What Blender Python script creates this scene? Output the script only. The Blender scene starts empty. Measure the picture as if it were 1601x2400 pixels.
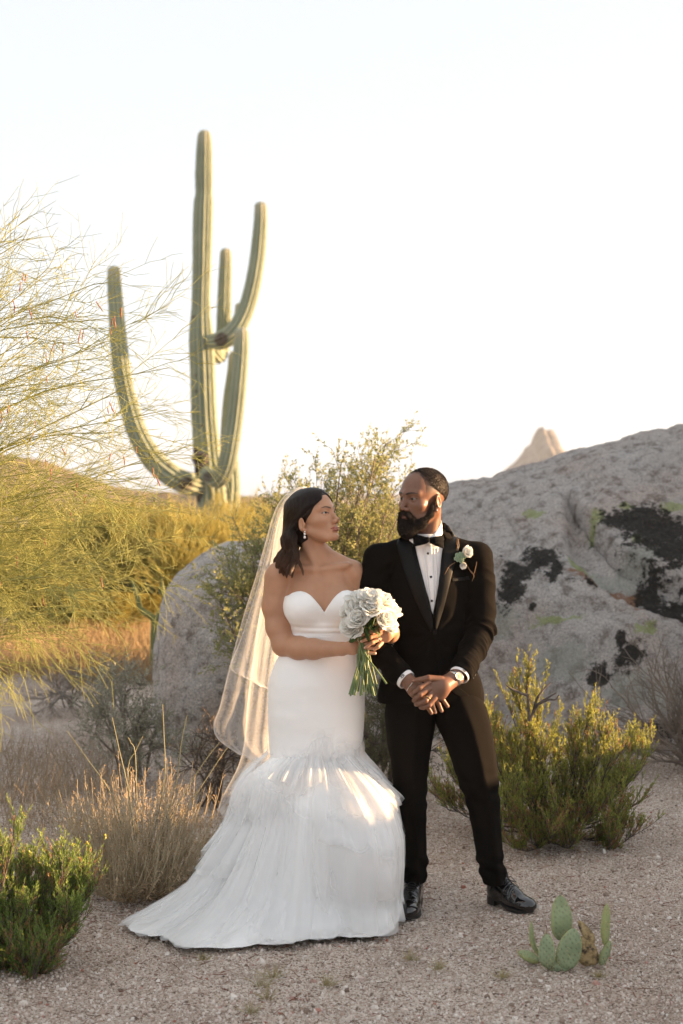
import bpy, math, random
import numpy as np
from mathutils import Vector, Matrix, Euler
from mathutils.bvhtree import BVHTree

random.seed(7)
RNG = np.random.default_rng(7)
R = math.radians
scene = bpy.context.scene
COL = scene.collection

# ------------------------------------------------------------------ camera
EYE = 1.72                      # height of the lens above the gravel
FPX, HORIZON, MIDX = 2400 * 50 / 36, 1165.0, 800.5   # 50 mm lens, measured on the 1601 x 2400 picture
cam_data = bpy.data.cameras.new('camera')
cam = bpy.data.objects.new('camera', cam_data)
COL.objects.link(cam)
cam.location = (0, 0, EYE)
cam.rotation_euler = (R(90), 0, 0)
cam_data.sensor_fit = 'VERTICAL'
cam_data.sensor_height = 36
cam_data.sensor_width = 24
cam_data.lens = 50
cam_data.shift_y = -35 / 2400 * 1.0
cam_data.clip_start = 0.05
cam_data.clip_end = 6000
cam_data.dof.use_dof = True
cam_data.dof.focus_distance = 5.95
cam_data.dof.aperture_fstop = 2.8
scene.camera = cam

# ------------------------------------------------------------------ sky, sun, exposure
SUN_EL, SUN_BEHIND = R(8.0), R(7.0)
world = bpy.data.worlds.new('World')
scene.world = world
world.use_nodes = True
wn = world.node_tree.nodes
wl = world.node_tree.links
bg = wn['Background']
sky = wn.new('ShaderNodeTexSky')
sky.sky_type = 'NISHITA'
sky.sun_disc = False
sky.sun_elevation = SUN_EL
sky.sun_rotation = R(90) - SUN_BEHIND
sky.altitude = 700
sky.air_density = 1.0
sky.dust_density = 3.0
sky.ozone_density = 1.0
grey = wn.new('ShaderNodeRGBToBW')
wl.new(sky.outputs[0], grey.inputs[0])
pale = wn.new('ShaderNodeMix')                # dust takes most of the blue out
pale.data_type = 'RGBA'
pale.inputs[0].default_value = 0.68
wl.new(sky.outputs[0], pale.inputs[6])
wl.new(grey.outputs[0], pale.inputs[7])
haze_mix = wn.new('ShaderNodeMix')          # thin even haze over the whole dome
haze_mix.data_type = 'RGBA'
haze_mix.inputs[0].default_value = 0.88
haze_mix.inputs[7].default_value = (1.02, 1.07, 1.13, 1)
wl.new(pale.outputs[2], haze_mix.inputs[6])
wl.new(haze_mix.outputs[2], bg.inputs['Color'])
bg.inputs['Strength'].default_value = 0.15
sun_data = bpy.data.lights.new('sun', 'SUN')
sun = bpy.data.objects.new('sun', sun_data)
COL.objects.link(sun)
sun_dir = Vector((math.cos(SUN_EL) * math.cos(SUN_BEHIND), math.cos(SUN_EL) * math.sin(SUN_BEHIND), math.sin(SUN_EL)))
sun.rotation_euler = sun_dir.to_track_quat('Z', 'Y').to_euler()
sun_data.energy = 4.2
sun_data.angle = R(1.0)
sun_data.color = (1.0, 0.62, 0.32)
scene.view_settings.view_transform = 'Standard'
scene.view_settings.look = 'None'
scene.view_settings.gamma = 1.0
scene.view_settings.exposure = 2.53
scene.view_settings.use_curve_mapping = False
scene.cycles.max_bounces = 8
scene.cycles.diffuse_bounces = 3
scene.cycles.glossy_bounces = 3
scene.cycles.transparent_max_bounces = 24
scene.cycles.use_adaptive_sampling = True
scene.cycles.adaptive_threshold = 0.02
scene.cycles.use_denoising = True
scene.cycles.volume_bounces = 0
scene.cycles.sample_clamp_indirect = 6


# ------------------------------------------------------------------ helpers
def at(px, py, Y):
    """the point at distance Y that the photograph shows at px, py"""
    return np.array(((px - MIDX) / FPX * Y, Y, EYE - (py - HORIZON) / FPX * Y))


def ground_y(py):
    return FPX * EYE / (py - HORIZON)


def pts(seq, Y):
    return np.array([at(p[0], p[1], Y + (p[2] if len(p) > 2 else 0)) for p in seq])


def tag(o, label=None, cat=None, group=None, kind=None):
    if label: o['label'] = label
    if cat: o['category'] = cat
    if group: o['group'] = group
    if kind: o['kind'] = kind
    return o


def thing(name, loc, label, cat, group=None):
    o = bpy.data.objects.new(name, None)
    COL.objects.link(o)
    o.location = loc
    return tag(o, label, cat, group)


def link(name, me, mat=None, parent=None, kind=None):
    o = bpy.data.objects.new(name, me)
    COL.objects.link(o)
    if mat is not None and not me.materials:
        for m in (mat if isinstance(mat, (list, tuple)) else [mat]):
            me.materials.append(m)
    if parent is not None:
        o.parent = parent
        o.matrix_parent_inverse = parent_world(parent).inverted()
    if kind: o['kind'] = kind
    return o


def parent_world(p):
    m = p.matrix_basis.copy()
    if p.parent is not None:
        m = parent_world(p.parent) @ p.matrix_parent_inverse @ m
    return m


def mesh(name, V, faces, attrs=None, smooth=True, mat_idx=None):
    """faces: one (n,k) array or a list of them"""
    if not isinstance(faces, (list, tuple)):
        faces = [faces]
    faces = [np.asarray(f, dtype=np.int32) for f in faces if len(f)]
    V = np.asarray(V, dtype=np.float32)
    me = bpy.data.meshes.new(name)
    me.vertices.add(len(V))
    me.vertices.foreach_set('co', V.ravel())
    loops = np.concatenate([f.ravel() for f in faces])
    counts = np.concatenate([np.full(len(f), f.shape[1], dtype=np.int32) for f in faces])
    starts = np.concatenate(([0], np.cumsum(counts)[:-1])).astype(np.int32)
    me.loops.add(len(loops))
    me.loops.foreach_set('vertex_index', loops)
    me.polygons.add(len(counts))
    me.polygons.foreach_set('loop_start', starts)
    me.polygons.foreach_set('loop_total', counts)
    if mat_idx is not None:
        me.polygons.foreach_set('material_index', np.asarray(mat_idx, dtype=np.int32))
    me.update(calc_edges=True)
    me.validate()
    me.polygons.foreach_set('use_smooth', np.full(len(me.polygons), smooth, dtype=bool))
    for k, a in (attrs or {}).items():
        a = np.asarray(a, dtype=np.float32)
        if a.ndim == 1:
            at_ = me.attributes.new(k, 'FLOAT', 'POINT')
            at_.data.foreach_set('value', a)
        else:
            if a.shape[1] == 3:
                a = np.concatenate([a, np.ones((len(a), 1), np.float32)], 1)
            at_ = me.attributes.new(k, 'FLOAT_COLOR', 'POINT')
            at_.data.foreach_set('color', a.ravel())
    return me


def obj(name, V, faces, mat, parent=None, attrs=None, smooth=True, kind=None, mat_idx=None):
    return link(name, mesh(name, V, faces, attrs, smooth, mat_idx), mat, parent, kind)


def join(*parts):
    """parts: (V, F) pairs with the same face size -> one pair"""
    Vs, Fs, n = [], [], 0
    for V, F in parts:
        Vs.append(V); Fs.append(np.asarray(F) + n); n += len(V)
    return np.concatenate(Vs), np.concatenate(Fs)


def copy_tree(o, parent=None, loc=None, rot=None):
    c = o.copy()
    COL.objects.link(c)
    if parent is not None:
        c.parent = parent
    if loc is not None: c.location = loc
    if rot is not None: c.rotation_euler = rot
    for ch in list(o.children):
        copy_tree(ch, c)
    return c


# ---- noise
def _hash(ix, iy, iz, seed):
    h = (ix.astype(np.uint32) * np.uint32(374761393) + iy.astype(np.uint32) * np.uint32(668265263)
         + iz.astype(np.uint32) * np.uint32(2147483647) + np.uint32(seed * 974711 + 13))
    h = (h ^ (h >> np.uint32(13))) * np.uint32(1274126177)
    h = h ^ (h >> np.uint32(16))
    return (h & np.uint32(0xFFFFFF)).astype(np.float32) / np.float32(0xFFFFFF)


def vnoise(p, seed=0):
    p = np.asarray(p, dtype=np.float32)
    i = np.floor(p).astype(np.int64)
    f = p - i
    u = f * f * (3 - 2 * f)
    out = 0
    for dx in (0, 1):
        wx = u[..., 0] if dx else 1 - u[..., 0]
        for dy in (0, 1):
            wy = u[..., 1] if dy else 1 - u[..., 1]
            for dz in (0, 1):
                wz = u[..., 2] if dz else 1 - u[..., 2]
                out = out + wx * wy * wz * _hash(i[..., 0] + dx, i[..., 1] + dy, i[..., 2] + dz, seed)
    return out * 2 - 1


def fbm(p, octaves=4, seed=0, gain=0.5):
    p = np.asarray(p, dtype=np.float32)
    a, s, out = 1.0, 0.0, 0
    for k in range(octaves):
        out = out + a * vnoise(p * (2.03 ** k) + 17.3 * k, seed + k)
        s += a
        a *= gain
    return out / s


def smooth01(x, a, b):
    t = np.clip((x - a) / (b - a), 0, 1)
    return t * t * (3 - 2 * t)


# ---- tubes, leaves, lofts
def norm(v):
    return v / np.maximum(np.linalg.norm(v, axis=-1, keepdims=True), 1e-9)


def tubes(P, Rad, sides=3):
    """P (N,S,3), Rad (N,S) -> V, F(quads)"""
    P = np.asarray(P, dtype=np.float32)
    N, S, _ = P.shape
    T = norm(np.gradient(P, axis=1))
    mean = norm(P[:, -1] - P[:, 0] + 1e-6)
    ref = np.where(np.abs(mean[:, 2:3]) > 0.8, np.array([[1.0, 0.1, 0]]), np.array([[0.1, 0.2, 1.0]]))
    ref = np.repeat(ref[:, None, :], S, 1)
    A = norm(np.cross(T, ref))
    B = np.cross(T, A)
    ang = np.arange(sides) / sides * 2 * math.pi
    ring = A[:, :, None, :] * np.cos(ang)[None, None, :, None] + B[:, :, None, :] * np.sin(ang)[None, None, :, None]
    V = P[:, :, None, :] + ring * np.asarray(Rad)[:, :, None, None]
    idx = np.arange(N * S * sides).reshape(N, S, sides)
    a = idx[:, :-1, :]
    b = np.roll(a, -1, axis=2)
    c = idx[:, 1:, :]
    d = np.roll(c, -1, axis=2)
    F = np.stack([a, c, d, b], -1).reshape(-1, 4)
    return V.reshape(-1, 3), F


def tube(path, rad, sides=10, steps=None, caps=True):
    """one tube through path with its own radii, resampled smoothly -> V, [quads, tris]"""
    path = np.asarray(path, dtype=float)
    rad = np.broadcast_to(np.asarray(rad, dtype=float), (len(path),))
    if steps:
        path, rad = spline(path, steps), spline(rad[:, None], steps)[:, 0]
    V, F = tubes(path[None], rad[None], sides)
    if not caps:
        return V, F
    n = len(V)
    V = np.concatenate([V, path[:1], path[-1:]])
    S = len(path)
    k = np.arange(sides)
    k2 = (k + 1) % sides
    last = (S - 1) * sides
    tri = np.concatenate([np.stack([k, k2, np.full(sides, n)], 1), np.stack([last + k2, last + k, np.full(sides, n + 1)], 1)])
    quads_from_tri = np.stack([tri[:, 0], tri[:, 1], tri[:, 2], tri[:, 2]], 1)
    return V, F if not len(tri) else np.concatenate([F, quads_from_tri])


def spline(Q, n):
    """Catmull-Rom through the rows of Q, n samples"""
    Q = np.asarray(Q, dtype=float)
    m = len(Q)
    if m < 3:
        t = np.linspace(0, 1, n)[:, None]
        return Q[0] * (1 - t) + Q[-1] * t
    E = np.concatenate([2 * Q[:1] - Q[1:2], Q, 2 * Q[-1:] - Q[-2:-1]])
    t = np.linspace(0, m - 1 - 1e-6, n)
    i = t.astype(int)
    f = (t - i)[:, None]
    p0, p1, p2, p3 = E[i], E[i + 1], E[i + 2], E[i + 3]
    return 0.5 * (2 * p1 + (p2 - p0) * f + (2 * p0 - 5 * p1 + 4 * p2 - p3) * f ** 2 + (3 * p1 - 3 * p2 + p3 - p0) * f ** 3)


def interp(x, table):
    """piecewise linear rows: table [(x, a, b, ...)] -> columns at x"""
    T = np.asarray(table, dtype=float)
    return [np.interp(x, T[:, 0], T[:, k]) for k in range(1, T.shape[1])]


def leaves(P, D, L, W, twist=None):
    """diamond leaves at P along D, length L, width W -> V, quads"""
    P = np.asarray(P, dtype=np.float32)
    n = len(P)
    D = norm(D)
    rnd = RNG.normal(size=(n, 3))
    S = norm(np.cross(D, rnd))
    N_ = np.cross(D, S)
    L = np.broadcast_to(L, (n,))[:, None]
    W = np.broadcast_to(W, (n,))[:, None]
    a = P
    b = P + D * L * 0.5 + S * W * 0.5 + N_ * L * 0.06
    c = P + D * L
    d = P + D * L * 0.5 - S * W * 0.5 + N_ * L * 0.06
    V = np.stack([a, b, c, d], 1).reshape(-1, 3)
    F = np.arange(4 * n).reshape(n, 4)
    return V, F


def grid_faces(nu, nv, close_u=False):
    """faces of an (nv rows, nu columns) vertex grid"""
    idx = np.arange(nu * nv).reshape(nv, nu)
    a, c = idx[:-1], idx[1:]
    if close_u:
        return np.stack([a, np.roll(a, -1, 1), np.roll(c, -1, 1), c], -1).reshape(-1, 4)
    return np.stack([a[:, :-1], a[:, 1:], c[:, 1:], c[:, :-1]], -1).reshape(-1, 4)


def transport(P):
    """tangents and two stable normals along one path"""
    T = norm(np.gradient(P, axis=0))
    A = np.zeros_like(P)
    a = np.cross(T[0], np.array([0.0, 1.0, 0.0]))
    if np.linalg.norm(a) < 0.2:
        a = np.cross(T[0], np.array([1.0, 0, 0]))
    a /= np.linalg.norm(a)
    for i in range(len(P)):
        a = a - T[i] * np.dot(a, T[i])
        a /= np.linalg.norm(a)
        A[i] = a
    return T, A, np.cross(T, A)


# ---- implicit surfaces: fields on a grid, then surface nets
class Field:
    def __init__(self, xs, ys, zs):
        self.xs, self.ys, self.zs = [np.asarray(a, dtype=np.float32) for a in (xs, ys, zs)]
        self.F = np.full((len(self.xs), len(self.ys), len(self.zs)), 0.5, dtype=np.float32)

    def box(self, lo, hi):
        s = []
        for a, l, h in zip((self.xs, self.ys, self.zs), lo, hi):
            i0, i1 = np.searchsorted(a, l), np.searchsorted(a, h)
            s.append(slice(max(i0 - 1, 0), min(i1 + 1, len(a))))
        X = self.xs[s[0]][:, None, None]
        Y = self.ys[s[1]][None, :, None]
        Z = self.zs[s[2]][None, None, :]
        return tuple(s), X, Y, Z

    def put(self, fn, lo, hi, k=0.01, mode='add'):
        s, X, Y, Z = self.box(np.asarray(lo) - k * 1.3 - 0.008, np.asarray(hi) + k * 1.3 + 0.008)
        if self.F[s].size == 0: return
        d = np.asarray(fn(X, Y, Z), dtype=np.float32)
        f = self.F[s]
        if mode == 'add':
            h = np.maximum(k - np.abs(f - d), 0) / max(k, 1e-6)
            self.F[s] = np.minimum(f, d) - h * h * k * 0.25
        elif mode == 'sub':
            d = -d
            h = np.maximum(k - np.abs(f - d), 0) / max(k, 1e-6)
            self.F[s] = np.maximum(f, d) + h * h * k * 0.25
        else:
            self.F[s] = np.maximum(f, d)

    def cone(self, a, b, ra, rb, k=0.01, mode='add', flat=None):
        """rounded cone between a and b; flat=(axis vector, factor) squashes it"""
        a, b = np.asarray(a, float), np.asarray(b, float)
        r = max(ra, rb)
        self.put(lambda X, Y, Z: sd_cone(X, Y, Z, a, b, ra, rb), np.minimum(a, b) - r, np.maximum(a, b) + r, k, mode)

    def path(self, Q, rad, k=0.01):
        for i in range(len(Q) - 1):
            self.cone(Q[i], Q[i + 1], rad[i], rad[i + 1], k)

    def ball(self, c, r, rot=None, k=0.01, mode='add'):
        c = np.asarray(c, float)
        r = np.broadcast_to(np.asarray(r, float), (3,))
        m = r.max()
        self.put(lambda X, Y, Z: sd_ell(X, Y, Z, c, r, rot), c - m, c + m, k, mode)

    def mesh(self):
        return surface_nets(self.F, self.xs, self.ys, self.zs)


def sd_cone(X, Y, Z, a, b, ra, rb):
    ab = b - a
    L2 = float(ab @ ab) + 1e-12
    t = np.clip(((X - a[0]) * ab[0] + (Y - a[1]) * ab[1] + (Z - a[2]) * ab[2]) / L2, 0, 1)
    dx, dy, dz = X - a[0] - t * ab[0], Y - a[1] - t * ab[1], Z - a[2] - t * ab[2]
    return np.sqrt(dx * dx + dy * dy + dz * dz) - (ra + (rb - ra) * t)


def sd_ell(X, Y, Z, c, r, rot=None):
    x, y, z = X - c[0], Y - c[1], Z - c[2]
    if rot is not None:
        M = np.asarray(rot)          # world = M @ local
        x, y, z = (M[0, 0] * x + M[1, 0] * y + M[2, 0] * z, M[0, 1] * x + M[1, 1] * y + M[2, 1] * z, M[0, 2] * x + M[1, 2] * y + M[2, 2] * z)
    k0 = np.sqrt((x / r[0]) ** 2 + (y / r[1]) ** 2 + (z / r[2]) ** 2)
    k1 = np.sqrt((x / r[0] ** 2) ** 2 + (y / r[1] ** 2) ** 2 + (z / r[2] ** 2) ** 2)
    return k0 * (k0 - 1) / np.maximum(k1, 1e-6)


def surface_nets(F, xs, ys, zs):
    S = F < 0
    nx, ny, nz = F.shape
    cnt = np.zeros((nx - 1, ny - 1, nz - 1), dtype=np.int8)
    for i in (0, 1):
        for j in (0, 1):
            for k in (0, 1):
                cnt += S[i:nx - 1 + i, j:ny - 1 + j, k:nz - 1 + k]
    act = (cnt > 0) & (cnt < 8)
    I, J, K = np.nonzero(act)
    pos = np.zeros((len(I), 3), np.float64)
    num = np.zeros(len(I))
    C = [(0, 0, 0), (1, 0, 0), (0, 1, 0), (1, 1, 0), (0, 0, 1), (1, 0, 1), (0, 1, 1), (1, 1, 1)]
    for a in range(8):
        for b in range(a + 1, 8):
            if sum(abs(C[a][q] - C[b][q]) for q in range(3)) != 1: continue
            ia, ja, ka = I + C[a][0], J + C[a][1], K + C[a][2]
            ib, jb, kb = I + C[b][0], J + C[b][1], K + C[b][2]
            fa, fb = F[ia, ja, ka], F[ib, jb, kb]
            m = (fa < 0) != (fb < 0)
            t = np.where(m, fa / np.where(m, fa - fb, 1), 0)
            pa = np.stack([xs[ia], ys[ja], zs[ka]], 1)
            pb = np.stack([xs[ib], ys[jb], zs[kb]], 1)
            pos += np.where(m[:, None], pa + (pb - pa) * t[:, None], 0)
            num += m
    V = pos / num[:, None]
    idx = np.full(act.shape, -1, dtype=np.int64)
    idx[I, J, K] = np.arange(len(I))
    quads = []
    # edges along x
    for ax in range(3):
        if ax == 0:
            s0, s1 = S[:-1, 1:-1, 1:-1], S[1:, 1:-1, 1:-1]
            q = [idx[:, :-1, :-1], idx[:, 1:, :-1], idx[:, 1:, 1:], idx[:, :-1, 1:]]
        elif ax == 1:
            s0, s1 = S[1:-1, :-1, 1:-1], S[1:-1, 1:, 1:-1]
            q = [idx[:-1, :, :-1], idx[:-1, :, 1:], idx[1:, :, 1:], idx[1:, :, :-1]]
        else:
            s0, s1 = S[1:-1, 1:-1, :-1], S[1:-1, 1:-1, 1:]
            q = [idx[:-1, :-1, :], idx[1:, :-1, :], idx[1:, 1:, :], idx[:-1, 1:, :]]
        for flip, m in ((False, s0 & ~s1), (True, ~s0 & s1)):
            w = np.stack([a[m] for a in q], 1)
            quads.append(w[:, ::-1] if flip else w)
    return V, np.concatenate(quads)


def vertex_normals(V, F):
    n = np.zeros_like(V)
    d1, d2 = V[F[:, 2]] - V[F[:, 0]], V[F[:, 3 if F.shape[1] > 3 else 1]] - V[F[:, 1]]
    fn = np.cross(d1, d2)
    for k in range(F.shape[1]):
        np.add.at(n, F[:, k], fn)
    return norm(n)


def bvh(V, F):
    return BVHTree.FromPolygons([tuple(v) for v in V], [tuple(int(i) for i in f) for f in F])


def rot_z(a):
    c, s = math.cos(a), math.sin(a)
    return np.array([[c, -s, 0], [s, c, 0], [0, 0, 1]])


def rot_x(a):
    c, s = math.cos(a), math.sin(a)
    return np.array([[1, 0, 0], [0, c, -s], [0, s, c]])


def rot_y(a):
    c, s = math.cos(a), math.sin(a)
    return np.array([[c, 0, s], [0, 1, 0], [-s, 0, c]])


# ---- materials
class Mat:
    def __init__(self, name, color=(0.5, 0.5, 0.5), rough=0.6, **kw):
        self.m = bpy.data.materials.new(name)
        self.m.use_nodes = True
        self.nt = self.m.node_tree
        self.b = self.nt.nodes['Principled BSDF']
        self.out = self.nt.nodes['Material Output']
        self.b.inputs['Base Color'].default_value = (*color, 1)
        self.b.inputs['Roughness'].default_value = rough
        for k, v in kw.items():
            self.b.inputs[k.replace('_', ' ')].default_value = v

    def n(self, typ, **kw):
        n = self.nt.nodes.new(typ)
        for k, v in kw.items():
            if k.startswith('i_'):
                key = k[2:].replace('_', ' ')
                n.inputs[int(key) if key.isdigit() else key].default_value = v
            else:
                setattr(n, k, v)
        return n

    def l(self, a, b):
        self.nt.links.new(a, b)
        return self

    def coord(self, which='Object'):
        if not hasattr(self, '_tc'):
            self._tc = self.n('ShaderNodeTexCoord')
        return self._tc.outputs[which]

    def noise(self, scale, detail=4, rough=0.55, dist=0.0, vec=None):
        n = self.n('ShaderNodeTexNoise', i_Scale=scale, i_Detail=detail, i_Roughness=rough, i_Distortion=dist)
        self.l(vec or self.coord(), n.inputs['Vector'])
        return n.outputs['Fac']

    def ramp(self, fac, stops):
        r = self.n('ShaderNodeValToRGB')
        el = r.color_ramp.elements
        while len(el) < len(stops): el.new(0.5)
        for e, (p, c) in zip(el, stops):
            e.position = p
            e.color = (*c, 1) if len(c) == 3 else c
        self.l(fac, r.inputs[0])
        return r.outputs[0]

    def mix(self, fac, a, b, mode='MIX'):
        m = self.n('ShaderNodeMix', data_type='RGBA', blend_type=mode)
        for v, i in ((fac, 0), (a, 6), (b, 7)):
            if isinstance(v, (int, float)): m.inputs[i].default_value = v
            elif isinstance(v, tuple): m.inputs[i].default_value = (*v, 1)
            else: self.l(v, m.inputs[i])
        return m.outputs[2]

    def math(self, op, a, b=0.0, clamp=False):
        m = self.n('ShaderNodeMath', operation=op, use_clamp=clamp)
        for v, i in ((a, 0), (b, 1)):
            if isinstance(v, (int, float)): m.inputs[i].default_value = v
            else: self.l(v, m.inputs[i])
        return m.outputs[0]

    def attr(self, name, out='Fac'):
        return self.n('ShaderNodeAttribute', attribute_name=name).outputs[out]

    def base(self, sock):
        self.l(sock, self.b.inputs['Base Color'])
        return self

    def bump(self, height, strength=0.4, dist=0.01):
        b = self.n('ShaderNodeBump', i_Strength=strength, i_Distance=dist)
        self.l(height, b.inputs['Height'])
        self.l(b.outputs[0], self.b.inputs['Normal'])
        return self

    def translucent(self, color_sock, amount=0.35):
        t = self.n('ShaderNodeBsdfTranslucent')
        if isinstance(color_sock, tuple): t.inputs[0].default_value = (*color_sock, 1)
        else: self.l(color_sock, t.inputs[0])
        m = self.n('ShaderNodeMixShader', i_Fac=amount)
        self.l(self.b.outputs[0], m.inputs[1]).l(t.outputs[0], m.inputs[2]).l(m.outputs[0], self.out.inputs[0])
        return self


def plant_mat(name, dark, light, tip=None, rough=0.55, trans=0.35, scale=3.0):
    """foliage colour that varies from clump to clump and, through the attribute 'age', along the shoot"""
    M = Mat(name, dark, rough)
    c = M.ramp(M.noise(scale, 2), [(0.35, dark), (0.65, light)])
    if tip is not None:
        c = M.mix(M.attr('age'), c, tip)
    M.base(c)
    M.b.inputs['Specular IOR Level'].default_value = 0.25
    if trans: M.translucent(c, trans)
    return M.m
# ================================================================== the setting
# ---- ground
def ground_h(x, y):
    p = np.stack([x, y, np.zeros_like(x)], -1)
    near = smooth01(y, 60, 12)
    h = 0.022 * fbm(p * 0.9, 3, 3) * near + 0.010 * vnoise(p * 5.0, 9) * smooth01(y, 16, 8)
    bank = smooth01(y, 6.6, 9.0) * smooth01(y, 26, 12) * smooth01(x, -0.6, -1.8)
    h = h + bank * (0.05 * np.sin(y * 3.6 + x * 0.8) ** 3 * smooth01(y, 10.5, 8.5) + 0.05 * vnoise(p * 1.7, 4))
    return h + 0.4 * vnoise(p * 0.02, 5) * smooth01(y, 60, 200) - 0.006


def axis(parts):
    out = []
    for a, b, n in parts:
        out.append(np.linspace(a, b, n, endpoint=False))
    return np.concatenate(out + [np.array([parts[-1][1]])])


gx = axis([(-900, -300, 6), (-300, -30, 14), (-30, -5, 40), (-5, 5, 260), (5, 30, 40), (30, 300, 14), (300, 900, 6)])
gy = axis([(-60, 2, 20), (2, 10, 230), (10, 20, 120), (20, 80, 60), (80, 400, 20), (400, 1000, 6)])
GX, GY = np.meshgrid(gx, gy)
M = Mat('gravel_soil', (0.3, 0.24, 0.2), 0.95)
vor = M.n('ShaderNodeTexVoronoi', i_Scale=150.0, i_Randomness=1.0)
M.l(M.coord(), vor.inputs['Vector'])
sep = M.n('ShaderNodeSeparateColor')
M.l(vor.outputs['Color'], sep.inputs[0])
stone = M.ramp(sep.outputs[0], [(0.0, (0.12, 0.082, 0.058)), (0.3, (0.40, 0.315, 0.25)), (0.6, (0.53, 0.445, 0.38)), (0.85, (0.62, 0.55, 0.49)), (1.0, (0.62, 0.58, 0.53))])
patch = M.ramp(M.noise(1.3, 5, 0.6), [(0.38, (0.74, 0.69, 0.65)), (0.62, (1.0, 1.0, 1.0))])
c = M.mix(1.0, stone, patch, 'MULTIPLY')
dirt = M.ramp(M.noise(2.6, 5, 0.65), [(0.52, (0, 0, 0)), (0.68, (1, 1, 1))])
c = M.mix(M.math('MULTIPLY', dirt, 0.6), c, (0.17, 0.112, 0.078))
dust = M.ramp(M.noise(0.7, 4, 0.6), [(0.40, (0.97, 0.95, 0.93)), (0.62, (1.16, 1.15, 1.14))])
c = M.mix(1.0, c, dust, 'MULTIPLY')
M.base(c)
M.bump(M.math('ADD', vor.outputs['Distance'], M.noise(420, 2)), 0.7, 0.006)
ground_mat = M.m
obj('ground', np.stack([GX, GY, ground_h(GX, GY)], -1).reshape(-1, 3), grid_faces(len(gx), len(gy)), ground_mat, kind='structure')

# ---- gravel: loose angular stones lying on the ground
def gravel(n, area, smin, smax, seed):
    g = np.random.default_rng(seed)
    x = g.uniform(area[0], area[1], n)
    y = area[2] + (area[3] - area[2]) * g.uniform(0, 1, n) ** 1.5
    s = smin + (smax - smin) * g.uniform(0, 1, n) ** 3
    cube = np.array([[-1, -1, -1], [1, -1, -1], [1, 1, -1], [-1, 1, -1], [-1, -1, 1], [1, -1, 1], [1, 1, 1], [-1, 1, 1]], float)
    f = np.array([[0, 3, 2, 1], [4, 5, 6, 7], [0, 1, 5, 4], [1, 2, 6, 5], [2, 3, 7, 6], [3, 0, 4, 7]])
    V = cube[None] * (1 + g.uniform(-0.5, 0.25, (n, 8, 3))) * np.array([1, 0.8, 0.62])
    V[:, 4:, :2] *= 0.75
    a = g.uniform(0, 6.28, n)
    ca, sa = np.cos(a)[:, None], np.sin(a)[:, None]
    tilt = g.normal(0, 0.35, (n, 1))
    X, Y, Z = V[..., 0], V[..., 1], V[..., 2] + V[..., 0] * tilt
    V = np.stack([X * ca - Y * sa, X * sa + Y * ca, Z], -1) * (s / 2)[:, None, None]
    V += np.stack([x, y, ground_h(x, y) + s * 0.16], -1)[:, None, :]
    F = f[None] + (np.arange(n) * 8)[:, None, None]
    tone = np.repeat(g.uniform(0, 1, n), 8)
    return V.reshape(-1, 3), F.reshape(-1, 4), tone


gv = [gravel(62000, (-1.75, 1.75, 4.3, 7.6), 0.004, 0.013, 1), gravel(16000, (-3.2, 2.4, 7.4, 10.0), 0.007, 0.016, 2), gravel(1500, (-1.7, 1.7, 4.4, 8.0), 0.012, 0.028, 3)]
V, F = join(*[(v, f) for v, f, t in gv])
M = Mat('loose_stone', (0.4, 0.32, 0.28), 0.9)
M.base(M.ramp(M.attr('tone'), [(0.0, (0.12, 0.082, 0.06)), (0.12, (0.37, 0.275, 0.215)), (0.45, (0.53, 0.44, 0.375)), (0.75, (0.62, 0.545, 0.485)), (0.93, (0.68, 0.62, 0.565)), (1.0, (0.30, 0.10, 0.06))]))
obj('gravel', V, F, M.m, attrs={'tone': np.concatenate([t for _, _, t in gv])}, smooth=False, kind='stuff')

# ---- far land
def ridge(name, line, Y, depth, mat, seed, rough, kind='structure', below=-3.0, nx=220, ny=60, fscale=1.0):
    """hill whose skyline follows the line of picture points at distance Y"""
    L = pts(line, Y)
    xs = np.linspace(L[0, 0], L[-1, 0], nx)
    top = np.interp(xs, L[:, 0], L[:, 2])
    v = np.linspace(-1, 1, ny)
    X, Vv = np.meshgrid(xs, v)
    prof = (1 - np.abs(Vv) ** 1.25)
    Z = below + (np.broadcast_to(top, X.shape) - below) * prof
    Yy = Y + Vv * depth
    p = np.stack([X, Yy, Z], -1)
    n = fbm(p * fscale, 5, seed)
    Z = Z + n * rough * (1 - prof ** 6 * 0.7)
    Yy = Yy + fbm(p * fscale * 1.3 + 50, 4, seed + 3) * rough * 2
    X = X + fbm(p * fscale * 1.1 + 90, 4, seed + 5) * rough * 0.6
    return obj(name, np.stack([X, Yy, Z], -1).reshape(-1, 3), grid_faces(nx, ny), mat, kind=kind)


M = Mat('far_granite', (0.33, 0.25, 0.2), 0.95)
M.base(M.ramp(M.noise(0.12, 6, 0.7), [(0.3, (0.10, 0.085, 0.07)), (0.5, (0.24, 0.20, 0.165)), (0.7, (0.34, 0.29, 0.24))]))
M.bump(M.noise(0.4, 6, 0.7), 1.0, 2.0)
peak_mat = M.m
ridge('mountain', [(900, 1172), (1080, 1150), (1130, 1130), (1160, 1117), (1187, 1097), (1205, 1084), (1214, 1074), (1226, 1060), (1232, 1048), (1246, 1039), (1250, 1023), (1257, 1012), (1263, 1003), (1273, 1001), (1279, 1009), (1287, 1007), (1298, 1009),
                   (1303, 1024), (1310, 1043), (1320, 1056), (1340, 1064), (1362, 1075), (1420, 1100), (1500, 1135), (1640, 1165)], 620, 70, peak_mat, 21, 1.7, nx=420, ny=90, fscale=0.09)
M = Mat('hill_soil', (0.2, 0.15, 0.09), 0.95)
M.base(M.ramp(M.noise(0.7, 6, 0.75), [(0.40, (0.085, 0.085, 0.035)), (0.52, (0.20, 0.15, 0.075)), (0.66, (0.30, 0.215, 0.125))]))
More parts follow.
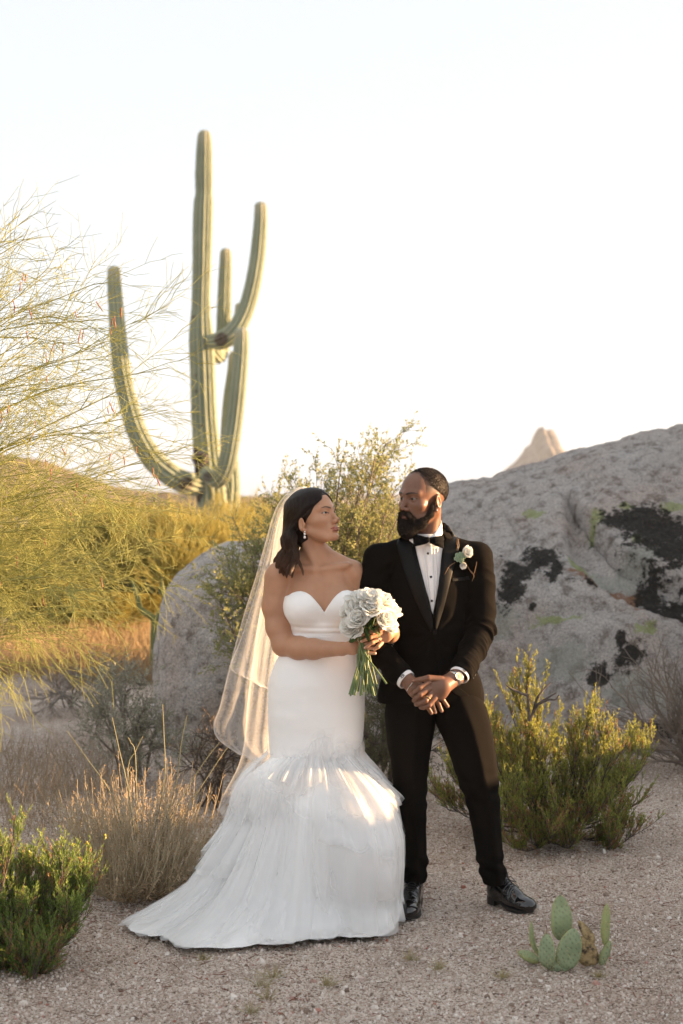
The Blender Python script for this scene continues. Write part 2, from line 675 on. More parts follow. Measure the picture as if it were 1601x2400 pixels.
M.bump(M.noise(2.0, 5, 0.7), 1.0, 0.6)
ridge('hill', [(-900, 1010), (-500, 1020), (-200, 1040), (-60, 1050), (0, 1062), (60, 1072), (120, 1088), (190, 1116), (250, 1136), (330, 1150), (450, 1158), (620, 1166)], 150, 40, M.m, 31, 1.3, fscale=0.22)
ridge('hill', [(-1100, 1150), (-300, 1148), (200, 1154), (420, 1156), (560, 1160), (760, 1157), (1000, 1160), (1500, 1157), (2600, 1150)], 840, 100, M.m, 37, 5.0, fscale=0.03, nx=300)

# ---- dusty air between here and the far peak
V = np.array([(x, y, z) for z in (-9.0, 40.0) for y in (-80, 1010) for x in (-910, 910)], float)
HZ = bpy.data.materials.new('dusty_air')
HZ.use_nodes = True
hn = HZ.node_tree.nodes
hn.remove(hn['Principled BSDF'])
vol = hn.new('ShaderNodeVolumePrincipled')
vol.inputs['Color'].default_value = (0.82, 0.89, 1.0, 1)
vol.inputs['Density'].default_value = 0.00032
vol.inputs['Anisotropy'].default_value = 0.2
HZ.node_tree.links.new(vol.outputs[0], hn['Material Output'].inputs['Volume'])
obj('haze', V, np.array([[0, 2, 3, 1], [4, 5, 7, 6], [0, 1, 5, 4], [2, 6, 7, 3], [0, 4, 6, 2], [1, 3, 7, 5]]), HZ, smooth=False, kind='stuff')

# ---- granite: the outcrop on the right and the boulder on the left
def granite(name, marks=True, gain=1.0):
    M = Mat(name, (0.33, 0.3, 0.28), 0.9)
    fine = M.noise(75, 4, 0.7)
    c = M.ramp(fine, [(0.30, (0.10, 0.086, 0.076)), (0.42, (0.40, 0.36, 0.33)), (0.55, (0.60, 0.55, 0.51)), (0.68, (0.76, 0.71, 0.665))])
    v = M.n('ShaderNodeTexVoronoi', i_Scale=120.0)
    M.l(M.coord(), v.inputs['Vector'])
    sp = M.n('ShaderNodeSeparateColor')
    M.l(v.outputs['Color'], sp.inputs[0])
    c = M.mix(1.0, c, M.ramp(sp.outputs[0], [(0.0, (0.45, 0.42, 0.42)), (0.25, (0.9, 0.9, 0.9)), (0.8, (1, 1, 1)), (1.0, (1.25, 1.2, 1.18))]), 'MULTIPLY')
    c = M.mix(0.42, c, M.ramp(M.noise(1.6, 6, 0.65), [(0.36, (0.49, 0.39, 0.335)), (0.5, (0.50, 0.465, 0.44)), (0.66, (0.52, 0.51, 0.495))]), 'MIX')
    c = M.mix(1.0, c, M.ramp(M.noise(9, 5, 0.7), [(0.36, (0.50, 0.46, 0.43)), (0.50, (1, 1, 1)), (0.68, (1.12, 1.1, 1.08))]), 'MULTIPLY')
    if gain != 1.0:
        c = M.mix(1.0, c, (gain, gain, gain), 'MULTIPLY')
    if marks:
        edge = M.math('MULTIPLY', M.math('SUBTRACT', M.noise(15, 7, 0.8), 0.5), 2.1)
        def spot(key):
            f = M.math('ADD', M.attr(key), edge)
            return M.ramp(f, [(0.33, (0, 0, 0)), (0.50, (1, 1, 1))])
        c = M.mix(M.math('MULTIPLY', spot('pale'), 0.45), c, (0.34, 0.36, 0.30))
        c = M.mix(M.math('MULTIPLY', spot('rust'), 0.75), c, (0.27, 0.105, 0.035))
        c = M.mix(M.math('MULTIPLY', spot('lime'), 0.62), c, (0.30, 0.36, 0.09))
        c = M.mix(M.math('MULTIPLY', spot('lichen_and_shade'), 0.96), c, M.ramp(M.noise(40, 4, 0.7), [(0.4, (0.008, 0.008, 0.007)), (0.6, (0.030, 0.027, 0.022)), (0.75, (0.10, 0.08, 0.06))]))
    M.base(c)
    h = M.math('ADD', M.math('MULTIPLY', M.noise(26, 6, 0.72), 1.0), M.math('MULTIPLY', fine, 0.35))
    M.bump(h, 1.0, 0.05)
    M.b.inputs['Specular IOR Level'].default_value = 0.2
    return M.m


RIDGE_LINE = [(600, 1205), (780, 1190), (880, 1172), (960, 1150), (1050, 1133), (1089, 1129), (1156, 1119), (1200, 1104), (1260, 1086), (1330, 1066), (1355, 1056), (1402, 1047), (1461, 1036), (1470, 1028), (1520, 1016), (1600, 1003), (1750, 985)]
RIDGE_Y = 13.0
RL = pts(RIDGE_LINE, RIDGE_Y)


def rock_height(x, y):
    top = np.interp(x, RL[:, 0], RL[:, 2])
    # foot of the rock: 9.8 m off behind the bushes, and to the right of the frame it is carried round towards the camera to block the sun
    foot = 9.75 + 0.25 * np.sin(x * 2.1) - 6.6 * smooth01(x, 2.75, 4.1)
    side = smooth01(x, 0.05, 0.9)
    s = np.clip((y - foot) / np.maximum(RIDGE_Y - foot, 0.5), 0, 1.0)
    face = 1 - (1 - s) ** 1.9
    # the near spur on the right is unseen, added low to shade the foreground
    shade_spur = smooth01(x, 2.9, 3.8)
    lowcap = np.interp(y, [2.5, 3.2, 4.5, 6.5, 7.6, 8.6, 9.6, 11.5, 13.0], [0.0, 0.75, 1.0, 0.95, 0.66, 1.25, 1.95, 2.35, 2.5])
    h = top * face * (1 - shade_spur) + np.minimum(lowcap, top) * shade_spur * smooth01(s, 0.0, 0.12)
    back = smooth01(y, RIDGE_Y + 1.9, RIDGE_Y + 0.1)
    right = smooth01(x, 9.0, 6.0)
    return h * side ** 0.8 * back * right - 0.25 * (1 - side * back * right) - 0.12 * (s <= 0)


rx = axis([(0.0, 0.6, 30), (0.6, 3.4, 300), (3.4, 9.2, 90)])
ry = axis([(2.2, 9.0, 80), (9.0, 13.4, 330), (13.4, 15.2, 36)])
RX, RY = np.meshgrid(rx, ry)
p3 = np.stack([RX, RY, np.zeros_like(RX)], -1)
RXw = RX + 0.16 * fbm(p3 * 1.2, 3, 41)
RZ = rock_height(RXw, RY + 0.22 * fbm(p3 * 1.1 + 7, 4, 42))
P = np.stack([RX, RY, RZ], -1)


def to_px(P):
    return MIDX + P[..., 0] / P[..., 1] * FPX, HORIZON - (P[..., 2] - EYE) / P[..., 1] * FPX


QX, QY = to_px(P)


def crack(line, width, drop, step):
    """groove along a measured line; the side below it sits `step` lower"""
    L = np.array(line, float)
    yy = np.interp(QX, L[:, 0], L[:, 1])
    d = QY - yy
    inside = smooth01(QX, L[0, 0] - 20, L[0, 0] + 25) * smooth01(QX, L[-1, 0] + 30, L[-1, 0] - 5)
    return -(drop * np.exp(-(d / width) ** 2) + step * smooth01(d, -4, 14) * smooth01(d, 190, 60)) * inside


w = 6 * fbm(P * 5, 3, 45)
QY0 = QY.copy()
QY = QY + w * 1.5
dz = crack([(1330, 1150), (1372, 1196), (1420, 1262), (1452, 1290), (1500, 1318), (1560, 1345), (1700, 1400)], 5.0, 0.24, 0.20)
dz += crack([(1150, 1330), (1230, 1370), (1330, 1402), (1420, 1420), (1470, 1452), (1540, 1470), (1700, 1500)], 8.0, 0.10, -0.18)
dz += crack([(1100, 1480), (1200, 1500), (1290, 1478), (1400, 1470), (1480, 1490), (1560, 1550), (1650, 1620)], 10.0, 0.06, 0.02)
dz += crack([(1100, 1180), (1190, 1196), (1215, 1250), (1230, 1300)], 5.0, 0.03, 0.02)
dz += crack([(1050, 1200), (1200, 1165), (1350, 1120), (1500, 1085), (1640, 1060)], 4.0, 0.03, 0.015)
QY = QY0
dz += 0.040 * fbm(P * 3.0, 5, 46) + 0.030 * fbm(P * 11.0, 4, 47) + 0.012 * fbm(P * 27.0, 3, 44) + 0.05 * np.abs(fbm(P * np.array([1.2, 1.2, 3.0]), 4, 48))
RZ = RZ + dz * smooth01(RZ, -0.1, 0.15)
P = np.stack([RX + 0.02 * fbm(P * 6 + 30, 3, 49), RY, RZ], -1)


def blot(ells):
    m = np.zeros(QX.shape)
    for cx, cy, a, b in ells:
        m = np.maximum(m, 1 - 0.62 * np.sqrt(((QX - cx) / a) ** 2 + ((QY - cy) / b) ** 2))
    return np.clip(m, -0.4, 1)


lichen_and_shade = blot([(1269, 1306, 42, 24), (1302, 1340, 17, 44), (1226, 1348, 26, 28), (1218, 1391, 44, 30), (1199, 1432, 34, 36), (1293, 1403, 18, 26), (1250, 1330, 14, 30), (1175, 1320, 8, 16), (1387, 1348, 18, 14), (1392, 1393, 46, 20), (1352, 1412, 24, 14),
             (1500, 1214, 98, 32), (1545, 1252, 90, 54), (1438, 1222, 28, 20), (1580, 1293, 54, 44), (1520, 1352, 38, 40), (1562, 1391, 70, 42), (1460, 1421, 62, 20), (1545, 1440, 70, 24), (1570, 1715, 60, 30), (1402, 1590, 30, 25), (1473, 1567, 36, 24), (1455, 1540, 16, 12), (1250, 1471, 12, 6), (1330, 1375, 12, 10),  # lowest right ellipse paints a hollow's shade, the others are black lichen
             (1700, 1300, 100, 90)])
lime = blot([(1398, 1211, 22, 14), (1575, 1187, 34, 14), (1359, 1303, 28, 12), (1473, 1391, 30, 24), (1425, 1370, 20, 9), (1300, 1490, 58, 9), (1254, 1199, 26, 10), (1512, 1524, 24, 14), (1470, 1188, 26, 7), (1492, 1270, 16, 12)])
rust = blot([(1422, 1344, 72, 16), (1480, 1350, 24, 18), (1345, 1335, 22, 10), (1540, 1470, 60, 16)])
pale = blot([(1473, 1622, 62, 32), (1179, 1473, 34, 24), (1400, 1320, 60, 26), (1490, 1310, 60, 24), (1320, 1560, 70, 30), (1560, 1640, 50, 30)])
far_side = ((QX > 1680) | (RY < 9)).astype(float)
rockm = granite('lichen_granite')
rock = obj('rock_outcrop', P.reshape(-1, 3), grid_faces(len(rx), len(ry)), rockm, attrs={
    'lichen_and_shade': (lichen_and_shade * (1 - far_side)).ravel(), 'lime': (lime * (1 - far_side)).ravel(), 'rust': (rust * (1 - far_side)).ravel(), 'pale': (pale * (1 - far_side)).ravel()})
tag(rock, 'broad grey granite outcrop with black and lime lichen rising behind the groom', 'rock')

# boulder behind the bride's veil
def boulder(name, c, r, seed, mat, n=150, squash=2.4, rough=0.06):
    u = np.linspace(0, 2 * math.pi, n, endpoint=False)
    v = np.linspace(0.02, math.pi - 0.02, n // 2)
    U, Vv = np.meshgrid(u, v)
    d = np.stack([np.cos(U) * np.sin(Vv), np.sin(U) * np.sin(Vv), np.cos(Vv)], -1)
    k = (np.abs(d) ** squash).sum(-1) ** (-1 / squash)
    p = d * k[..., None] * np.array(r)
    q = p + np.array(c)
    nrm = norm(p / np.array(r) ** 2)
    disp = rough * fbm(q * 1.8, 4, seed) + rough * 0.45 * fbm(q * 5, 4, seed + 1) + 0.010 * fbm(q * 17, 3, seed + 2)
    q = q + nrm * disp[..., None]
    return obj(name, q.reshape(-1, 3), grid_faces(n, n // 2, True), mat)


c = at(565, 1560, 9.75)
b = boulder('boulder', (c[0] + 0.20, 10.0, 0.42), (0.83, 0.80, 1.0), 61, granite('boulder_granite', False, 1.18), 220, 2.35, 0.07)
b.data.transform(Matrix.Identity(4))
tag(b, 'smooth rounded grey boulder standing behind the veil, left of the leafy bush', 'boulder')

# ================================================================== saguaro
M = Mat('saguaro_skin', (0.13, 0.16, 0.09), 0.75)
c = M.ramp(M.noise(1.1, 5, 0.6), [(0.3, (0.15, 0.195, 0.13)), (0.6, (0.225, 0.275, 0.19)), (0.8, (0.27, 0.30, 0.22))])
c = M.mix(M.attr('spine'), c, (0.50, 0.46, 0.34))
c = M.mix(M.attr('scar'), c, M.ramp(M.noise(9, 5, 0.7), [(0.4, (0.035, 0.025, 0.02)), (0.65, (0.16, 0.11, 0.085))]))
M.base(c)
M.bump(M.noise(14, 4, 0.7), 0.5, 0.03)
saguaro_mat = M.m
CY = 30.0


def saguaro_limb(name, line, parent, ribs=12, n=110, scars=(), dome=True, seed=0):
    Q = np.array([list(at(a[0], a[1], CY + (a[3] if len(a) > 3 else 0))) + [a[2] / FPX * CY] for a in line])
    S = spline(Q, n)
    path, rad = S[:, :3], S[:, 3].copy()
    L = np.concatenate([[0], np.cumsum(np.linalg.norm(np.diff(path, axis=0), axis=1))])
    if dome:
        # round the tip off
        rt = rad[-1]
        m = L > L[-1] - rt
        t = (L[m] - (L[-1] - rt)) / rt
        rad[m] = rad[m] * np.sqrt(np.clip(1 - t ** 2, 0.0004, 1))
    T, A, B = transport(path)
    k = ribs * 8
    a = np.arange(k) / k * 2 * math.pi
    ph = a * ribs
    rib = 0.5 + 0.5 * np.cos(ph)
    prof = 1 + 0.26 * (rib ** 0.8 - 0.6)
    wob = 1 + 0.035 * fbm(np.stack([L * 0.9, np.full_like(L, seed), L * 0], -1), 3, seed)
    ring = A[:, None, :] * np.cos(a)[None, :, None] + B[:, None, :] * np.sin(a)[None, :, None]
    jit = 1 + 0.014 * RNG.normal(size=(n, k)) * (rib[None] > 0.8)
    V = path[:, None, :] + ring * ((rad * wob)[:, None] * prof[None] * jit)[..., None]
    spine = np.broadcast_to(smooth01(rib, 0.70, 1.0) * 0.5, (n, k)).copy()
    spine = np.maximum(spine, (smooth01(L, L[-1] - 0.55, L[-1]) * 0.6)[:, None])
    scar = np.zeros((n, k))
    V2 = V.reshape(-1, 3)
    for (px, py, r, s) in scars:
        c = at(px, py, CY)
        d = np.sqrt((V[..., 0] - c[0]) ** 2 + (V[..., 2] - c[2]) ** 2) / (r / FPX * CY)
        nn = fbm(V * 3.0, 3, 5) * 0.5
        scar = np.maximum(scar, smooth01(d + nn, 1.15, 0.8) * s)
    F = grid_faces(k, n, True)
    cap = [np.stack([np.arange(k), np.full(k, len(V2)), (np.arange(k) + 1) % k], 1)[:, [0, 2, 1]]]
    V2 = np.concatenate([V2, path[:1]])
    return obj(name, V2, [F] + cap, saguaro_mat, parent, attrs={'spine': np.append(spine.ravel(), 0), 'scar': np.append(scar.ravel(), 0)})


sag = thing('saguaro_cactus', (float(at(492, 1165, CY)[0]), CY, 0), 'towering ribbed saguaro cactus with upraised arms standing against the pale sky', 'cactus')
saguaro_limb('trunk', [(508, 1380, 34), (503, 1250, 33), (494, 1150, 31), (484, 1050, 28.5), (478, 960, 27.5), (475, 870, 27), (472, 800, 26.5), (471, 765, 24), (471, 720, 20.5), (473, 640, 20.5), (475, 540, 21.5), (477, 475, 21), (478, 455, 18.5), (478, 400, 18.5), (479, 340, 16.5), (479, 304, 13)],
             sag, ribs=14, n=220, seed=1, scars=[(466, 1100, 20, 1), (462, 1160, 18, 0.9), (459, 1060, 10, 1), (475, 1215, 16, 0.8), (455, 745, 4, 1), (460, 830, 3, 0.9), (461, 880, 3, 0.9), (462, 920, 3.5, 0.9), (458, 955, 3, 0.9), (476, 998, 4, 0.9)])
saguaro_limb('arm', [(480, 1140, 20, -0.05), (445, 1134, 24, -0.25), (405, 1116, 25, -0.5), (360, 1078, 24, -0.6), (325, 1020, 22, -0.7), (302, 950, 20, -0.7), (287, 880, 19, -0.7), (278, 800, 18, -0.7), (272, 720, 16.5, -0.7), (268, 660, 15, -0.7), (267, 622, 13, -0.7)], sag, seed=2, n=130, scars=[(440, 1135, 18, 0.8), (405, 1092, 5, 0.8)])
saguaro_limb('arm', [(478, 1105, 14, -0.45), (497, 1120, 17, -0.62), (513, 1122, 19, -0.8), (530, 1092, 19.5, -0.95), (541, 1040, 19, -1.0), (551, 975, 18, -1.0), (559, 900, 17.5, -1.0), (564, 840, 17, -1.0), (566, 790, 16, -1.0), (566, 767, 14, -1.0)], sag, seed=3, n=120, scars=[(495, 1118, 12, 0.85)])
saguaro_limb('arm', [(490, 800, 14, -0.2), (520, 797, 20, -0.4), (548, 778, 20, -0.5), (573, 735, 18.5, -0.5), (590, 680, 17.5, -0.5), (602, 615, 16.5, -0.5), (608, 560, 15.5, -0.5), (611, 510, 14, -0.5), (611, 472, 12.5, -0.5)], sag, seed=4, n=120, scars=[(522, 803, 15, 0.9)])
saguaro_limb('arm', [(480, 790, 14, 0.3), (502, 826, 18, 0.6), (514, 832, 18, 0.85), (522, 800, 16.5, 1.0), (525, 740, 16, 1.0), (527, 670, 15, 1.0), (529, 610, 13.5, 1.0), (529, 581, 12, 1.0)], sag, seed=5, n=110)
saguaro_limb('arm', [(530, 800, 10, 0.6), (548, 776, 11, 0.8), (558, 745, 10, 0.8), (561, 709, 8, 0.8)], sag, seed=6, n=40)
saguaro_limb('arm', [(500, 1240, 22, 0.3), (528, 1210, 25, 0.6), (538, 1150, 24, 0.8), (537, 1080, 21, 0.9), (537, 1000, 18.5, 0.9), (541, 930, 17, 0.9), (548, 870, 15, 0.9), (551, 822, 13, 0.9)], sag, seed=7, n=110)
# the dry woodpecker boot on the trunk: a raised rim round a dark hole
c = at(471, 1078, CY)
th = np.linspace(0, 2 * math.pi, 28, endpoint=False)
ringp = np.stack([c[0] + 0.13 * np.cos(th), np.full_like(th, CY - 0.27), c[2] + 0.12 * np.sin(th)], -1)
ringp = np.concatenate([ringp, ringp[:1]])
V, F = tube(ringp, 0.045 + 0.012 * RNG.normal(size=29) * 0, 8, caps=False)
V = V + 0.02 * fbm(V * 7, 3, 3)[:, None]
M = Mat('dead_wood', (0.15, 0.11, 0.09), 0.9)
M.base(M.ramp(M.noise(12, 5, 0.7), [(0.35, (0.05, 0.035, 0.03)), (0.65, (0.23, 0.18, 0.15))]))
deadwood = M.m
obj('nest_hole', V, F, deadwood, sag)
a = np.linspace(0, 2 * math.pi, 24, endpoint=False)
hole = np.concatenate([np.stack([c[0] + 0.09 * np.cos(a), np.full_like(a, CY - 0.285), c[2] + 0.085 * np.sin(a)], -1), np.array([[c[0], CY - 0.28, c[2]]])])
obj('hole_floor', hole, np.stack([np.arange(24), (np.arange(24) + 1) % 24, np.full(24, 24)], 1), Mat('hole_dark', (0.012, 0.009, 0.008), 1).m, sag)

# ================================================================== house far behind the cactus
HY = 150.0
hw = thing('house', (float(at(565, 1165, HY)[0]), HY, -1.5), 'low desert house with a brown pitched roof far behind the cactus base', 'house')
x0, x1 = at(520, 1, HY)[0], at(606, 1, HY)[0]
zt = at(0, 1169, HY)[2]; ze = at(0, 1191, HY)[2]
zb = -2.2
V = np.array([[x0, HY - 3, zb], [x1 - 0.7, HY - 3, zb], [x1 - 0.7, HY + 3, zb], [x0, HY + 3, zb], [x0, HY - 3, ze], [x1 - 0.7, HY - 3, ze], [x1 - 0.7, HY + 3, ze], [x0, HY + 3, ze], [x1 - 0.7, HY, zt - 0.1]])
obj('wall', V, [np.array([[0, 1, 5, 4], [1, 2, 6, 5], [2, 3, 7, 6], [3, 0, 4, 7]]), np.array([[5, 6, 8]])], Mat('stucco', (0.46, 0.32, 0.22), 0.9).m, hw, smooth=False)
V = np.array([[x0, HY - 3.5, ze - 0.15], [x1, HY - 3.5, ze - 0.15], [x1, HY, zt], [x0 - 0.2, HY, zt], [x0, HY + 3.5, ze - 0.15], [x1, HY + 3.5, ze - 0.15]])
V = np.concatenate([V, V + np.array([0, 0, 0.18])])
F = [[6, 7, 8, 9], [9, 8, 11, 10], [0, 3, 2, 1], [3, 4, 5, 2], [0, 1, 7, 6], [1, 2, 8, 7], [2, 5, 11, 8], [5, 4, 10, 11]]
M = Mat('roof_tile', (0.2, 0.15, 0.13), 0.9)
M.base(M.ramp(M.noise(3, 3), [(0.4, (0.13, 0.10, 0.09)), (0.6, (0.2, 0.16, 0.14))]))
obj('roof', V, np.array(F), M.m, hw, smooth=False)
wy = HY - 3.02
V = np.array([[x0 + 1.6, wy, ze - 1.2], [x0 + 2.4, wy, ze - 1.2], [x0 + 2.4, wy, ze - 0.4], [x0 + 1.6, wy, ze - 0.4]])
obj('window', np.concatenate([V, V + np.array([0, 0.1, 0])]), np.array([[0, 1, 2, 3], [0, 4, 5, 1], [1, 5, 6, 2], [2, 6, 7, 3], [3, 7, 4, 0]]), Mat('window_glass', (0.02, 0.025, 0.03), 0.15).m, hw, smooth=False)
# ================================================================== plants
def walk(P0, D0, L, S, wander, pull, g):
    """N shoots: start points, directions, lengths -> paths (N,S+1,3)"""
    N = len(P0)
    P = np.zeros((N, S + 1, 3)); P[:, 0] = P0
    d = norm(np.asarray(D0, float).copy())
    L = np.broadcast_to(L, (N,))
    for i in range(S):
        d = norm(d + g.normal(0, wander, (N, 3)) + np.asarray(pull))
        P[:, i + 1] = P[:, i] + d * (L / S)[:, None]
    return P


def spawn(paths, per, t0, t1, spread, g, lean=0.0):
    """starts and directions of side shoots along existing paths"""
    N, S, _ = paths.shape
    t = g.uniform(t0, t1, (N, per)) * (S - 1)
    i = np.minimum(t.astype(int), S - 2)
    f = (t - i)[..., None]
    n = np.arange(N)[:, None]
    P = paths[n, i] * (1 - f) + paths[n, i + 1] * f
    T = norm(paths[n, i + 1] - paths[n, i])
    r = g.normal(size=T.shape)
    r = norm(r - T * (r * T).sum(-1, keepdims=True))
    D = norm(T + r * spread + np.array((0, 0, lean)))
    return P.reshape(-1, 3), D.reshape(-1, 3), (t / (S - 1)).reshape(-1)


def twig_mesh(layers, sides=3):
    """layers: (paths, r_start, r_end) -> V, F, age (0 at the base of a shoot, 1 at its tip)"""
    Vs, Fs, As, n = [], [], [], 0
    for P, r0, r1 in layers:
        N, S, _ = P.shape
        rad = np.broadcast_to(np.linspace(0, 1, S)[None], (N, S)) * (r1 - r0) + r0
        V, F = tubes(P, rad, sides)
        Vs.append(V); Fs.append(F + n); n += len(V)
        As.append(np.tile(np.repeat(np.linspace(0, 1, S), sides), N))
    return np.concatenate(Vs), np.concatenate(Fs), np.concatenate(As)


BARK = Mat('grey_bark', (0.10, 0.08, 0.065), 0.9)
BARK.base(BARK.ramp(BARK.noise(30, 4, 0.7), [(0.35, (0.045, 0.035, 0.03)), (0.65, (0.16, 0.13, 0.11))]))
BARK = BARK.m
PALEBARK = Mat('pale_grey_twigs', (0.24, 0.21, 0.18), 0.9).m
GREENBARK = Mat('palo_verde_bark', (0.16, 0.18, 0.05), 0.7)
GREENBARK.base(GREENBARK.ramp(GREENBARK.noise(9, 4, 0.6), [(0.35, (0.10, 0.115, 0.035)), (0.65, (0.24, 0.25, 0.085))]))
GREENBARK = GREENBARK.m

# ---- palo verde leaning in from the left, near
g = np.random.default_rng(101)
PY_ = 6.7
pv = thing('palo_verde_tree', (-2.75, 7.0, 0), 'feathery green palo verde leaning in from the left edge, hung with red pods', 'tree')
root = np.array((-2.75, 7.0, 0.0))
targets = [(58, 560, -.2), (20, 610, .3), (130, 625, .0), (222, 665, -.3), (190, 720, .2), (262, 745, -.2), (310, 850, .2), (250, 800, -.6), (395, 862, -.1), (395, 960, .1), (300, 905, -.7), (330, 1010, .3), (395, 1055, -.2), (330, 1120, -.5),
           (340, 1165, .1), (300, 1230, -.3), (320, 1290, -.1), (270, 1340, .3), (250, 1410, -.2), (200, 1380, -.8), (200, 1470, .0), (40, 1560, -.3), (110, 1100, -.9), (150, 1210, -.7), (120, 1350, -.9), (60, 900, -.5), (100, 760, -.3), (40, 1470, -.6),
           (90, 1280, .5), (180, 1290, .5), (200, 1150, .6), (60, 1180, .6), (170, 1420, .4), (60, 1400, .5), (10, 1100, .2), (20, 1300, -.2), (60, 1020, .2), (140, 1160, .0), (210, 1350, .1), (30, 1230, .3), (110, 1440, -.3)]
tg = np.array([at(x, y, PY_ + dy) for x, y, dy in targets])
limbs = []
for t in tg:
    s = root + np.array((g.uniform(0.1, 0.5), g.uniform(-0.4, 0.2), np.clip(0.95 + (t[2] - 1.6) * 0.55 + g.uniform(-0.15, 0.15), 0.55, 2.0)))
    mid = s * 0.5 + t * 0.5 + np.array((0, 0, 0.16 + 0.10 * g.uniform())) + g.normal(0, 0.05, 3)
    limbs.append(spline(np.array([s, mid, t]), 9))
limbs = np.array(limbs)
n1 = walk(*spawn(limbs, 10, 0.26, 0.93, 0.55, g)[:2], g.uniform(0.24, 0.52, len(limbs) * 10), 6, 0.09, (0.02, 0, -0.035), g)
P_, D_, t_ = spawn(n1, 6, 0.15, 1.0, 0.7, g)
n2 = walk(P_, D_, g.uniform(0.10, 0.30, len(P_)), 4, 0.10, (0.01, 0, -0.03), g)
P_, D_, t_ = spawn(n2, 3, 0.15, 0.95, 0.8, g)
keep = g.uniform(size=len(P_)) < 0.75
n3 = walk(P_[keep], D_[keep], g.uniform(0.05, 0.15, keep.sum()), 2, 0.12, (0, 0, -0.03), g)
V, F, A = twig_mesh([(limbs, 0.0070, 0.0020), (n1, 0.0021, 0.0012), (n2, 0.0014, 0.0009), (n3, 0.0011, 0.0008)])
PVM = plant_mat('palo_verde_twigs', (0.27, 0.32, 0.085), (0.40, 0.41, 0.13), (0.44, 0.43, 0.16), 0.6, 0.3, 2.2)
obj('crown', V, F, PVM, pv, attrs={'age': A})
trunk_path = spline(np.array([root + (0, 0, -0.1), root + (0.05, 0, 0.5), root + (0.22, -0.1, 1.1), root + (0.35, -0.15, 1.9)]), 20)
V, F = tube(trunk_path, np.linspace(0.10, 0.05, 20), 12)
obj('trunk', V, F, GREENBARK, pv)
# red-brown dry pods hanging in ones and twos
pods = [(55, 640), (62, 642), (48, 658), (190, 770), (196, 772), (176, 728), (285, 720), (264, 745), (268, 740), (258, 768), (130, 800), (108, 825), (62, 775), (255, 940), (150, 800), (83, 985), (80, 1010), (252, 952), (20, 950), (3, 962), (145, 1050), (260, 1062), (320, 1045), (363, 1112), (358, 1095), (181, 1130), (200, 1160), (118, 1097), (107, 1075), (237, 1350), (97, 1390), (102, 1260), (38, 1300), (1, 1365), (290, 1068), (225, 705), (66, 720), (110, 880), (30, 700), (165, 1200)]
Pp = np.array([at(x, y, PY_ + g.uniform(-0.5, 0.1)) for x, y in pods])
podp = walk(Pp, np.array((0, 0, -1.0)) + g.normal(0, 0.25, Pp.shape), g.uniform(0.035, 0.075, len(Pp)), 5, 0.12, (0, 0, -0.1), g)
rad = np.array([0.0010, 0.0034, 0.0022, 0.0038, 0.0028, 0.0006])[None] * g.uniform(0.7, 1.0, (len(Pp), 1))
PODM = Mat('dry_pod', (0.27, 0.10, 0.05), 0.6).m
for i in range(len(Pp)):
    V, F = tubes(podp[i:i + 1], rad[i:i + 1], 5)
    obj('seed_pod', V, F, PODM, pv)


# ---- feathery palo verdes further back
def broom(name, label, base, spread, top, n_limb, seed, mat, group=None, per=(10, 7, 3), r=(0.03, 0.008, 0.005, 0.003), lens=(0.5, 1.1, 0.25, 0.6, 0.12, 0.3), trunk=None, up=0.9, cat='tree'):
    g = np.random.default_rng(seed)
    base = np.array(base, float)
    t = thing(name, tuple(base), label, cat, group)
    u = g.uniform(0, 6.283, n_limb)
    rad = np.sqrt(g.uniform(0.02, 1, n_limb))
    end = base + np.stack([np.cos(u) * rad * spread[0], np.sin(u) * rad * spread[1], top * (1 - 0.45 * rad ** 2) * g.uniform(0.75, 1.0, n_limb)], 1)
    st = base + np.stack([np.cos(u) * 0.12, np.sin(u) * 0.12, np.full(n_limb, top * 0.22)], 1)
    mid = st * 0.5 + end * 0.5 + np.stack([np.cos(u) * rad * spread[0] * 0.18, np.sin(u) * rad * 0.1, np.full(n_limb, -0.05 * top)], 1)
    limbs = np.array([spline(np.array([a, m, e]), 9) for a, m, e in zip(st, mid, end)])
    P, D, _ = spawn(limbs, per[0], 0.25, 1.0, 0.6, g, 0.3)
    n1 = walk(P, D, g.uniform(lens[0], lens[1], len(P)), 5, 0.08, (0, 0, 0.06 * up), g)
    P, D, _ = spawn(n1, per[1], 0.1, 1.0, 0.5, g, 0.25)
    n2 = walk(P, D, g.uniform(lens[2], lens[3], len(P)), 3, 0.10, (0, 0, 0.05 * up), g)
    P, D, _ = spawn(n2, per[2], 0.1, 1.0, 0.55, g, 0.2)
    n3 = walk(P, D, g.uniform(lens[4], lens[5], len(P)), 2, 0.10, (0, 0, 0.03 * up), g)
    V, F, A = twig_mesh([(n1, r[1], r[2]), (n2, r[2], r[3]), (n3, r[3], r[3] * 0.7)])
    obj('crown', V, F, mat, t, attrs={'age': A})
    V, F, A = twig_mesh([(limbs, r[0], r[1])], 6)
    obj('branches', V, F, GREENBARK, t)
    if trunk:
        for i, (path, rr) in enumerate(trunk):
            V, F = tube(np.array(path), np.array(rr), 10, steps=24)
            obj('trunk', V, F, GREENBARK, t)
    return t


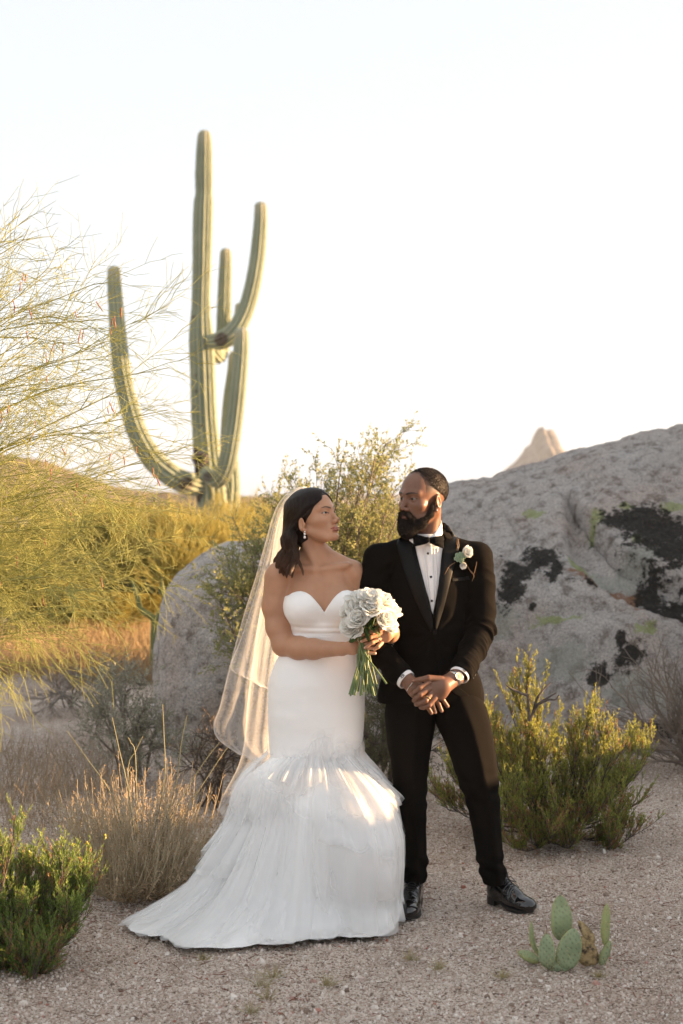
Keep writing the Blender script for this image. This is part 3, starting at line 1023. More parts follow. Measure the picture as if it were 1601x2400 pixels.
FARPV = plant_mat('yellow_green_twigs', (0.29, 0.29, 0.07), (0.44, 0.40, 0.11), (0.50, 0.44, 0.15), 0.7, 0.4, 1.1)
YB = 15.5
tr1 = [at(362, 1560, 13.6), at(361, 1490, 13.6), at(361, 1452, 13.6), at(331, 1428, 13.6), at(322, 1397, 13.6), at(312, 1360, 13.7)]
tr2 = [at(361, 1458, 13.6), at(375, 1437, 13.6), at(386, 1421, 13.6), at(382, 1385, 13.6), at(376, 1340, 13.7)]
broom('palo_verde_tree', 'bright yellow-green palo verde with a forked green trunk beyond the boulder', (at(365, 1165, 14.2)[0], 14.4, 0.62), (0.85, 0.6), 0.62, 34, 201, FARPV, trunk=[(tr1, [0.042, 0.038, 0.034, 0.028, 0.024, 0.018]), (tr2, [0.032, 0.028, 0.024, 0.02, 0.014])], per=(12, 7, 4), lens=(0.22, 0.45, 0.15, 0.32, 0.10, 0.2), r=(0.02, 0.006, 0.0045, 0.003))
broom('palo_verde_tree', 'yellow-green palo verde below the saguaro, hiding the foot of its trunk', (at(490, 1165, 19)[0], 19.5, -0.1), (1.15, 1.0), 0.98, 46, 202, FARPV, per=(12, 7, 4), lens=(0.25, 0.5, 0.15, 0.34, 0.10, 0.2), r=(0.025, 0.007, 0.005, 0.0035))
broom('palo_verde_tree', 'hazy yellow palo verde on the far left behind the near twigs', (at(180, 1165, 17)[0], 17.0, -0.1), (1.15, 1.0), 1.15, 44, 203, FARPV, per=(12, 7, 4), lens=(0.3, 0.6, 0.18, 0.4, 0.10, 0.22), r=(0.025, 0.007, 0.005, 0.0035))
broom('palo_verde_tree', 'low yellow-green palo verde between the cactus and the leafy bush', (at(585, 1165, 24)[0], 24.0, -0.1), (0.7, 1.0), 1.25, 26, 204, FARPV, per=(10, 6, 4), lens=(0.35, 0.8, 0.2, 0.5, 0.12, 0.26), r=(0.025, 0.008, 0.006, 0.004))

# ---- leafy shrubs
def leafy(name, label, limbs_px, Y, root, seed, mat, leaf=(0.012, 0.006), per=(9, 6), lens=(0.15, 0.4, 0.06, 0.16), nleaf=9, group=None, cat='bush', jitter=0.5, twig_r=0.004, bark=None, sink=0.0):
    g = np.random.default_rng(seed)
    root = np.array(root, float)
    t = thing(name, tuple(root), label, cat, group)
    limbs = []
    for q in limbs_px:
        e = at(q[0], q[1], Y + (q[2] if len(q) > 2 else g.uniform(-jitter, jitter))) - np.array((0, 0, sink))
        m = root * 0.45 + e * 0.55 + np.array((0, 0, 0.10)) + g.normal(0, 0.05, 3)
        limbs.append(spline(np.array([root + g.normal(0, 0.05, 3) * (1, 1, 0), m, e]), 10))
    limbs = np.array(limbs)
    P, D, _ = spawn(limbs, per[0], 0.25, 1.0, 0.7, g, 0.1)
    n1 = walk(P, D, g.uniform(lens[0], lens[1], len(P)), 5, 0.14, (0, 0, 0.02), g)
    P, D, _ = spawn(n1, per[1], 0.2, 1.0, 0.8, g, 0.05)
    n2 = walk(P, D, g.uniform(lens[2], lens[3], len(P)), 3, 0.15, (0, 0, 0.01), g)
    V, F, A = twig_mesh([(limbs, 0.009, 0.0035), (n1, twig_r, twig_r * 0.5), (n2, twig_r * 0.5, twig_r * 0.3)], 4)
    obj('branches', V, F, bark or BARK, t)
    P, D, a = spawn(n2, nleaf, 0.1, 1.0, 1.0, g)
    V, F = leaves(P, D, g.uniform(0.7, 1.3, len(P)) * leaf[0], g.uniform(0.7, 1.3, len(P)) * leaf[1])
    obj('foliage', V, F, mat, t, attrs={'age': np.repeat(a, 4)})
    return t


MESQ = plant_mat('mesquite_leaves', (0.17, 0.22, 0.09), (0.29, 0.32, 0.13), (0.38, 0.37, 0.15), 0.55, 0.5, 2.5)
MB = 8.7
lb = [(905, 1000), (880, 1030), (860, 1060), (800, 1045), (815, 1075), (720, 1085), (745, 1105), (690, 1130), (770, 1120), (845, 1100), (900, 1090), (920, 1120), (860, 1150), (905, 1160), (820, 1150), (650, 1150), (630, 1190), (600, 1220), (660, 1210), (720, 1180), (930, 1180), (880, 1210), (840, 1230), (920, 1240), (870, 1260),
      (790, 1200), (590, 1260), (560, 1290), (620, 1280), (660, 1280), (530, 1320), (515, 1370), (560, 1350), (600, 1340), (570, 1400), (610, 1420), (640, 1380), (560, 1440), (590, 1470), (640, 1460), (900, 1300), (850, 1330), (930, 1330), (690, 1340), (740, 1260), (700, 1240)]
leafy('mesquite_bush', 'big leafy dark green mesquite bush filling the space behind the couple', lb, MB, (at(740, 0, 8.8)[0], 8.85, 0), 301, MESQ, per=(15, 7), lens=(0.14, 0.34, 0.06, 0.15), nleaf=10, leaf=(0.021, 0.0105), jitter=0.35, twig_r=0.002, sink=0.10, bark=Mat('mesquite_bark', (0.16, 0.13, 0.10), 0.9).m)
DUSK = plant_mat('dusky_leaves', (0.11, 0.125, 0.065), (0.18, 0.185, 0.10), (0.15, 0.145, 0.07), 0.6, 0.3, 2.5)
lb2 = [(830, 1560), (860, 1500), (900, 1560), (880, 1620), (850, 1680), (900, 1700), (870, 1740), (920, 1650), (840, 1740), (900, 1780), (960, 1700), (860, 1800), (1000, 1720), (1030, 1760), (930, 1800), (1040, 1700), (990, 1640)]
leafy('desert_shrub', 'low grey-green twiggy shrub showing between the gown and the man', lb2, 7.9, (at(900, 0, 8.1)[0], 8.1, 0), 302, DUSK, per=(11, 6), lens=(0.12, 0.28, 0.05, 0.14), nleaf=12, leaf=(0.018, 0.006), jitter=0.25, twig_r=0.0026)
GREYB = plant_mat('grey_leaves', (0.25, 0.265, 0.20), (0.34, 0.345, 0.27), (0.38, 0.37, 0.28), 0.7, 0.2, 3)
lb3 = [(215, 1600), (250, 1570), (300, 1560), (335, 1590), (240, 1640), (290, 1630), (340, 1640), (270, 1690), (320, 1690), (370, 1680), (230, 1690), (400, 1720), (350, 1730), (280, 1740), (430, 1740)]
leafy('desert_shrub', 'soft grey-green shrub at the left foot of the boulder', lb3, 8.5, (at(310, 0, 8.7)[0], 8.75, 0), 303, GREYB, per=(11, 6), lens=(0.12, 0.26, 0.05, 0.13), nleaf=10, leaf=(0.02, 0.0065), jitter=0.3, twig_r=0.002, bark=PALEBARK, sink=0.06)
lb4 = [(120, 1600), (150, 1585), (185, 1600), (100, 1625), (200, 1625), (160, 1630), (215, 1650), (110, 1650)]
DRYL = plant_mat('dry_leaves', (0.27, 0.20, 0.13), (0.38, 0.28, 0.19), None, 0.8, 0.15, 3)
leafy('desert_shrub', 'small brown half-dry shrub on the sandy path at the left', lb4, 11.3, (at(160, 0, 11.5)[0], 11.5, 0.02), 304, DRYL, per=(8, 5), lens=(0.12, 0.24, 0.05, 0.13), nleaf=3, leaf=(0.016, 0.005), jitter=0.2, bark=PALEBARK, sink=0.05)
lb5 = [(470, 1760), (500, 1730), (540, 1750), (520, 1790), (480, 1800), (550, 1790), (500, 1820), (450, 1790)]
leafy('desert_shrub', 'low dry brown shrub tucked under the boulder beside the veil', lb5, 7.7, (at(505, 0, 7.9)[0], 7.9, 0.0), 305, DRYL, per=(8, 5), lens=(0.08, 0.2, 0.04, 0.1), nleaf=6, leaf=(0.013, 0.005), jitter=0.2)


# ---- turpentine bushes: upright plumes set with needle leaves
def plume_bush(name, label, root, spots, Y, seed, mat, needle=(0.011, 0.0022), nl=26, per=16, size=(0.10, 0.22), jitter=0.3, flowers=None, dead=0.0, dead_mat=None):
    g = np.random.default_rng(seed)
    root = np.array(root, float)
    t = thing(name, tuple(root), label, 'bush')
    st = []
    for q in spots:
        e = at(q[0], q[1], Y + (q[2] if len(q) > 2 else g.uniform(-jitter, jitter))) - np.array((0, 0, size[1] * 0.75))
        e[2] = max(e[2], 0.05)
        m = root * 0.4 + e * 0.6 + np.array((0, 0, -0.06)) + g.normal(0, 0.03, 3)
        st.append(spline(np.array([root + g.normal(0, 0.04, 3) * (1, 1, 0), m, e]), 10))
    st = np.array(st)
    P, D, _ = spawn(st, per, 0.30, 1.0, 0.55, g, 0.5)
    n1 = walk(P, D, g.uniform(size[0], size[1], len(P)), 5, 0.07, (0, 0, 0.10), g)
    P, D, _ = spawn(n1, 7, 0.1, 1.0, 0.5, g, 0.35)
    n2 = walk(P, D, g.uniform(0.03, 0.085, len(P)), 3, 0.08, (0, 0, 0.08), g)
    V, F, A = twig_mesh([(st, 0.006, 0.002), (n1, 0.0016, 0.0008), (n2, 0.0009, 0.0006)], 4)
    obj('branches', V, F, BARK, t)
    dmask = g.uniform(size=len(n2)) < dead
    low = (n2[:, 0, 2] - root[2]) < 0.28 * (st[:, -1, 2].max() - root[2])
    dmask |= low & (g.uniform(size=len(n2)) < dead * 3)
    for m, mt, nm in ((~dmask, mat, 'foliage'), (dmask, dead_mat, 'dry_foliage')):
        if mt is None or m.sum() == 0: continue
        P, D, a = spawn(n2[m], nl, 0.0, 1.0, 0.55, g, 0.25)
        V, F = leaves(P, D, g.uniform(0.7, 1.3, len(P)) * needle[0], needle[1])
        hgt = np.clip((P[:, 2] - root[2]) / (st[:, -1, 2].max() - root[2]), 0, 1)
        obj(nm, V, F, mt, t, attrs={'age': np.repeat(np.clip(a * 0.4 + 0.6 * hgt * g.uniform(0.4, 1, len(P)), 0, 1), 4)})
    if flowers is not None:
        i = g.choice(len(n2), 160)
        P = n2[i, -1]
        V, F = leaves(np.repeat(P, 5, 0), g.normal(size=(len(P) * 5, 3)) + (0, 0, 0.8), 0.011, 0.006)
        obj('flowers', V, F, flowers, t, attrs={'age': np.zeros(len(V))}, kind='stuff')
    return t


TURP = plant_mat('turpentine_needles', (0.18, 0.25, 0.05), (0.30, 0.35, 0.08), (0.44, 0.42, 0.10), 0.6, 0.45, 4)
TURPD = plant_mat('dry_needles', (0.32, 0.18, 0.08), (0.44, 0.27, 0.13), None, 0.8, 0.2, 4)
sp = [(1235, 1535, -.1), (1215, 1570, -.05), (1260, 1575, -.1), (1195, 1590, 0), (1160, 1650), (1140, 1630), (1185, 1660), (1220, 1680), (1260, 1670), (1300, 1650), (1340, 1655), (1375, 1625), (1395, 1640), (1420, 1660), (1350, 1700), (1400, 1700), (1430, 1710), (1300, 1720), (1240, 1730), (1180, 1720), (1150, 1710),
      (1460, 1690, .1), (1490, 1680, .2), (1520, 1700, .1), (1500, 1740), (1470, 1760), (1440, 1780), (1380, 1780), (1320, 1780), (1270, 1780, -.3), (1250, 1800, -.3), (1200, 1790, -.3), (1170, 1800, -.3), (1180, 1850, -.4), (1220, 1850, -.4), (1310, 1840, -.4), (1380, 1830, -.3), (1410, 1850, -.3), (1450, 1830), (1500, 1810), (1290, 1890, -.4), (1240, 1900, -.4),
      (1180, 1900, -.4), (1350, 1890, -.4), (1430, 1900, -.3), (1480, 1890, -.2), (1460, 1860, -.2), (1060, 1760, .1), (1080, 1800, .1), (1020, 1800, .2), (1100, 1750, .2), (1120, 1690, .1), (1050, 1830, .1), (1110, 1840, .0)]
plume_bush('turpentine_bush', 'large green and yellow turpentine bush glowing in the low sun beside the man', (at(1290, 0, 7.3)[0], 7.35, 0), sp, 7.2, 401, TURP, jitter=0.30, per=20, nl=17, needle=(0.015, 0.0036), size=(0.09, 0.20), dead=0.10, dead_mat=TURPD)
FRONT = plant_mat('green_needles', (0.13, 0.25, 0.04), (0.22, 0.34, 0.065), (0.32, 0.40, 0.10), 0.6, 0.35, 5)
YFLOW = Mat('yellow_flowers', (0.42, 0.36, 0.05), 0.7).m
sp = [(30, 1910), (80, 1950), (120, 1960), (150, 1975), (185, 1990), (195, 2020), (190, 2050), (150, 2050), (110, 2020), (60, 2000), (20, 1980), (-30, 1940), (-60, 2000), (160, 2090), (120, 2080), (60, 2070), (10, 2060), (150, 2140), (140, 2180), (100, 2140), (50, 2130), (0, 2120), (120, 2220), (90, 2260), (60, 2200), (30, 2240), (-20, 2200), (60, 2290), (110, 2270), (-80, 2080), (-60, 2260), (0, 2290), (-110, 2150), (-40, 2320)]
plume_bush('turpentine_bush', 'fresh green turpentine bush with tiny yellow flowers in the near left corner', (at(10, 0, 5.3)[0], 5.32, 0), sp, 5.25, 402, FRONT, needle=(0.014, 0.0027), nl=18, per=22, size=(0.07, 0.15), jitter=0.18, flowers=YFLOW, dead=0.10, dead_mat=TURPD)

# ---- dry buckwheat left of the train
g = np.random.default_rng(501)
bw = thing('dry_bush', tuple(at(310, 0, 6.15) * (1, 1, 0)), 'round straw-coloured dry bush of thin stalks beside the white train', 'bush')
base = np.array((at(315, 0, 6.15)[0], 6.15, 0.0))
n = 180
u = g.uniform(0, 6.283, n); rr = np.sqrt(g.uniform(0, 1, n))
st = walk(base + np.stack([np.cos(u) * 0.12 * rr, np.sin(u) * 0.12 * rr, np.zeros(n)], 1), np.stack([np.cos(u) * rr * 0.98, np.sin(u) * rr * 0.98, 1.10 - 0.70 * rr], 1), g.uniform(0.20, 0.34, n), 5, 0.07, (0, 0, 0.05), g)
P, D, _ = spawn(st, 4, 0.25, 0.95, 0.45, g, 0.42)
s2 = walk(P, D, g.uniform(0.14, 0.34, len(P)), 6, 0.05, (0, 0, 0.13), g)
P, D, _ = spawn(s2[:, -3:], 3, 0.2, 1.0, 0.7, g, 0.2)
s3 = walk(P, D, g.uniform(0.012, 0.04, len(P)), 2, 0.1, (0, 0, 0.05), g)
V, F, A = twig_mesh([(st, 0.0026, 0.0016), (s2, 0.0015, 0.0010), (s3, 0.0010, 0.0007)], 3)
STRAW = plant_mat('dry_stalks', (0.42, 0.34, 0.22), (0.55, 0.46, 0.31), (0.54, 0.45, 0.31), 0.8, 0.15, 9)
obj('stalks', V, F, STRAW, bw, attrs={'age': A})
P = s3[:, -1]
V, F = leaves(np.repeat(P, 2, 0), g.normal(size=(len(P) * 2, 3)), 0.0065, 0.005)
obj('seed_heads', V, F, plant_mat('dry_heads', (0.30, 0.19, 0.09), (0.42, 0.28, 0.15), None, 0.9, 0.1, 9), bw, attrs={'age': np.zeros(len(V))})
low = np.concatenate([st, ])
P, D, a = spawn(low, 26, 0.05, 1.0, 1.2, g)
V, F = leaves(P, D - np.array((0, 0, 0.4)), g.uniform(0.014, 0.032, len(P)), g.uniform(0.004, 0.008, len(P)))
obj('curled_leaves', V, F, plant_mat('curled_dry_leaf', (0.34, 0.24, 0.14), (0.48, 0.37, 0.25), None, 0.9, 0.15, 14), bw, attrs={'age': np.zeros(len(V))})
tall = [[(300, 2000), (265, 1870), (205, 1780), (156, 1712)], [(320, 2000), (300, 1850), (280, 1760), (263, 1682)], [(350, 2000), (385, 1830), (384, 1720), (381, 1650)], [(360, 2000), (410, 1850), (425, 1740), (439, 1675)], [(350, 2000), (450, 1830), (490, 1770), (515, 1740)], [(340, 2020), (460, 1860), (520, 1770), (548, 1735)], [(320, 2000), (318, 1780), (306, 1740), (300, 1728)], [(320, 2000), (300, 1810), (318, 1760), (335, 1725)]]
tp = np.array([spline(np.array([at(x, y, 6.1 + 0.05 * i) for x, y in q]), 12) for i, q in enumerate(tall)])
V, F, A = twig_mesh([(tp, 0.0030, 0.0015)], 5)
obj('tall_stalks', V, F, plant_mat('grey_green_stalks', (0.20, 0.215, 0.14), (0.28, 0.28, 0.19), (0.33, 0.30, 0.17), 0.8, 0.1, 9), bw, attrs={'age': A})

# ---- bare grey branches at the right edge, dead twigs sticking out of the green bush
g = np.random.default_rng(601)
db = thing('dead_shrub', tuple(at(1610, 0, 8.9) * (1, 1, 0)), 'bare grey dead shrub with tangled twigs at the right edge under the rock', 'bush')
base = np.array((at(1625, 0, 8.9)[0], 8.9, 0.0))
n = 40
d = np.stack([g.uniform(-1.1, 0.7, n), g.uniform(-0.6, 0.5, n), g.uniform(0.35, 1.2, n)], 1)
s1 = walk(base + g.normal(0, 0.05, (n, 3)) * (1, 1, 0.2) + (0, 0, 0.05), d, g.uniform(0.35, 0.75, n), 7, 0.14, (0, 0, 0.0), g)
P, D, _ = spawn(s1, 7, 0.2, 1.0, 0.6, g, 0.1)
s2 = walk(P, D, g.uniform(0.12, 0.36, len(P)), 5, 0.14, (0, 0, 0.02), g)
P, D, _ = spawn(s2, 3, 0.2, 1.0, 0.6, g, 0.1)
s3 = walk(P, D, g.uniform(0.05, 0.16, len(P)), 3, 0.14, (0, 0, 0.02), g)
V, F, A = twig_mesh([(s1, 0.008, 0.004), (s2, 0.0034, 0.002), (s3, 0.002, 0.001)], 4)
DEADT = plant_mat('dead_twigs', (0.17, 0.135, 0.11), (0.29, 0.24, 0.20), None, 0.9, 0.0, 9)
obj('branches', V, F, DEADT, db, attrs={'age': A})
ds = thing('dead_branch', tuple(at(1240, 0, 7.2) * (1, 1, 0)), 'dark bare forked branch poking up out of the green turpentine bush', 'branch')
q = [[(1240, 1690), (1262, 1650), (1290, 1632), (1304, 1624)], [(1250, 1668), (1258, 1640), (1272, 1618), (1290, 1600)], [(1240, 1690), (1238, 1650), (1236, 1625), (1238, 1612)], [(1262, 1650), (1285, 1640), (1302, 1640), (1310, 1628)], [(1236, 1630), (1215, 1622), (1195, 1612), (1184, 1604)]]
tp = np.array([spline(np.array([at(x, y, 6.85) for x, y in a]), 10) for a in q])
V, F, A = twig_mesh([(tp, 0.008, 0.003)], 6)
obj('branches', V, F, BARK, ds)

# ---- dry grass behind, small tufts in front
g = np.random.default_rng(701)
n = 5200
x = np.concatenate([g.uniform(-4.6, -1.1, n), g.uniform(-5.5, -1.2, 2600)]); y = np.concatenate([g.uniform(13.2, 17.5, n), g.uniform(17, 26, 2600)])
P0 = np.stack([x, y, ground_h(x, y)], 1)
gp = walk(P0, g.normal(0, 0.3, (len(x), 3)) + (0, 0, 1), g.uniform(0.12, 0.42, len(x)), 3, 0.1, (0.03, 0, -0.04), g)
V, F, A = twig_mesh([(gp, 0.0055, 0.002)], 3)
o = obj('dry_grass', V, F, plant_mat('pale_grass', (0.33, 0.225, 0.12), (0.44, 0.32, 0.18), (0.5, 0.38, 0.22), 0.9, 0.25, 2), attrs={'age': A}, kind='stuff')
n = 900
x = g.uniform(-2.4, -1.25, n); y = g.uniform(7.2, 9.4, n)
P0 = np.stack([x, y, ground_h(x, y)], 1)
gp = walk(P0, g.normal(0, 0.35, (n, 3)) + (0, 0, 1), g.uniform(0.12, 0.38, n), 3, 0.1, (0.02, 0, -0.03), g)
V, F, A = twig_mesh([(gp, 0.0016, 0.0006)], 3)
obj('dry_grass', V, F, plant_mat('fine_pale_grass', (0.30, 0.22, 0.14), (0.40, 0.31, 0.20), (0.45, 0.35, 0.24), 0.9, 0.2, 4), attrs={'age': A}, kind='stuff')
TUFT = plant_mat('tuft_blades', (0.30, 0.25, 0.11), (0.42, 0.35, 0.17), (0.47, 0.40, 0.22), 0.9, 0.2, 14)
spots = [(640, 2290, .05, 'straw-coloured grass tuft on gravel below the train, taller of two close ones'), (612, 2312, .05, 'sparse green-tinged tuft on the gravel left of the taller straw one'), (627, 2340, .04, 'small yellow tuft on the gravel nearest to the bottom edge, below the other tufts'), (765, 2310, .045, 'pale straw tuft on open gravel in front of the middle of the gown'),
         (963, 2250, .04, 'pale straw-coloured tuft on the gravel in front of the shoe by the gown'), (1025, 2272, .04, 'flat green-grey tuft on the gravel between the shoes and the prickly pear'), (1178, 2292, .035, 'tiny yellow tuft on the gravel just left of the prickly pear'), (1405, 2290, .03, 'tiny straw tuft on the gravel right in front of the prickly pear'), (478, 2250, .03, 'tiny pale tuft on the gravel under the hem of the train'), (590, 2375, .04, 'thin dry tuft at the very bottom edge of the gravel')]
for i, (px, py, r, lab) in enumerate(spots):
    Yt = ground_y(py)
    c = at(px, py, Yt); c[2] = 0
    n = 46
    u = g.uniform(0, 6.283, n); q = g.uniform(0, 1, n)
    gp = walk(c + np.stack([np.cos(u), np.sin(u), 0 * u], 1) * (r * 0.5 * q)[:, None], np.stack([np.cos(u) * q, np.sin(u) * q, 0.9 - 0.4 * q], 1), g.uniform(0.4, 1.0, n) * r * 1.3, 3, 0.12, (0, 0, -0.06), g)
    V, F, A = twig_mesh([(gp, 0.0009, 0.0004)], 3)
    o = obj('grass_tuft', V, F, TUFT, attrs={'age': A})
    tag(o, lab, 'grass tuft', 'small grass tufts on the gravel')
# far scrub that reads as one mass
g = np.random.default_rng(801)
n = 1500
cx = np.concatenate([g.uniform(-70, 60, 900), g.uniform(-16, 2, 600)]); cyy = np.concatenate([g.uniform(45, 190, 900), g.uniform(26, 60, 600)])
rr = np.concatenate([g.uniform(0.4, 1.3, 900), g.uniform(0.25, 0.6, 600)])
k = 46
d = g.normal(size=(n, k, 3)); d[..., 2] = np.abs(d[..., 2]) * 0.8
d = norm(d) * g.uniform(0.5, 1, (n, k, 1)) ** 0.5
P = np.stack([cx, cyy, np.zeros(n)], 1)[:, None] + d * rr[:, None, None]
V, F = leaves(P.reshape(-1, 3), g.normal(size=(n * k, 3)), np.repeat(rr * 0.42, k), np.repeat(rr * 0.24, k))
obj('desert_scrub', V, F, plant_mat('scrub_leaves', (0.095, 0.105, 0.04), (0.19, 0.175, 0.06), None, 0.8, 0.25, 0.2), attrs={'age': np.zeros(len(V))}, kind='stuff')
# red-brown dry litter on the gravel
g = np.random.default_rng(901)
n = 800
x = g.uniform(-1.5, 1.5, n); y = g.uniform(4.5, 7.5, n)
P0 = np.stack([x, y, ground_h(x, y) + 0.006], 1)
u = g.uniform(0, 6.283, n)
lp = walk(P0, np.stack([np.cos(u), np.sin(u), 0.05 * g.normal(size=n)], 1), g.uniform(0.01, 0.06, n), 3, 0.2, (0, 0, 0), g)
V, F, A = twig_mesh([(lp, 0.0018, 0.0010)], 3)
obj('twig_litter', V, F, plant_mat('litter', (0.20, 0.065, 0.035), (0.14, 0.09, 0.06), None, 0.9, 0, 4), attrs={'age': A}, kind='stuff')

# ================================================================== prickly pear
CY_ = 5.19
pp = thing('prickly_pear', tuple(at(1330, 0, CY_) * (1, 1, 0)), 'small prickly pear cactus with flat spotted pads growing in the gravel', 'cactus')
PAD = Mat('prickly_pear_skin', (0.22, 0.28, 0.16), 0.65)
c = PAD.ramp(PAD.noise(22, 4, 0.6), [(0.3, (0.165, 0.225, 0.135)), (0.7, (0.25, 0.31, 0.185))])
c = PAD.mix(PAD.attr('dot'), c, (0.07, 0.075, 0.05))
c = PAD.mix(PAD.attr('warm'), c, (0.34, 0.36, 0.13))
PAD.base(c)
PAD.bump(PAD.noise(60, 3), 0.2, 0.004)
DRYPAD = Mat('dry_pad', (0.30, 0.20, 0.09), 0.9)
DRYPAD.base(DRYPAD.ramp(DRYPAD.noise(40, 4, 0.7), [(0.35, (0.05, 0.035, 0.025)), (0.5, (0.27, 0.19, 0.09)), (0.7, (0.42, 0.32, 0.17))]))
SPINE = Mat('spines', (0.50, 0.40, 0.20), 0.7).m


def pad(base_px, tip_px, w_px, dy, yaw=0.0, mat=None, warm=0.15, thick=0.016, bow=0.0, spines=60, seed=0, tilt=0.0):
    g = np.random.default_rng(seed + 40)
    Y = CY_ + dy
    A_, B_ = at(*base_px, Y), at(*tip_px, Y + tilt)
    up = B_ - A_
    L = np.linalg.norm(up); up /= L
    sd = np.array((math.cos(yaw), math.sin(yaw), 0.0)); sd = norm(sd - up * (sd @ up))
    nr = np.cross(sd, up)
    if nr[1] > 0: nr = -nr
    W = w_px / FPX * Y / 2
    n, m = 40, 26
    a = np.linspace(0, 2 * math.pi, n, endpoint=False)
    t = np.linspace(0, 1, m)
    T_, A2 = np.meshgrid(t, a, indexing='ij')
    wprof = W * np.sqrt(np.clip(np.sin(math.pi * np.clip(T_, 0.001, 0.999) ** 0.78), 0, 1))
    wprof = np.maximum(wprof, W * 0.25 * (T_ < 0.06))
    hgt = T_ * L
    th = thick * np.sqrt(np.clip(np.sin(math.pi * np.clip(T_, 0.002, 0.998) ** 0.85), 0, 1))
    x = wprof * np.cos(a)[None]
    z = th * np.sign(np.sin(a))[None] * np.abs(np.sin(a))[None] ** 0.8
    bend = bow * np.sin(math.pi * T_)
    P = A_ + up * hgt[..., None] + sd * (x + bend)[..., None] + nr * z[..., None]
    P = P + nr * (0.006 * fbm(P * 18, 2, seed))[..., None]
    # areoles in a diamond grid on both faces
    su = 0.021
    gu, gv = x / su, hgt / su
    r1 = np.hypot(gu + gv - np.round(gu + gv), gu - gv - np.round(gu - gv))
    V = P.reshape(-1, 3)
    o = obj('pad', V, grid_faces(n, m, True), mat or PAD.m, pp, attrs={'dot': smooth01(r1, 0.26, 0.10).ravel() * 0.9, 'warm': np.clip(warm + 0.5 * smooth01(np.abs(np.cos(A2)), 0.8, 1.0), 0, 1).ravel() * 0.8})
    if spines:
        i = g.integers(int(n * m * 0.05), n * m, spines)
        P0 = V[i]
        out = norm(P0 - (A_ + B_) / 2 + nr * 0.04)
        sp_ = np.stack([P0, P0 + out * g.uniform(0.008, 0.024, spines)[:, None] + g.normal(0, 0.004, (spines, 3))], 1)
        Vs, Fs = tubes(sp_, np.tile([[0.0006, 0.0002]], (spines, 1)), 3)
        obj('spines', Vs, Fs, SPINE, o, kind='stuff')
    return o


pad((1319, 2204), (1312, 2098), 56, 0.05, 0.35, seed=1, warm=0.25)
pad((1324, 2272), (1346, 2176), 60, -0.02, 0.10, seed=2)
pad((1282, 2268), (1282, 2188), 40, -0.03, -0.25, seed=3)
pad((1300, 2280), (1312, 2245), 60, -0.01, 0.0, seed=4, warm=0.05)
pad((1418, 2216), (1422, 2118), 26, 0.06, 0.9, seed=5, warm=0.7)
pad((1408, 2262), (1430, 2205), 22, 0.05, 0.5, seed=6, warm=0.2)
pad((1264, 2250), (1214, 2232), 30, 0.05, 0.9, seed=7, warm=0.4)
pad((1262, 2238), (1246, 2160), 13, 0.06, 0.3, seed=8, warm=0.5, bow=-0.012, thick=0.010)
pad((1385, 2262), (1362, 2195), 52, 0.04, 0.2, mat=DRYPAD.m, seed=9, spines=30)
pad((1392, 2212), (1356, 2158), 26, 0.05, 0.4, mat=DRYPAD.m, seed=10, spines=10, thick=0.010)
pad((1400, 2258), (1380, 2225), 36, 0.06, 0.8, mat=DRYPAD.m, seed=11, spines=10)
# ================================================================== people
BY = 6.0


def b(px, py, dy=0.0):
    return at(px, py, BY + dy)


def skin_mat(name, deep, mid, rough=0.5):
    M = Mat(name, mid, rough)
    c = M.ramp(M.noise(22, 3, 0.5), [(0.2, deep), (0.8, mid)])
    c = M.mix(M.attr('tint', 'Alpha'), c, M.attr('tint', 'Color'))
    M.base(c)
    M.b.inputs['Subsurface Weight'].default_value = 0.10
    M.b.inputs['Subsurface Radius'].default_value = (1.0, 0.35, 0.2)
    M.b.inputs['Subsurface Scale'].default_value = 0.006
    M.b.inputs['Specular IOR Level'].default_value = 0.35
    M.bump(M.noise(260, 3, 0.6), 0.12, 0.002)
    return M.m


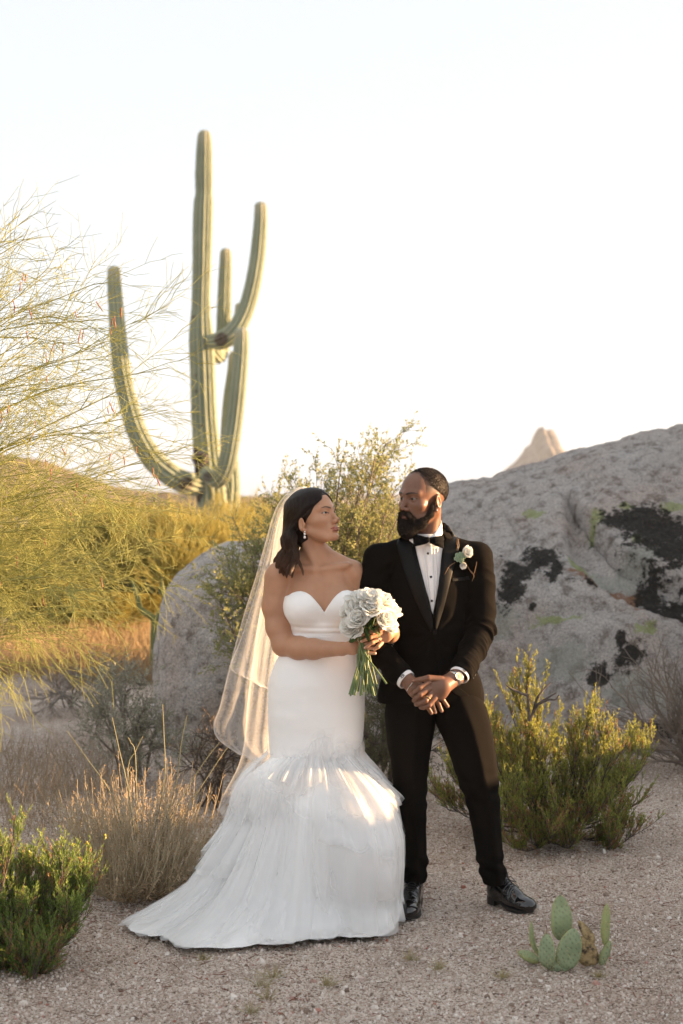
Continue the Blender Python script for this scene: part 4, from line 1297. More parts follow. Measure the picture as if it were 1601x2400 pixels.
class Head:
    def __init__(self, c, yaw, pitch, roll=0.0, s=1.0):
        self.c = np.asarray(c, float)
        self.M = rot_z(yaw) @ rot_x(-pitch) @ rot_y(roll)
        self.s = s

    def w(self, p):
        return self.c + (np.asarray(p, float) * self.s) @ self.M.T

    def local(self, P):
        return ((P - self.c) @ self.M) / self.s

    def ball(self, F, p, r, rot=None, k=0.012, mode='add'):
        M = self.M if rot is None else self.M @ rot
        F.ball(self.w(p), np.broadcast_to(np.asarray(r, float), (3,)) * self.s, M, k * self.s, mode)

    def cone(self, F, a, b_, ra, rb, k=0.01, mode='add'):
        F.cone(self.w(a), self.w(b_), ra * self.s, rb * self.s, k * self.s, mode)

    def build(self, F, male):
        S = (-1, 1)
        fem = 0.0 if male else 1.0
        self.ball(F, (0, 0.018, 0.036), (0.0745, 0.097, 0.081), k=0.02)
        self.ball(F, (0, -0.030, 0.020), (0.064, 0.062, 0.078), k=0.025)
        self.ball(F, (0, -0.036, -0.034), (0.055 + 0.003 * fem, 0.054, 0.060), k=0.02)
        self.ball(F, (0, -0.030, -0.066), (0.048 if not male else 0.054, 0.050, 0.046), k=0.02)
        for s in S:
            self.cone(F, (s * 0.056, 0.012, -0.048), (s * 0.030, -0.062, -0.098), 0.017 if not male else 0.021, 0.015, k=0.02)
            self.ball(F, (s * 0.045, -0.056, -0.026), (0.022, 0.022, 0.017), k=0.022)
        self.ball(F, (0, -0.074, -0.099), (0.021, 0.017, 0.016), k=0.018)
        self.ball(F, (0, -0.070 + 0.003 * fem, -0.068), (0.031, 0.024, 0.026), k=0.014)
        # brow ridge and eye sockets
        for s in S:
            self.cone(F, (s * 0.006, -0.087, 0.019), (s * 0.046, -0.070, 0.021), 0.009 - 0.002 * fem, 0.009 - 0.002 * fem, k=0.018)
            self.ball(F, (s * 0.031, -0.097, 0.000), (0.020, 0.016 - 0.002 * fem, 0.0125 - 0.001 * fem), k=0.012, mode='sub')
        # nose
        self.cone(F, (0, -0.086, 0.010), (0, -0.108 + 0.002 * fem, -0.033), 0.0075, 0.0085 - 0.001 * fem, k=0.012)
        self.ball(F, (0, -0.112 + 0.003 * fem, -0.037 + 0.001 * fem), np.array((0.0105, 0.0105, 0.0095)) * (1 - 0.16 * fem), k=0.008)
        w = 0.0115 if not male else 0.0155
        for s in S:
            self.ball(F, (s * w, -0.099, -0.042), (0.0085, 0.012, 0.0085), k=0.007)
            self.ball(F, (s * 0.0075, -0.106, -0.0525), (0.004, 0.006, 0.005), k=0.003, mode='sub')
        # lips
        fl = 1.0 if not male else 1.12
        self.ball(F, (0, -0.0945 + 0.0055 * fem, -0.0665), (0.021 + 0.006 * fem, 0.009 + 0.001 * fem, 0.0055 * fl * (1 - 0.12 * fem)), k=0.006)
        self.ball(F, (0, -0.0930 + 0.0055 * fem, -0.0755), (0.018 + 0.005 * fem, 0.010 + 0.001 * fem, 0.0068 * fl * (1 - 0.14 * fem)), k=0.006)
        self.cone(F, (-0.029 if fem else -0.027, -0.083, -0.0708 + 0.0025 * fem), (0, -0.1065, -0.0705), 0.0015, 0.0015, k=0.003, mode='sub')
        self.cone(F, (0.029 if fem else 0.027, -0.083, -0.0708 + 0.0025 * fem), (0, -0.1065, -0.0705), 0.0015, 0.0015, k=0.003, mode='sub')
        self.ball(F, (0, -0.092, -0.087), (0.020, 0.006, 0.004), k=0.006, mode='sub')
        # eyelids: a shell round each eyeball with an almond opening
        for s in S:
            e = np.array((s * 0.0315, -0.0735, -0.001))
            c, M, q = self.w(e), self.M, self.s

            def lid(X, Y, Z, c=c, M=M, q=q, s=s):
                x, y, z = X - c[0], Y - c[1], Z - c[2]
                lx = (M[0, 0] * x + M[1, 0] * y + M[2, 0] * z) / q
                lz = (M[0, 2] * x + M[1, 2] * y + M[2, 2] * z) / q
                ly = (M[0, 1] * x + M[1, 1] * y + M[2, 1] * z) / q
                d = np.sqrt(lx * lx + ly * ly + lz * lz) - 0.0142
                u = lx * s
                hole = np.maximum(0.0036 * (1 - (u / 0.0135) ** 2), -0.004) - np.abs(lz - 0.0008 - u * 0.10)
                d2 = np.maximum(d, hole * 0.9)
                return np.where(ly < 0.004, d2, d) * q
            F.put(lid, c - 0.016 * q, c + 0.016 * q, 0.004)
            # ears
            er = rot_x(0.22) @ rot_z(s * 0.38)
            dz = -0.010 * fem
            self.ball(F, (s * 0.0775, 0.014, -0.012 + dz), (0.0085, 0.0180 - 0.001 * fem, 0.031 - 0.003 * fem), rot=er, k=0.008)
            self.ball(F, (s * 0.085, 0.010, -0.009 + dz), (0.006, 0.0105, 0.019), rot=er, k=0.006, mode='sub')
            self.ball(F, (s * 0.0755, 0.004, -0.040 + dz * 0.8), (0.007, 0.008, 0.009), k=0.006)
            self.ball(F, (s * 0.079, -0.001, -0.016 + dz), (0.005, 0.005, 0.008), k=0.005)


def hand_paths(F, fingers, r0=0.0088, r1=0.0066, k=0.004):
    for f in fingers:
        n = len(f)
        r = np.linspace(r0, r1, n)
        F.path(np.asarray(f), r, k)


def nail_tint(V, T, tips, rad, col, front=True):
    for t in tips:
        d = np.linalg.norm((V - t) * np.array([1, 0.8, 1.25]), axis=1)
        m = smooth01(d, rad, rad * 0.7)
        T[:, :3] = np.where(m[:, None] > T[:, 3:], np.array(col), T[:, :3])
        T[:, 3] = np.maximum(T[:, 3], m * 0.85)


def face_tint(H, V, T, lip, brow_col, brow_w, male):
    L = H.local(V)
    x, y, z = np.abs(L[:, 0]), L[:, 1], L[:, 2]
    front = y < -0.06

    def put(m, col, amt):
        m = m * amt * front
        T[:, :3] = np.where((m > T[:, 3])[:, None], np.array(col), T[:, :3])
        T[:, 3] = np.maximum(T[:, 3], m)
    # lips
    up = 1 - ((z + 0.0665) / 0.0062) ** 2 - (x / (0.024 if male else 0.029)) ** 2
    lo = 1 - ((z + 0.0755) / 0.0078) ** 2 - (x / (0.022 if male else 0.026)) ** 2
    put(smooth01(np.maximum(up, lo), 0.0, 0.35) * (y < -0.082), lip, 0.85)
    put(smooth01(1 - ((z + 0.0707) / 0.0014) ** 2 - (x / (0.025 if male else 0.030)) ** 2, 0, 0.5), tuple(0.25 * np.array(lip)), 0.8)
    # brows
    zc = (0.0180 if male else 0.0150) + (0.0105 if male else 0.0085) * np.sin(np.clip((x - 0.008) / 0.040, 0, 1) * 2.2) * (1.0 if not male else 0.55)
    h = brow_w * np.interp(x, [0.008, 0.016, 0.040, 0.054], [0.7, 1.0, 0.75, 0.15])
    put(smooth01(h - np.abs(z - zc), -0.0008, 0.0012) * (x > 0.008) * (x < 0.054), brow_col, 0.92)
    # lash line and lid crease round the eye opening
    u = x - 0.0315
    e = 0.0036 * (1 - (u / 0.0150) ** 2)
    up = smooth01((0.0022 if male else 0.0030) - np.abs((z - (-0.0002) - u * 0.10) - e), -0.0004, 0.0012) * (np.abs(u) < 0.0175) * (y < -0.070)
    put(up, (0.02, 0.012, 0.010), 0.9)
    # nostrils
    put(smooth01(0.0045 - np.sqrt((x - 0.0078) ** 2 + ((z + 0.0505) * 1.2) ** 2), 0, 0.002) * (y < -0.092), (0.03, 0.012, 0.008), 0.7)
    return L


def eyeballs(H, parent, gaze_yaw, iris, white=(0.40, 0.355, 0.32)):
    M = Mat('eyeball', (0.75, 0.72, 0.68), 0.22)
    M.b.inputs['Specular IOR Level'].default_value = 0.25
    M.base(M.attr('col', 'Color'))
    for s in (-1, 1):
        n = 24
        u = np.linspace(0, 2 * math.pi, n, endpoint=False)
        v = np.linspace(0, math.pi, 20)
        U, Vv = np.meshgrid(u, v)
        d = np.stack([np.cos(U) * np.sin(Vv), -np.cos(Vv), np.sin(U) * np.sin(Vv)], -1).reshape(-1, 3)
        ang = np.degrees(Vv.ravel())
        col = np.where((ang < 12)[:, None], (0.005, 0.004, 0.004), np.where((ang < 29)[:, None], iris, white))
        d = d @ rot_z(gaze_yaw).T
        P = H.w(np.array((s * 0.0315, -0.0735, -0.001)) + d * 0.0133)
        obj('eye', P, grid_faces(n, 20, True), M.m, parent, attrs={'col': col})


def strands(name, P, R0, mat, parent, tip=0.35):
    """hair: P (N,S,3) control points, one curve per strand"""
    N, S, _ = P.shape
    cu = bpy.data.hair_curves.new(name)
    cu.add_curves([S] * N)
    cu.position_data.foreach_set('vector', np.asarray(P, dtype=np.float32).ravel())
    r = np.broadcast_to(np.linspace(1, tip, S)[None] * R0, (N, S)).astype(np.float32)
    a = cu.attributes.get('radius') or cu.attributes.new('radius', 'FLOAT', 'POINT')
    a.data.foreach_set('value', np.ascontiguousarray(r).ravel())
    cu.update_tag()
    o = bpy.data.objects.new(name, cu)
    COL.objects.link(o)
    cu.materials.append(mat)
    if parent is not None:
        o.parent = parent
        o.matrix_parent_inverse = parent_world(parent).inverted()
    return o


def hair_mat(name, col, tipcol=None, rough=0.38, scale=60):
    M = Mat(name, col, rough)
    c = M.ramp(M.noise(scale, 3, 0.6), [(0.35, tuple(0.6 * np.array(col))), (0.65, tuple(1.5 * np.array(col)))])
    if tipcol is not None:
        ci = M.n('ShaderNodeHairInfo')
        c = M.mix(M.ramp(ci.outputs['Intercept'], [(0.55, (0, 0, 0)), (0.95, (1, 1, 1))]), c, tipcol)
    M.base(c)
    M.b.inputs['Specular IOR Level'].default_value = 0.25
    M.b.inputs['Anisotropic'].default_value = 0.0
    return M.m


def strip_on(name, tree, left, right, mat, parent, off=0.004, thick=0.003, nu=10, nv=30, Ydir=1.0, smooth=True, dome=0.0):
    """cloth piece with outlines left / right (picture points of its two long edges, both at distance ~BY),
    laid over the surface below it and given thickness"""
    Lp, Rp = spline(pts(left, BY), nv), spline(pts(right, BY), nv)
    t = np.linspace(0, 1, nu)[None, :, None]
    G = Lp[:, None, :] * (1 - t) + Rp[:, None, :] * t
    out = np.zeros_like(G)
    eye = np.array((0, 0, EYE))
    last = None
    for i in range(nv):
        for j in range(nu):
            d = G[i, j] - eye
            d /= np.linalg.norm(d)
            hit = tree.ray_cast(Vector(eye), Vector(d))
            if hit[0] is not None:
                dist = hit[3]
                last = dist
            else:
                dist = last if last is not None else np.linalg.norm(G[i, j] - eye)
            e = dome * math.sin(math.pi * j / (nu - 1))
            out[i, j] = eye + d * (dist - off - e)
    return shell(name, out, mat, parent, thick, smooth)


def shell(name, G, mat, parent, thick, smooth=True):
    """G (nv,nu,3) sheet facing the camera -> closed slab"""
    nv, nu, _ = G.shape
    back = G + np.array([0, thick, 0])
    V = np.concatenate([G.reshape(-1, 3), back.reshape(-1, 3)])
    F = grid_faces(nu, nv)
    n = nu * nv
    idx = np.arange(n).reshape(nv, nu)
    loop = np.concatenate([idx[0, :], idx[1:, -1], idx[-1, -2::-1], idx[-2:0:-1, 0]])
    l2 = np.roll(loop, -1)
    side = np.stack([loop, l2, l2 + n, loop + n], 1)
    return obj(name, V, np.concatenate([F[:, ::-1], F + n, side]), mat, parent, smooth=smooth)
# ------------------------------------------------------------------ the bride
bride = thing('person', (float(b(740, 0)[0]), BY, 0), 'woman in a strapless white mermaid gown and long veil turned towards the man', 'person')
BH = Head(b(735, 1213, 0.0), R(57), R(15), R(-2), 1.03)
xs = np.arange(b(598, 0)[0], b(945, 0, -0.2)[0] + 0.02, 0.0027)
ys = np.arange(5.690, 6.20, 0.0034)
zs = np.concatenate([np.arange(b(0, 1640)[2], b(0, 1475)[2], 0.006), np.arange(b(0, 1475)[2] - 0.09, b(0, 1475)[2], 0.0026)[0:0], np.arange(b(0, 1475)[2], b(0, 1130)[2], 0.0027)])
zs = np.concatenate([np.arange(b(0, 1650)[2], b(0, 1560)[2], 0.006), np.arange(b(0, 1560)[2], b(0, 1130)[2], 0.0026)])
Fb = Field(xs, ys, zs)


def bride_torso(F, e=0.0, full=True):
    F.ball(b(750, 1388, 0.035), (0.140 + e, 0.098 + e, 0.150 + e), k=0.03)
    F.ball(b(754, 1475, 0.035), (0.127 + e, 0.096 + e, 0.150 + e), k=0.04)
    F.ball(b(740, 1612, 0.045), (0.192 + e, 0.128 + e, 0.135 + e), k=0.05)
    F.ball(b(709, 1424, -0.030), np.array((0.072, 0.072, 0.070)) + e, k=0.045)
    F.ball(b(804, 1420, -0.030), np.array((0.072, 0.072, 0.070)) + e, k=0.045)


bride_torso(Fb)
Fb.cone(b(733, 1256, 0.022), b(741, 1312, 0.035), 0.043, 0.053, k=0.016)
Fb.cone(b(741, 1300, 0.045), b(655, 1342, 0.03), 0.050, 0.042, k=0.03)
Fb.cone(b(741, 1300, 0.045), b(824, 1337, 0.05), 0.050, 0.042, k=0.03)
Fb.cone(b(733, 1334, -0.040), b(668, 1330, -0.012), 0.010, 0.010, k=0.03)
Fb.cone(b(757, 1334, -0.040), b(815, 1324, -0.005), 0.010, 0.010, k=0.03)
Fb.cone(b(716, 1275, 0.0), b(744, 1334, -0.030), 0.014, 0.009, k=0.02)      # neck muscle towards the collar bones
Fb.cone(b(757, 1436, -0.11), b(755, 1378, -0.085), 0.006, 0.002, k=0.02, mode='sub')
# her right arm, in front of the waist
Fb.path([b(650, 1352, 0.028), b(645, 1420, 0.035), b(652, 1470, 0.022), b(664, 1511, 0.0)], [0.055, 0.053, 0.049, 0.046], k=0.025)
Fb.path([b(664, 1511, 0.0), b(700, 1519, -0.06), b(735, 1521, -0.11), b(802, 1521, -0.195)], [0.046, 0.046, 0.041, 0.027], k=0.02)
# her left arm, through his
Fb.path([b(829, 1347, 0.05), b(860, 1410, 0.08), b(902, 1492, 0.06)], [0.050, 0.045, 0.040], k=0.03)
Fb.path([b(902, 1492, 0.06), b(914, 1486, -0.07), b(920, 1480, -0.19)], [0.040, 0.036, 0.026], k=0.02)
# hands round the stems
Fb.ball(b(826, 1518, -0.228), (0.030, 0.015, 0.030), rot_z(-0.25), k=0.016)
Fb.cone(b(802, 1521, -0.198), b(824, 1518, -0.225), 0.025, 0.024, k=0.012)
Fb.ball(b(905, 1489, -0.236), (0.026, 0.016, 0.032), rot_y(0.5), k=0.014)
Fb.cone(b(920, 1480, -0.19), b(908, 1487, -0.232), 0.025, 0.022, k=0.012)
RH = [[b(842, 1500, -0.236), b(858, 1496, -0.258), b(872, 1496, -0.256)], [b(845, 1510, -0.240), b(861, 1508, -0.260), b(876, 1509, -0.257)],
      [b(845, 1520, -0.240), b(862, 1519, -0.259), b(879, 1520, -0.256)], [b(842, 1529, -0.236), b(858, 1531, -0.254), b(879, 1531, -0.252)]]
LH = [[b(897, 1474, -0.245), b(872, 1481, -0.268), b(846, 1489, -0.268)], [b(893, 1485, -0.25), b(868, 1494, -0.276), b(848, 1503, -0.275)],
      [b(892, 1496, -0.25), b(872, 1506, -0.277), b(856, 1518, -0.275)], [b(894, 1507, -0.245), b(886, 1516, -0.268), b(877, 1522, -0.270)]]
hand_paths(Fb, RH, 0.0092, 0.0068)
hand_paths(Fb, LH, 0.0094, 0.0069)
hand_paths(Fb, [[b(826, 1502, -0.232), b(834, 1490, -0.240), b(832, 1484, -0.245)], [b(906, 1470, -0.232), b(893, 1462, -0.215), b(880, 1463, -0.2)]], 0.0105, 0.0075)
BH.build(Fb, False)
V, F = Fb.mesh()
T = np.zeros((len(V), 4)); T[:, :3] = (0.3, 0.13, 0.07)
face_tint(BH, V, T, (0.30, 0.085, 0.060), (0.020, 0.011, 0.008), 0.0036, False)
nail_tint(V, T, [f[-1] + np.array((-0.004, -0.006, 0.001)) for f in LH] + [RH[3][-1] + np.array((0.004, -0.006, 0.0))], 0.0062, (0.68, 0.45, 0.38))
BRIDE_SKIN = skin_mat('bride_skin', (0.40, 0.21, 0.124), (0.49, 0.265, 0.160), 0.44)
obj('body', V, F, BRIDE_SKIN, bride, attrs={'tint': T})
BBODY = bvh(V, F)
eyeballs(BH, bride, R(-8), (0.03, 0.014, 0.008))

# ---- hair: parted in the middle, swept behind the ear, wavy to the shoulder
def cap_ell(p, e=0.0):
    """push local points on to the skull (plus e)"""
    c = np.array((0, 0.018, 0.036)); r = np.array((0.0755, 0.098, 0.082)) + e
    d = (p - c) / r
    return c + d / np.linalg.norm(d, axis=-1, keepdims=True) * r


g = np.random.default_rng(5)
Fh = Field(np.arange(-0.11, 0.11, 0.0025), np.arange(-0.135, 0.14, 0.0025), np.arange(-0.13, 0.14, 0.0025))
Head(np.zeros(3), 0, 0).build(Fh, False)
Fh.F -= np.float32(0.0028)
Fh.ball((0, 0.068, -0.036), (0.054, 0.054, 0.074), k=0.03)
for q in (-1, 1):
    Fh.ball((q * 0.094, 0.004, -0.026), (0.030, 0.030, 0.040), k=0.003, mode='sub')


def hairline(X, Y, Z):
    yh = np.interp(Z, [-0.2, -0.035, -0.008, 0.012, 0.030, 0.056, 0.080, 0.105], [0.040, 0.030, -0.008, -0.038, -0.052, -0.069, -0.080, -0.092])
    return (yh - Y) * 0.75 + 0 * X


s_, X_, Y_, Z_ = Fh.box((-9, -9, -9), (9, 9, 9))
Fh.F = np.maximum(Fh.F, hairline(X_, Y_, Z_)).astype(np.float32)
V, F = Fh.mesh()
HAIR_B = hair_mat('dark_brown_hair', (0.012, 0.0065, 0.0048), (0.075, 0.036, 0.019), 0.36)
HAIR_CAP = hair_mat('dark_brown_hair_base', (0.010, 0.006, 0.0045), None, 0.45)
hair = obj('hair', BH.w(V), F, HAIR_CAP, bride)
ns, S = 7600, 30
side = np.where(g.uniform(size=ns) < 0.62, -1, 1)
a = g.uniform(0, 1, ns) ** 0.9
nc = 30
cl = np.floor(a * nc).astype(int) + (side > 0) * nc
crand = g.uniform(size=(2 * nc + 2, 4))
cc = crand[cl]
e = g.uniform(0.002, 0.010, ns) * (0.25 + 0.75 * smooth01(a, 0, 0.25))
psi1 = np.radians(-62 + 150 * a)
psi2 = np.radians(14 + 80 * ((np.floor(a * nc) + 0.5) / nc * 0.7 + a * 0.3))
z0 = np.zeros(ns)
P0 = cap_ell(np.stack([side * 0.003, -0.22 + 0.275 * a, 0.16 + z0], -1), e[:, None] * 0.6)
P1 = cap_ell(np.stack([side * 0.5 * np.cos(psi1 * 0.9), 0.02 + (0.6 + 1.1 * smooth01(a, 0.45, 0.0)) * np.sin(psi1), 0.62 - 0.1 * a], -1), e[:, None])
P1b = cap_ell(np.stack([side * 1.0 * np.cos(psi1), 0.02 + 1.2 * np.sin(psi1), 0.18 + z0], -1), e[:, None] + 0.001)
rr = 1 + g.uniform(-0.22, 0.10, ns)
P2 = np.stack([side * 0.086 * np.cos(psi2) * rr, 0.020 + (0.100 + 0.030 * np.sin(psi2)) * np.sin(psi2) * rr, -0.022 + z0], -1)
W = [BH.w(p) for p in (P0, P1, P1b, P2)]
# below the ear the hair hangs freely
hang = 0.172 + 0.045 * cc[:, 0] + 0.018 * g.normal(size=ns) - 0.05 * a
ctr = BH.w(np.array((0, 0.06, -0.02)))
out = norm((W[3] - ctr) * np.array([1, 1, 0]))
C = [w[:, None, :] for w in W]
for i, t in enumerate(np.linspace(0.22, 1, 6)):
    flare = 0.022 * t + 0.016 * np.sin(t * 7.0 + cc[:, 1] * 3.0) * t * 1.5
    swing = 0.016 * np.cos(t * 7.0 + cc[:, 2] * 3.0) * t
    q = W[3] + out * flare[:, None] * (0.6 + cc[:, 3:4] * 0.9)
    q = q + np.stack([-out[:, 1], out[:, 0], z0], -1) * swing[:, None]
    q[:, 2] = W[3][:, 2] - hang * t
    q[:, 1] += -0.035 * t * (1 - a) * (side < 0)
    q[:, 0] += 0.030 * t ** 2 * (1 - a) ** 1.5 * (side < 0)
    # gather towards the lock's own middle near the tips
    q = q + (0.0045 * (1 - 0.4 * t) * g.normal(size=(ns, 3)) * 0.5)
    C.append(q[:, None, :])
C = np.concatenate(C, 1)
# draw strands of one lock together
cent = np.zeros((2 * nc + 2, C.shape[1], 3)); cnt = np.bincount(cl, minlength=2 * nc + 2)[:, None, None]
np.add.at(cent, cl, C)
cent = cent / np.maximum(cnt, 1)
wgt = np.concatenate([[0, 0.05, 0.15, 0.35], np.linspace(0.42, 0.80, 6)])[None, :, None]
C = C * (1 - wgt) + cent[cl] * wgt
# keep off the skin
Sx = np.stack([spline(C[i], S) for i in range(ns)])
hc_ = BH.w((0, 0.015, 0.02))
for i in range(ns):
    for k_ in range(int(S * 0.42)):
        loc, nr_, _, dist = BBODY.find_nearest(Vector(Sx[i, k_]))
        p_ = np.array(loc); n_ = np.array(nr_)
        if n_ @ (p_ - hc_) < 0: n_ = -n_
        hgt_ = (Sx[i, k_] - p_) @ n_
        if hgt_ < e[i] * 0.7 + 0.0032:
            Sx[i, k_] = p_ + n_ * (e[i] * 0.7 + 0.0032)
strands('hair_strands', Sx, 0.00115, HAIR_B, hair, 0.5)

# ---- earring
er = thing_part = bpy.data.objects.new('earring', None)
COL.objects.link(er); er.parent = bride; er.matrix_parent_inverse = parent_world(bride).inverted()
e0 = BH.w((-0.083, 0.002, -0.055))
er.location = e0
GEM = Mat('crystal', (0.85, 0.83, 0.80), 0.08, Metallic=0.6).m
PEARL = Mat('pearl', (0.86, 0.80, 0.76), 0.18, Coat_Weight=0.5).m


def ball_mesh(c, r, n=16):
    u = np.linspace(0, 2 * math.pi, n, endpoint=False)
    v = np.linspace(0.001, math.pi - 0.001, n // 2 + 1)
    U, Vv = np.meshgrid(u, v)
    P = np.stack([np.cos(U) * np.sin(Vv), np.sin(U) * np.sin(Vv), np.cos(Vv)], -1) * np.asarray(r) + np.asarray(c)
    return P.reshape(-1, 3), grid_faces(n, n // 2 + 1, True)


for dz, r, m, nm in ((0.0, (0.0036, 0.003, 0.0036), GEM, 'crystal'), (-0.010, (0.0048, 0.004, 0.0052), GEM, 'crystal'), (-0.0225, (0.0050, 0.005, 0.0066), PEARL, 'pearl')):
    V, F = ball_mesh(e0 + np.array((-0.001, -0.002, dz)), r)
    obj(nm, V, F, m, er)
# ---- engagement ring on her left hand
def ring_at(c, axis_, r, tr, mat, name, parent):
    axis_ = norm(np.asarray(axis_, float))
    u = norm(np.cross(axis_, np.array((0, 1.0, 0.3))))
    v = np.cross(axis_, u)
    a = np.linspace(0, 2 * math.pi, 25)
    P = np.asarray(c) + r * (np.cos(a)[:, None] * u + np.sin(a)[:, None] * v)
    V, F = tube(P, tr, 6, caps=False)
    return obj(name, V, F, mat, parent)


GOLD = Mat('gold', (0.80, 0.55, 0.25), 0.22, Metallic=1.0).m
SILVER = Mat('silver', (0.75, 0.74, 0.72), 0.22, Metallic=1.0).m
f = LH[2]
c = f[0] * 0.72 + f[1] * 0.28
rg = ring_at(c, f[1] - f[0], 0.0098, 0.0012, SILVER, 'ring', bride)
V, F = ball_mesh(c + np.array((0.0, -0.0105, 0.003)), (0.0034, 0.0026, 0.0034), 8)
obj('diamond', V, F, GEM, rg)

# ---- gown
SATIN = Mat('ivory_crepe', (0.90, 0.893, 0.88), 0.55)
SATIN.bump(SATIN.noise(900, 2), 0.08, 0.001)
SATIN.b.inputs['Sheen Weight'].default_value = 0.15
SATIN_B = SATIN.m
TUL = Mat('white_tulle', (0.92, 0.915, 0.91), 0.8)
TUL.b.inputs['Specular IOR Level'].default_value = 0.1
TUL.translucent((0.90, 0.89, 0.88), 0.22)
tmix = [x for x in TUL.nt.nodes if x.type == 'MIX_SHADER'][0]
tt_ = TUL.n('ShaderNodeBsdfTransparent')
tm = TUL.n('ShaderNodeMixShader')
TUL.l(TUL.math('SUBTRACT', 0.66, TUL.math('MULTIPLY', TUL.attr('fade'), 0.60)), tm.inputs[0]).l(tt_.outputs[0], tm.inputs[1]).l(tmix.outputs[0], tm.inputs[2]).l(tm.outputs[0], TUL.out.inputs[0])
TULLE = TUL.m

dress = bpy.data.objects.new('gown', None)
COL.objects.link(dress); dress.parent = bride; dress.matrix_parent_inverse = parent_world(bride).inverted()
dress.location = (float(b(740, 0)[0]), BY, 0.9)

# bodice with a sweetheart neckline
Fd = Field(np.arange(b(640, 0)[0], b(880, 0)[0], 0.003), np.arange(5.82, 6.19, 0.0035), np.arange(b(0, 1540)[2], b(0, 1370)[2], 0.003))
bride_torso(Fd, 0.008)
NECK = [(640, 1400), (664, 1402), (674, 1398), (684, 1391), (695, 1387), (705, 1386), (716, 1389), (728, 1396), (740, 1408), (750, 1421), (757, 1431), (760, 1436), (763, 1431), (770, 1419), (779, 1405), (790, 1394), (803, 1386), (815, 1384), (826, 1388), (838, 1394), (880, 1400)]


def neckline(X, Y, Z):
    nz = np.array([b(p[0], p[1], -0.09)[2] for p in NECK]); nx = np.array([b(p[0], 0, -0.09)[0] for p in NECK])
    zz = np.interp(X, nx, nz)
    back = b(0, 1405)[2]
    zz = np.where(Y > 6.0, back, zz + (Y > 5.96) * 0)
    return (Z - zz) + 0 * Y


s_, X_, Y_, Z_ = Fd.box((-9, 0, 0), (9, 9, 9))
Fd.F = np.maximum(Fd.F, neckline(X_, Y_, Z_)).astype(np.float32)
V, F = Fd.mesh()
N = vertex_normals(V, F)
wz = np.exp(-((V[:, 2] - b(0, 1478)[2]) / 0.035) ** 2)
V = V + N * (0.0045 * wz * np.sin(V[:, 2] * 230 + 9 * V[:, 0] + 2.5 * fbm(V * np.array([5, 5, 14.0]), 2, 12)) * (0.5 + 0.5 * vnoise(V * np.array([9, 9, 20.0]), 4)) + 0.002 * fbm(V * np.array([16, 16, 24.0]), 2, 6))[:, None]
obj('bodice', V, F, SATIN_B, dress)

# skirt of the gown: from the waist to the knee
ROWS = [(1482, 680, 829, .104), (1500, 675, 832, .104), (1525, 660, 838, .112), (1551, 645, 846, .122), (1578, 634, 850, .132), (1600, 629, 853, .137), (1630, 627, 855, .140), (1670, 627, 855, .140), (1717, 629, 852, .136), (1760, 632, 847, .134), (1800, 636, 842, .132), (1850, 640, 838, .13)]
n, m = 96, 60
py = np.linspace(1482, 1850, m)
Lx, Rx_, dep = interp(py, ROWS)
a = np.linspace(0, 2 * math.pi, n, endpoint=False)
V = np.zeros((m, n, 3))
for i in range(m):
    l, r = b(Lx[i], py[i], 0.03), b(Rx_[i], py[i], 0.03)
    c = (l + r) / 2
    w = (r[0] - l[0]) / 2
    ca, sa = np.cos(a), np.sin(a)
    V[i, :, 0] = c[0] + w * np.sign(ca) * np.abs(ca) ** 0.92
    V[i, :, 1] = BY + 0.035 + dep[i] * np.sign(sa) * np.abs(sa) ** 0.95
    V[i, :, 2] = c[2]
p = V.copy()
V[..., 1] += 0.0045 * fbm(p * np.array([7, 7, 14.0]), 3, 77) * smooth01(py, 1500, 1540)[:, None]
obj('skirt', V.reshape(-1, 3), grid_faces(n, m, True), SATIN_B, dress)

# ---- tulle flare and train: an inner body, then overlapping ruffled layers
HEM = np.array([(0.232, 5.64), (0.205, 5.55), (0.13, 5.52), (0.0, 5.50), (-0.17, 5.455), (-0.31, 5.405), (-0.45, 5.375), (-0.58, 5.375), (-0.655, 5.43), (-0.71, 5.52), (-0.78, 5.53),
                (-0.86, 5.60), (-0.865, 5.72), (-0.81, 5.80), (-0.76, 5.88), (-0.66, 5.98), (-0.56, 6.12), (-0.40, 6.30), (-0.18, 6.40), (0.02, 6.40), (0.17, 6.28), (0.245, 6.05), (0.252, 5.82)])
HEM = np.concatenate([HEM, HEM[:1]])
nh = 360
hl = np.concatenate([[0], np.cumsum(np.linalg.norm(np.diff(HEM, axis=0), axis=1))])
tt = np.linspace(0, hl[-1], nh, endpoint=False)
HC = np.stack([np.interp(tt, hl, HEM[:, 0]), np.interp(tt, hl, HEM[:, 1])], 1)
for _ in range(6):
    HC = 0.5 * HC + 0.25 * (np.roll(HC, 1, 0) + np.roll(HC, -1, 0))
KC = np.array((float(b(741, 0)[0]), BY + 0.03))     # knee centre
ang = np.arctan2(HC[:, 1] - KC[1], HC[:, 0] - KC[0])
KTOP = np.stack([KC[0] + 0.196 * np.cos(ang), KC[1] + 0.137 * np.sin(ang)], 1)
ZK = float(b(0, 1775)[2])
# how quickly each direction swings out: bold to the right and front, long and low to the left (train)
reach = np.linalg.norm(HC - KTOP, axis=1)
bold = smooth01(np.cos(ang), -0.5, 0.6)


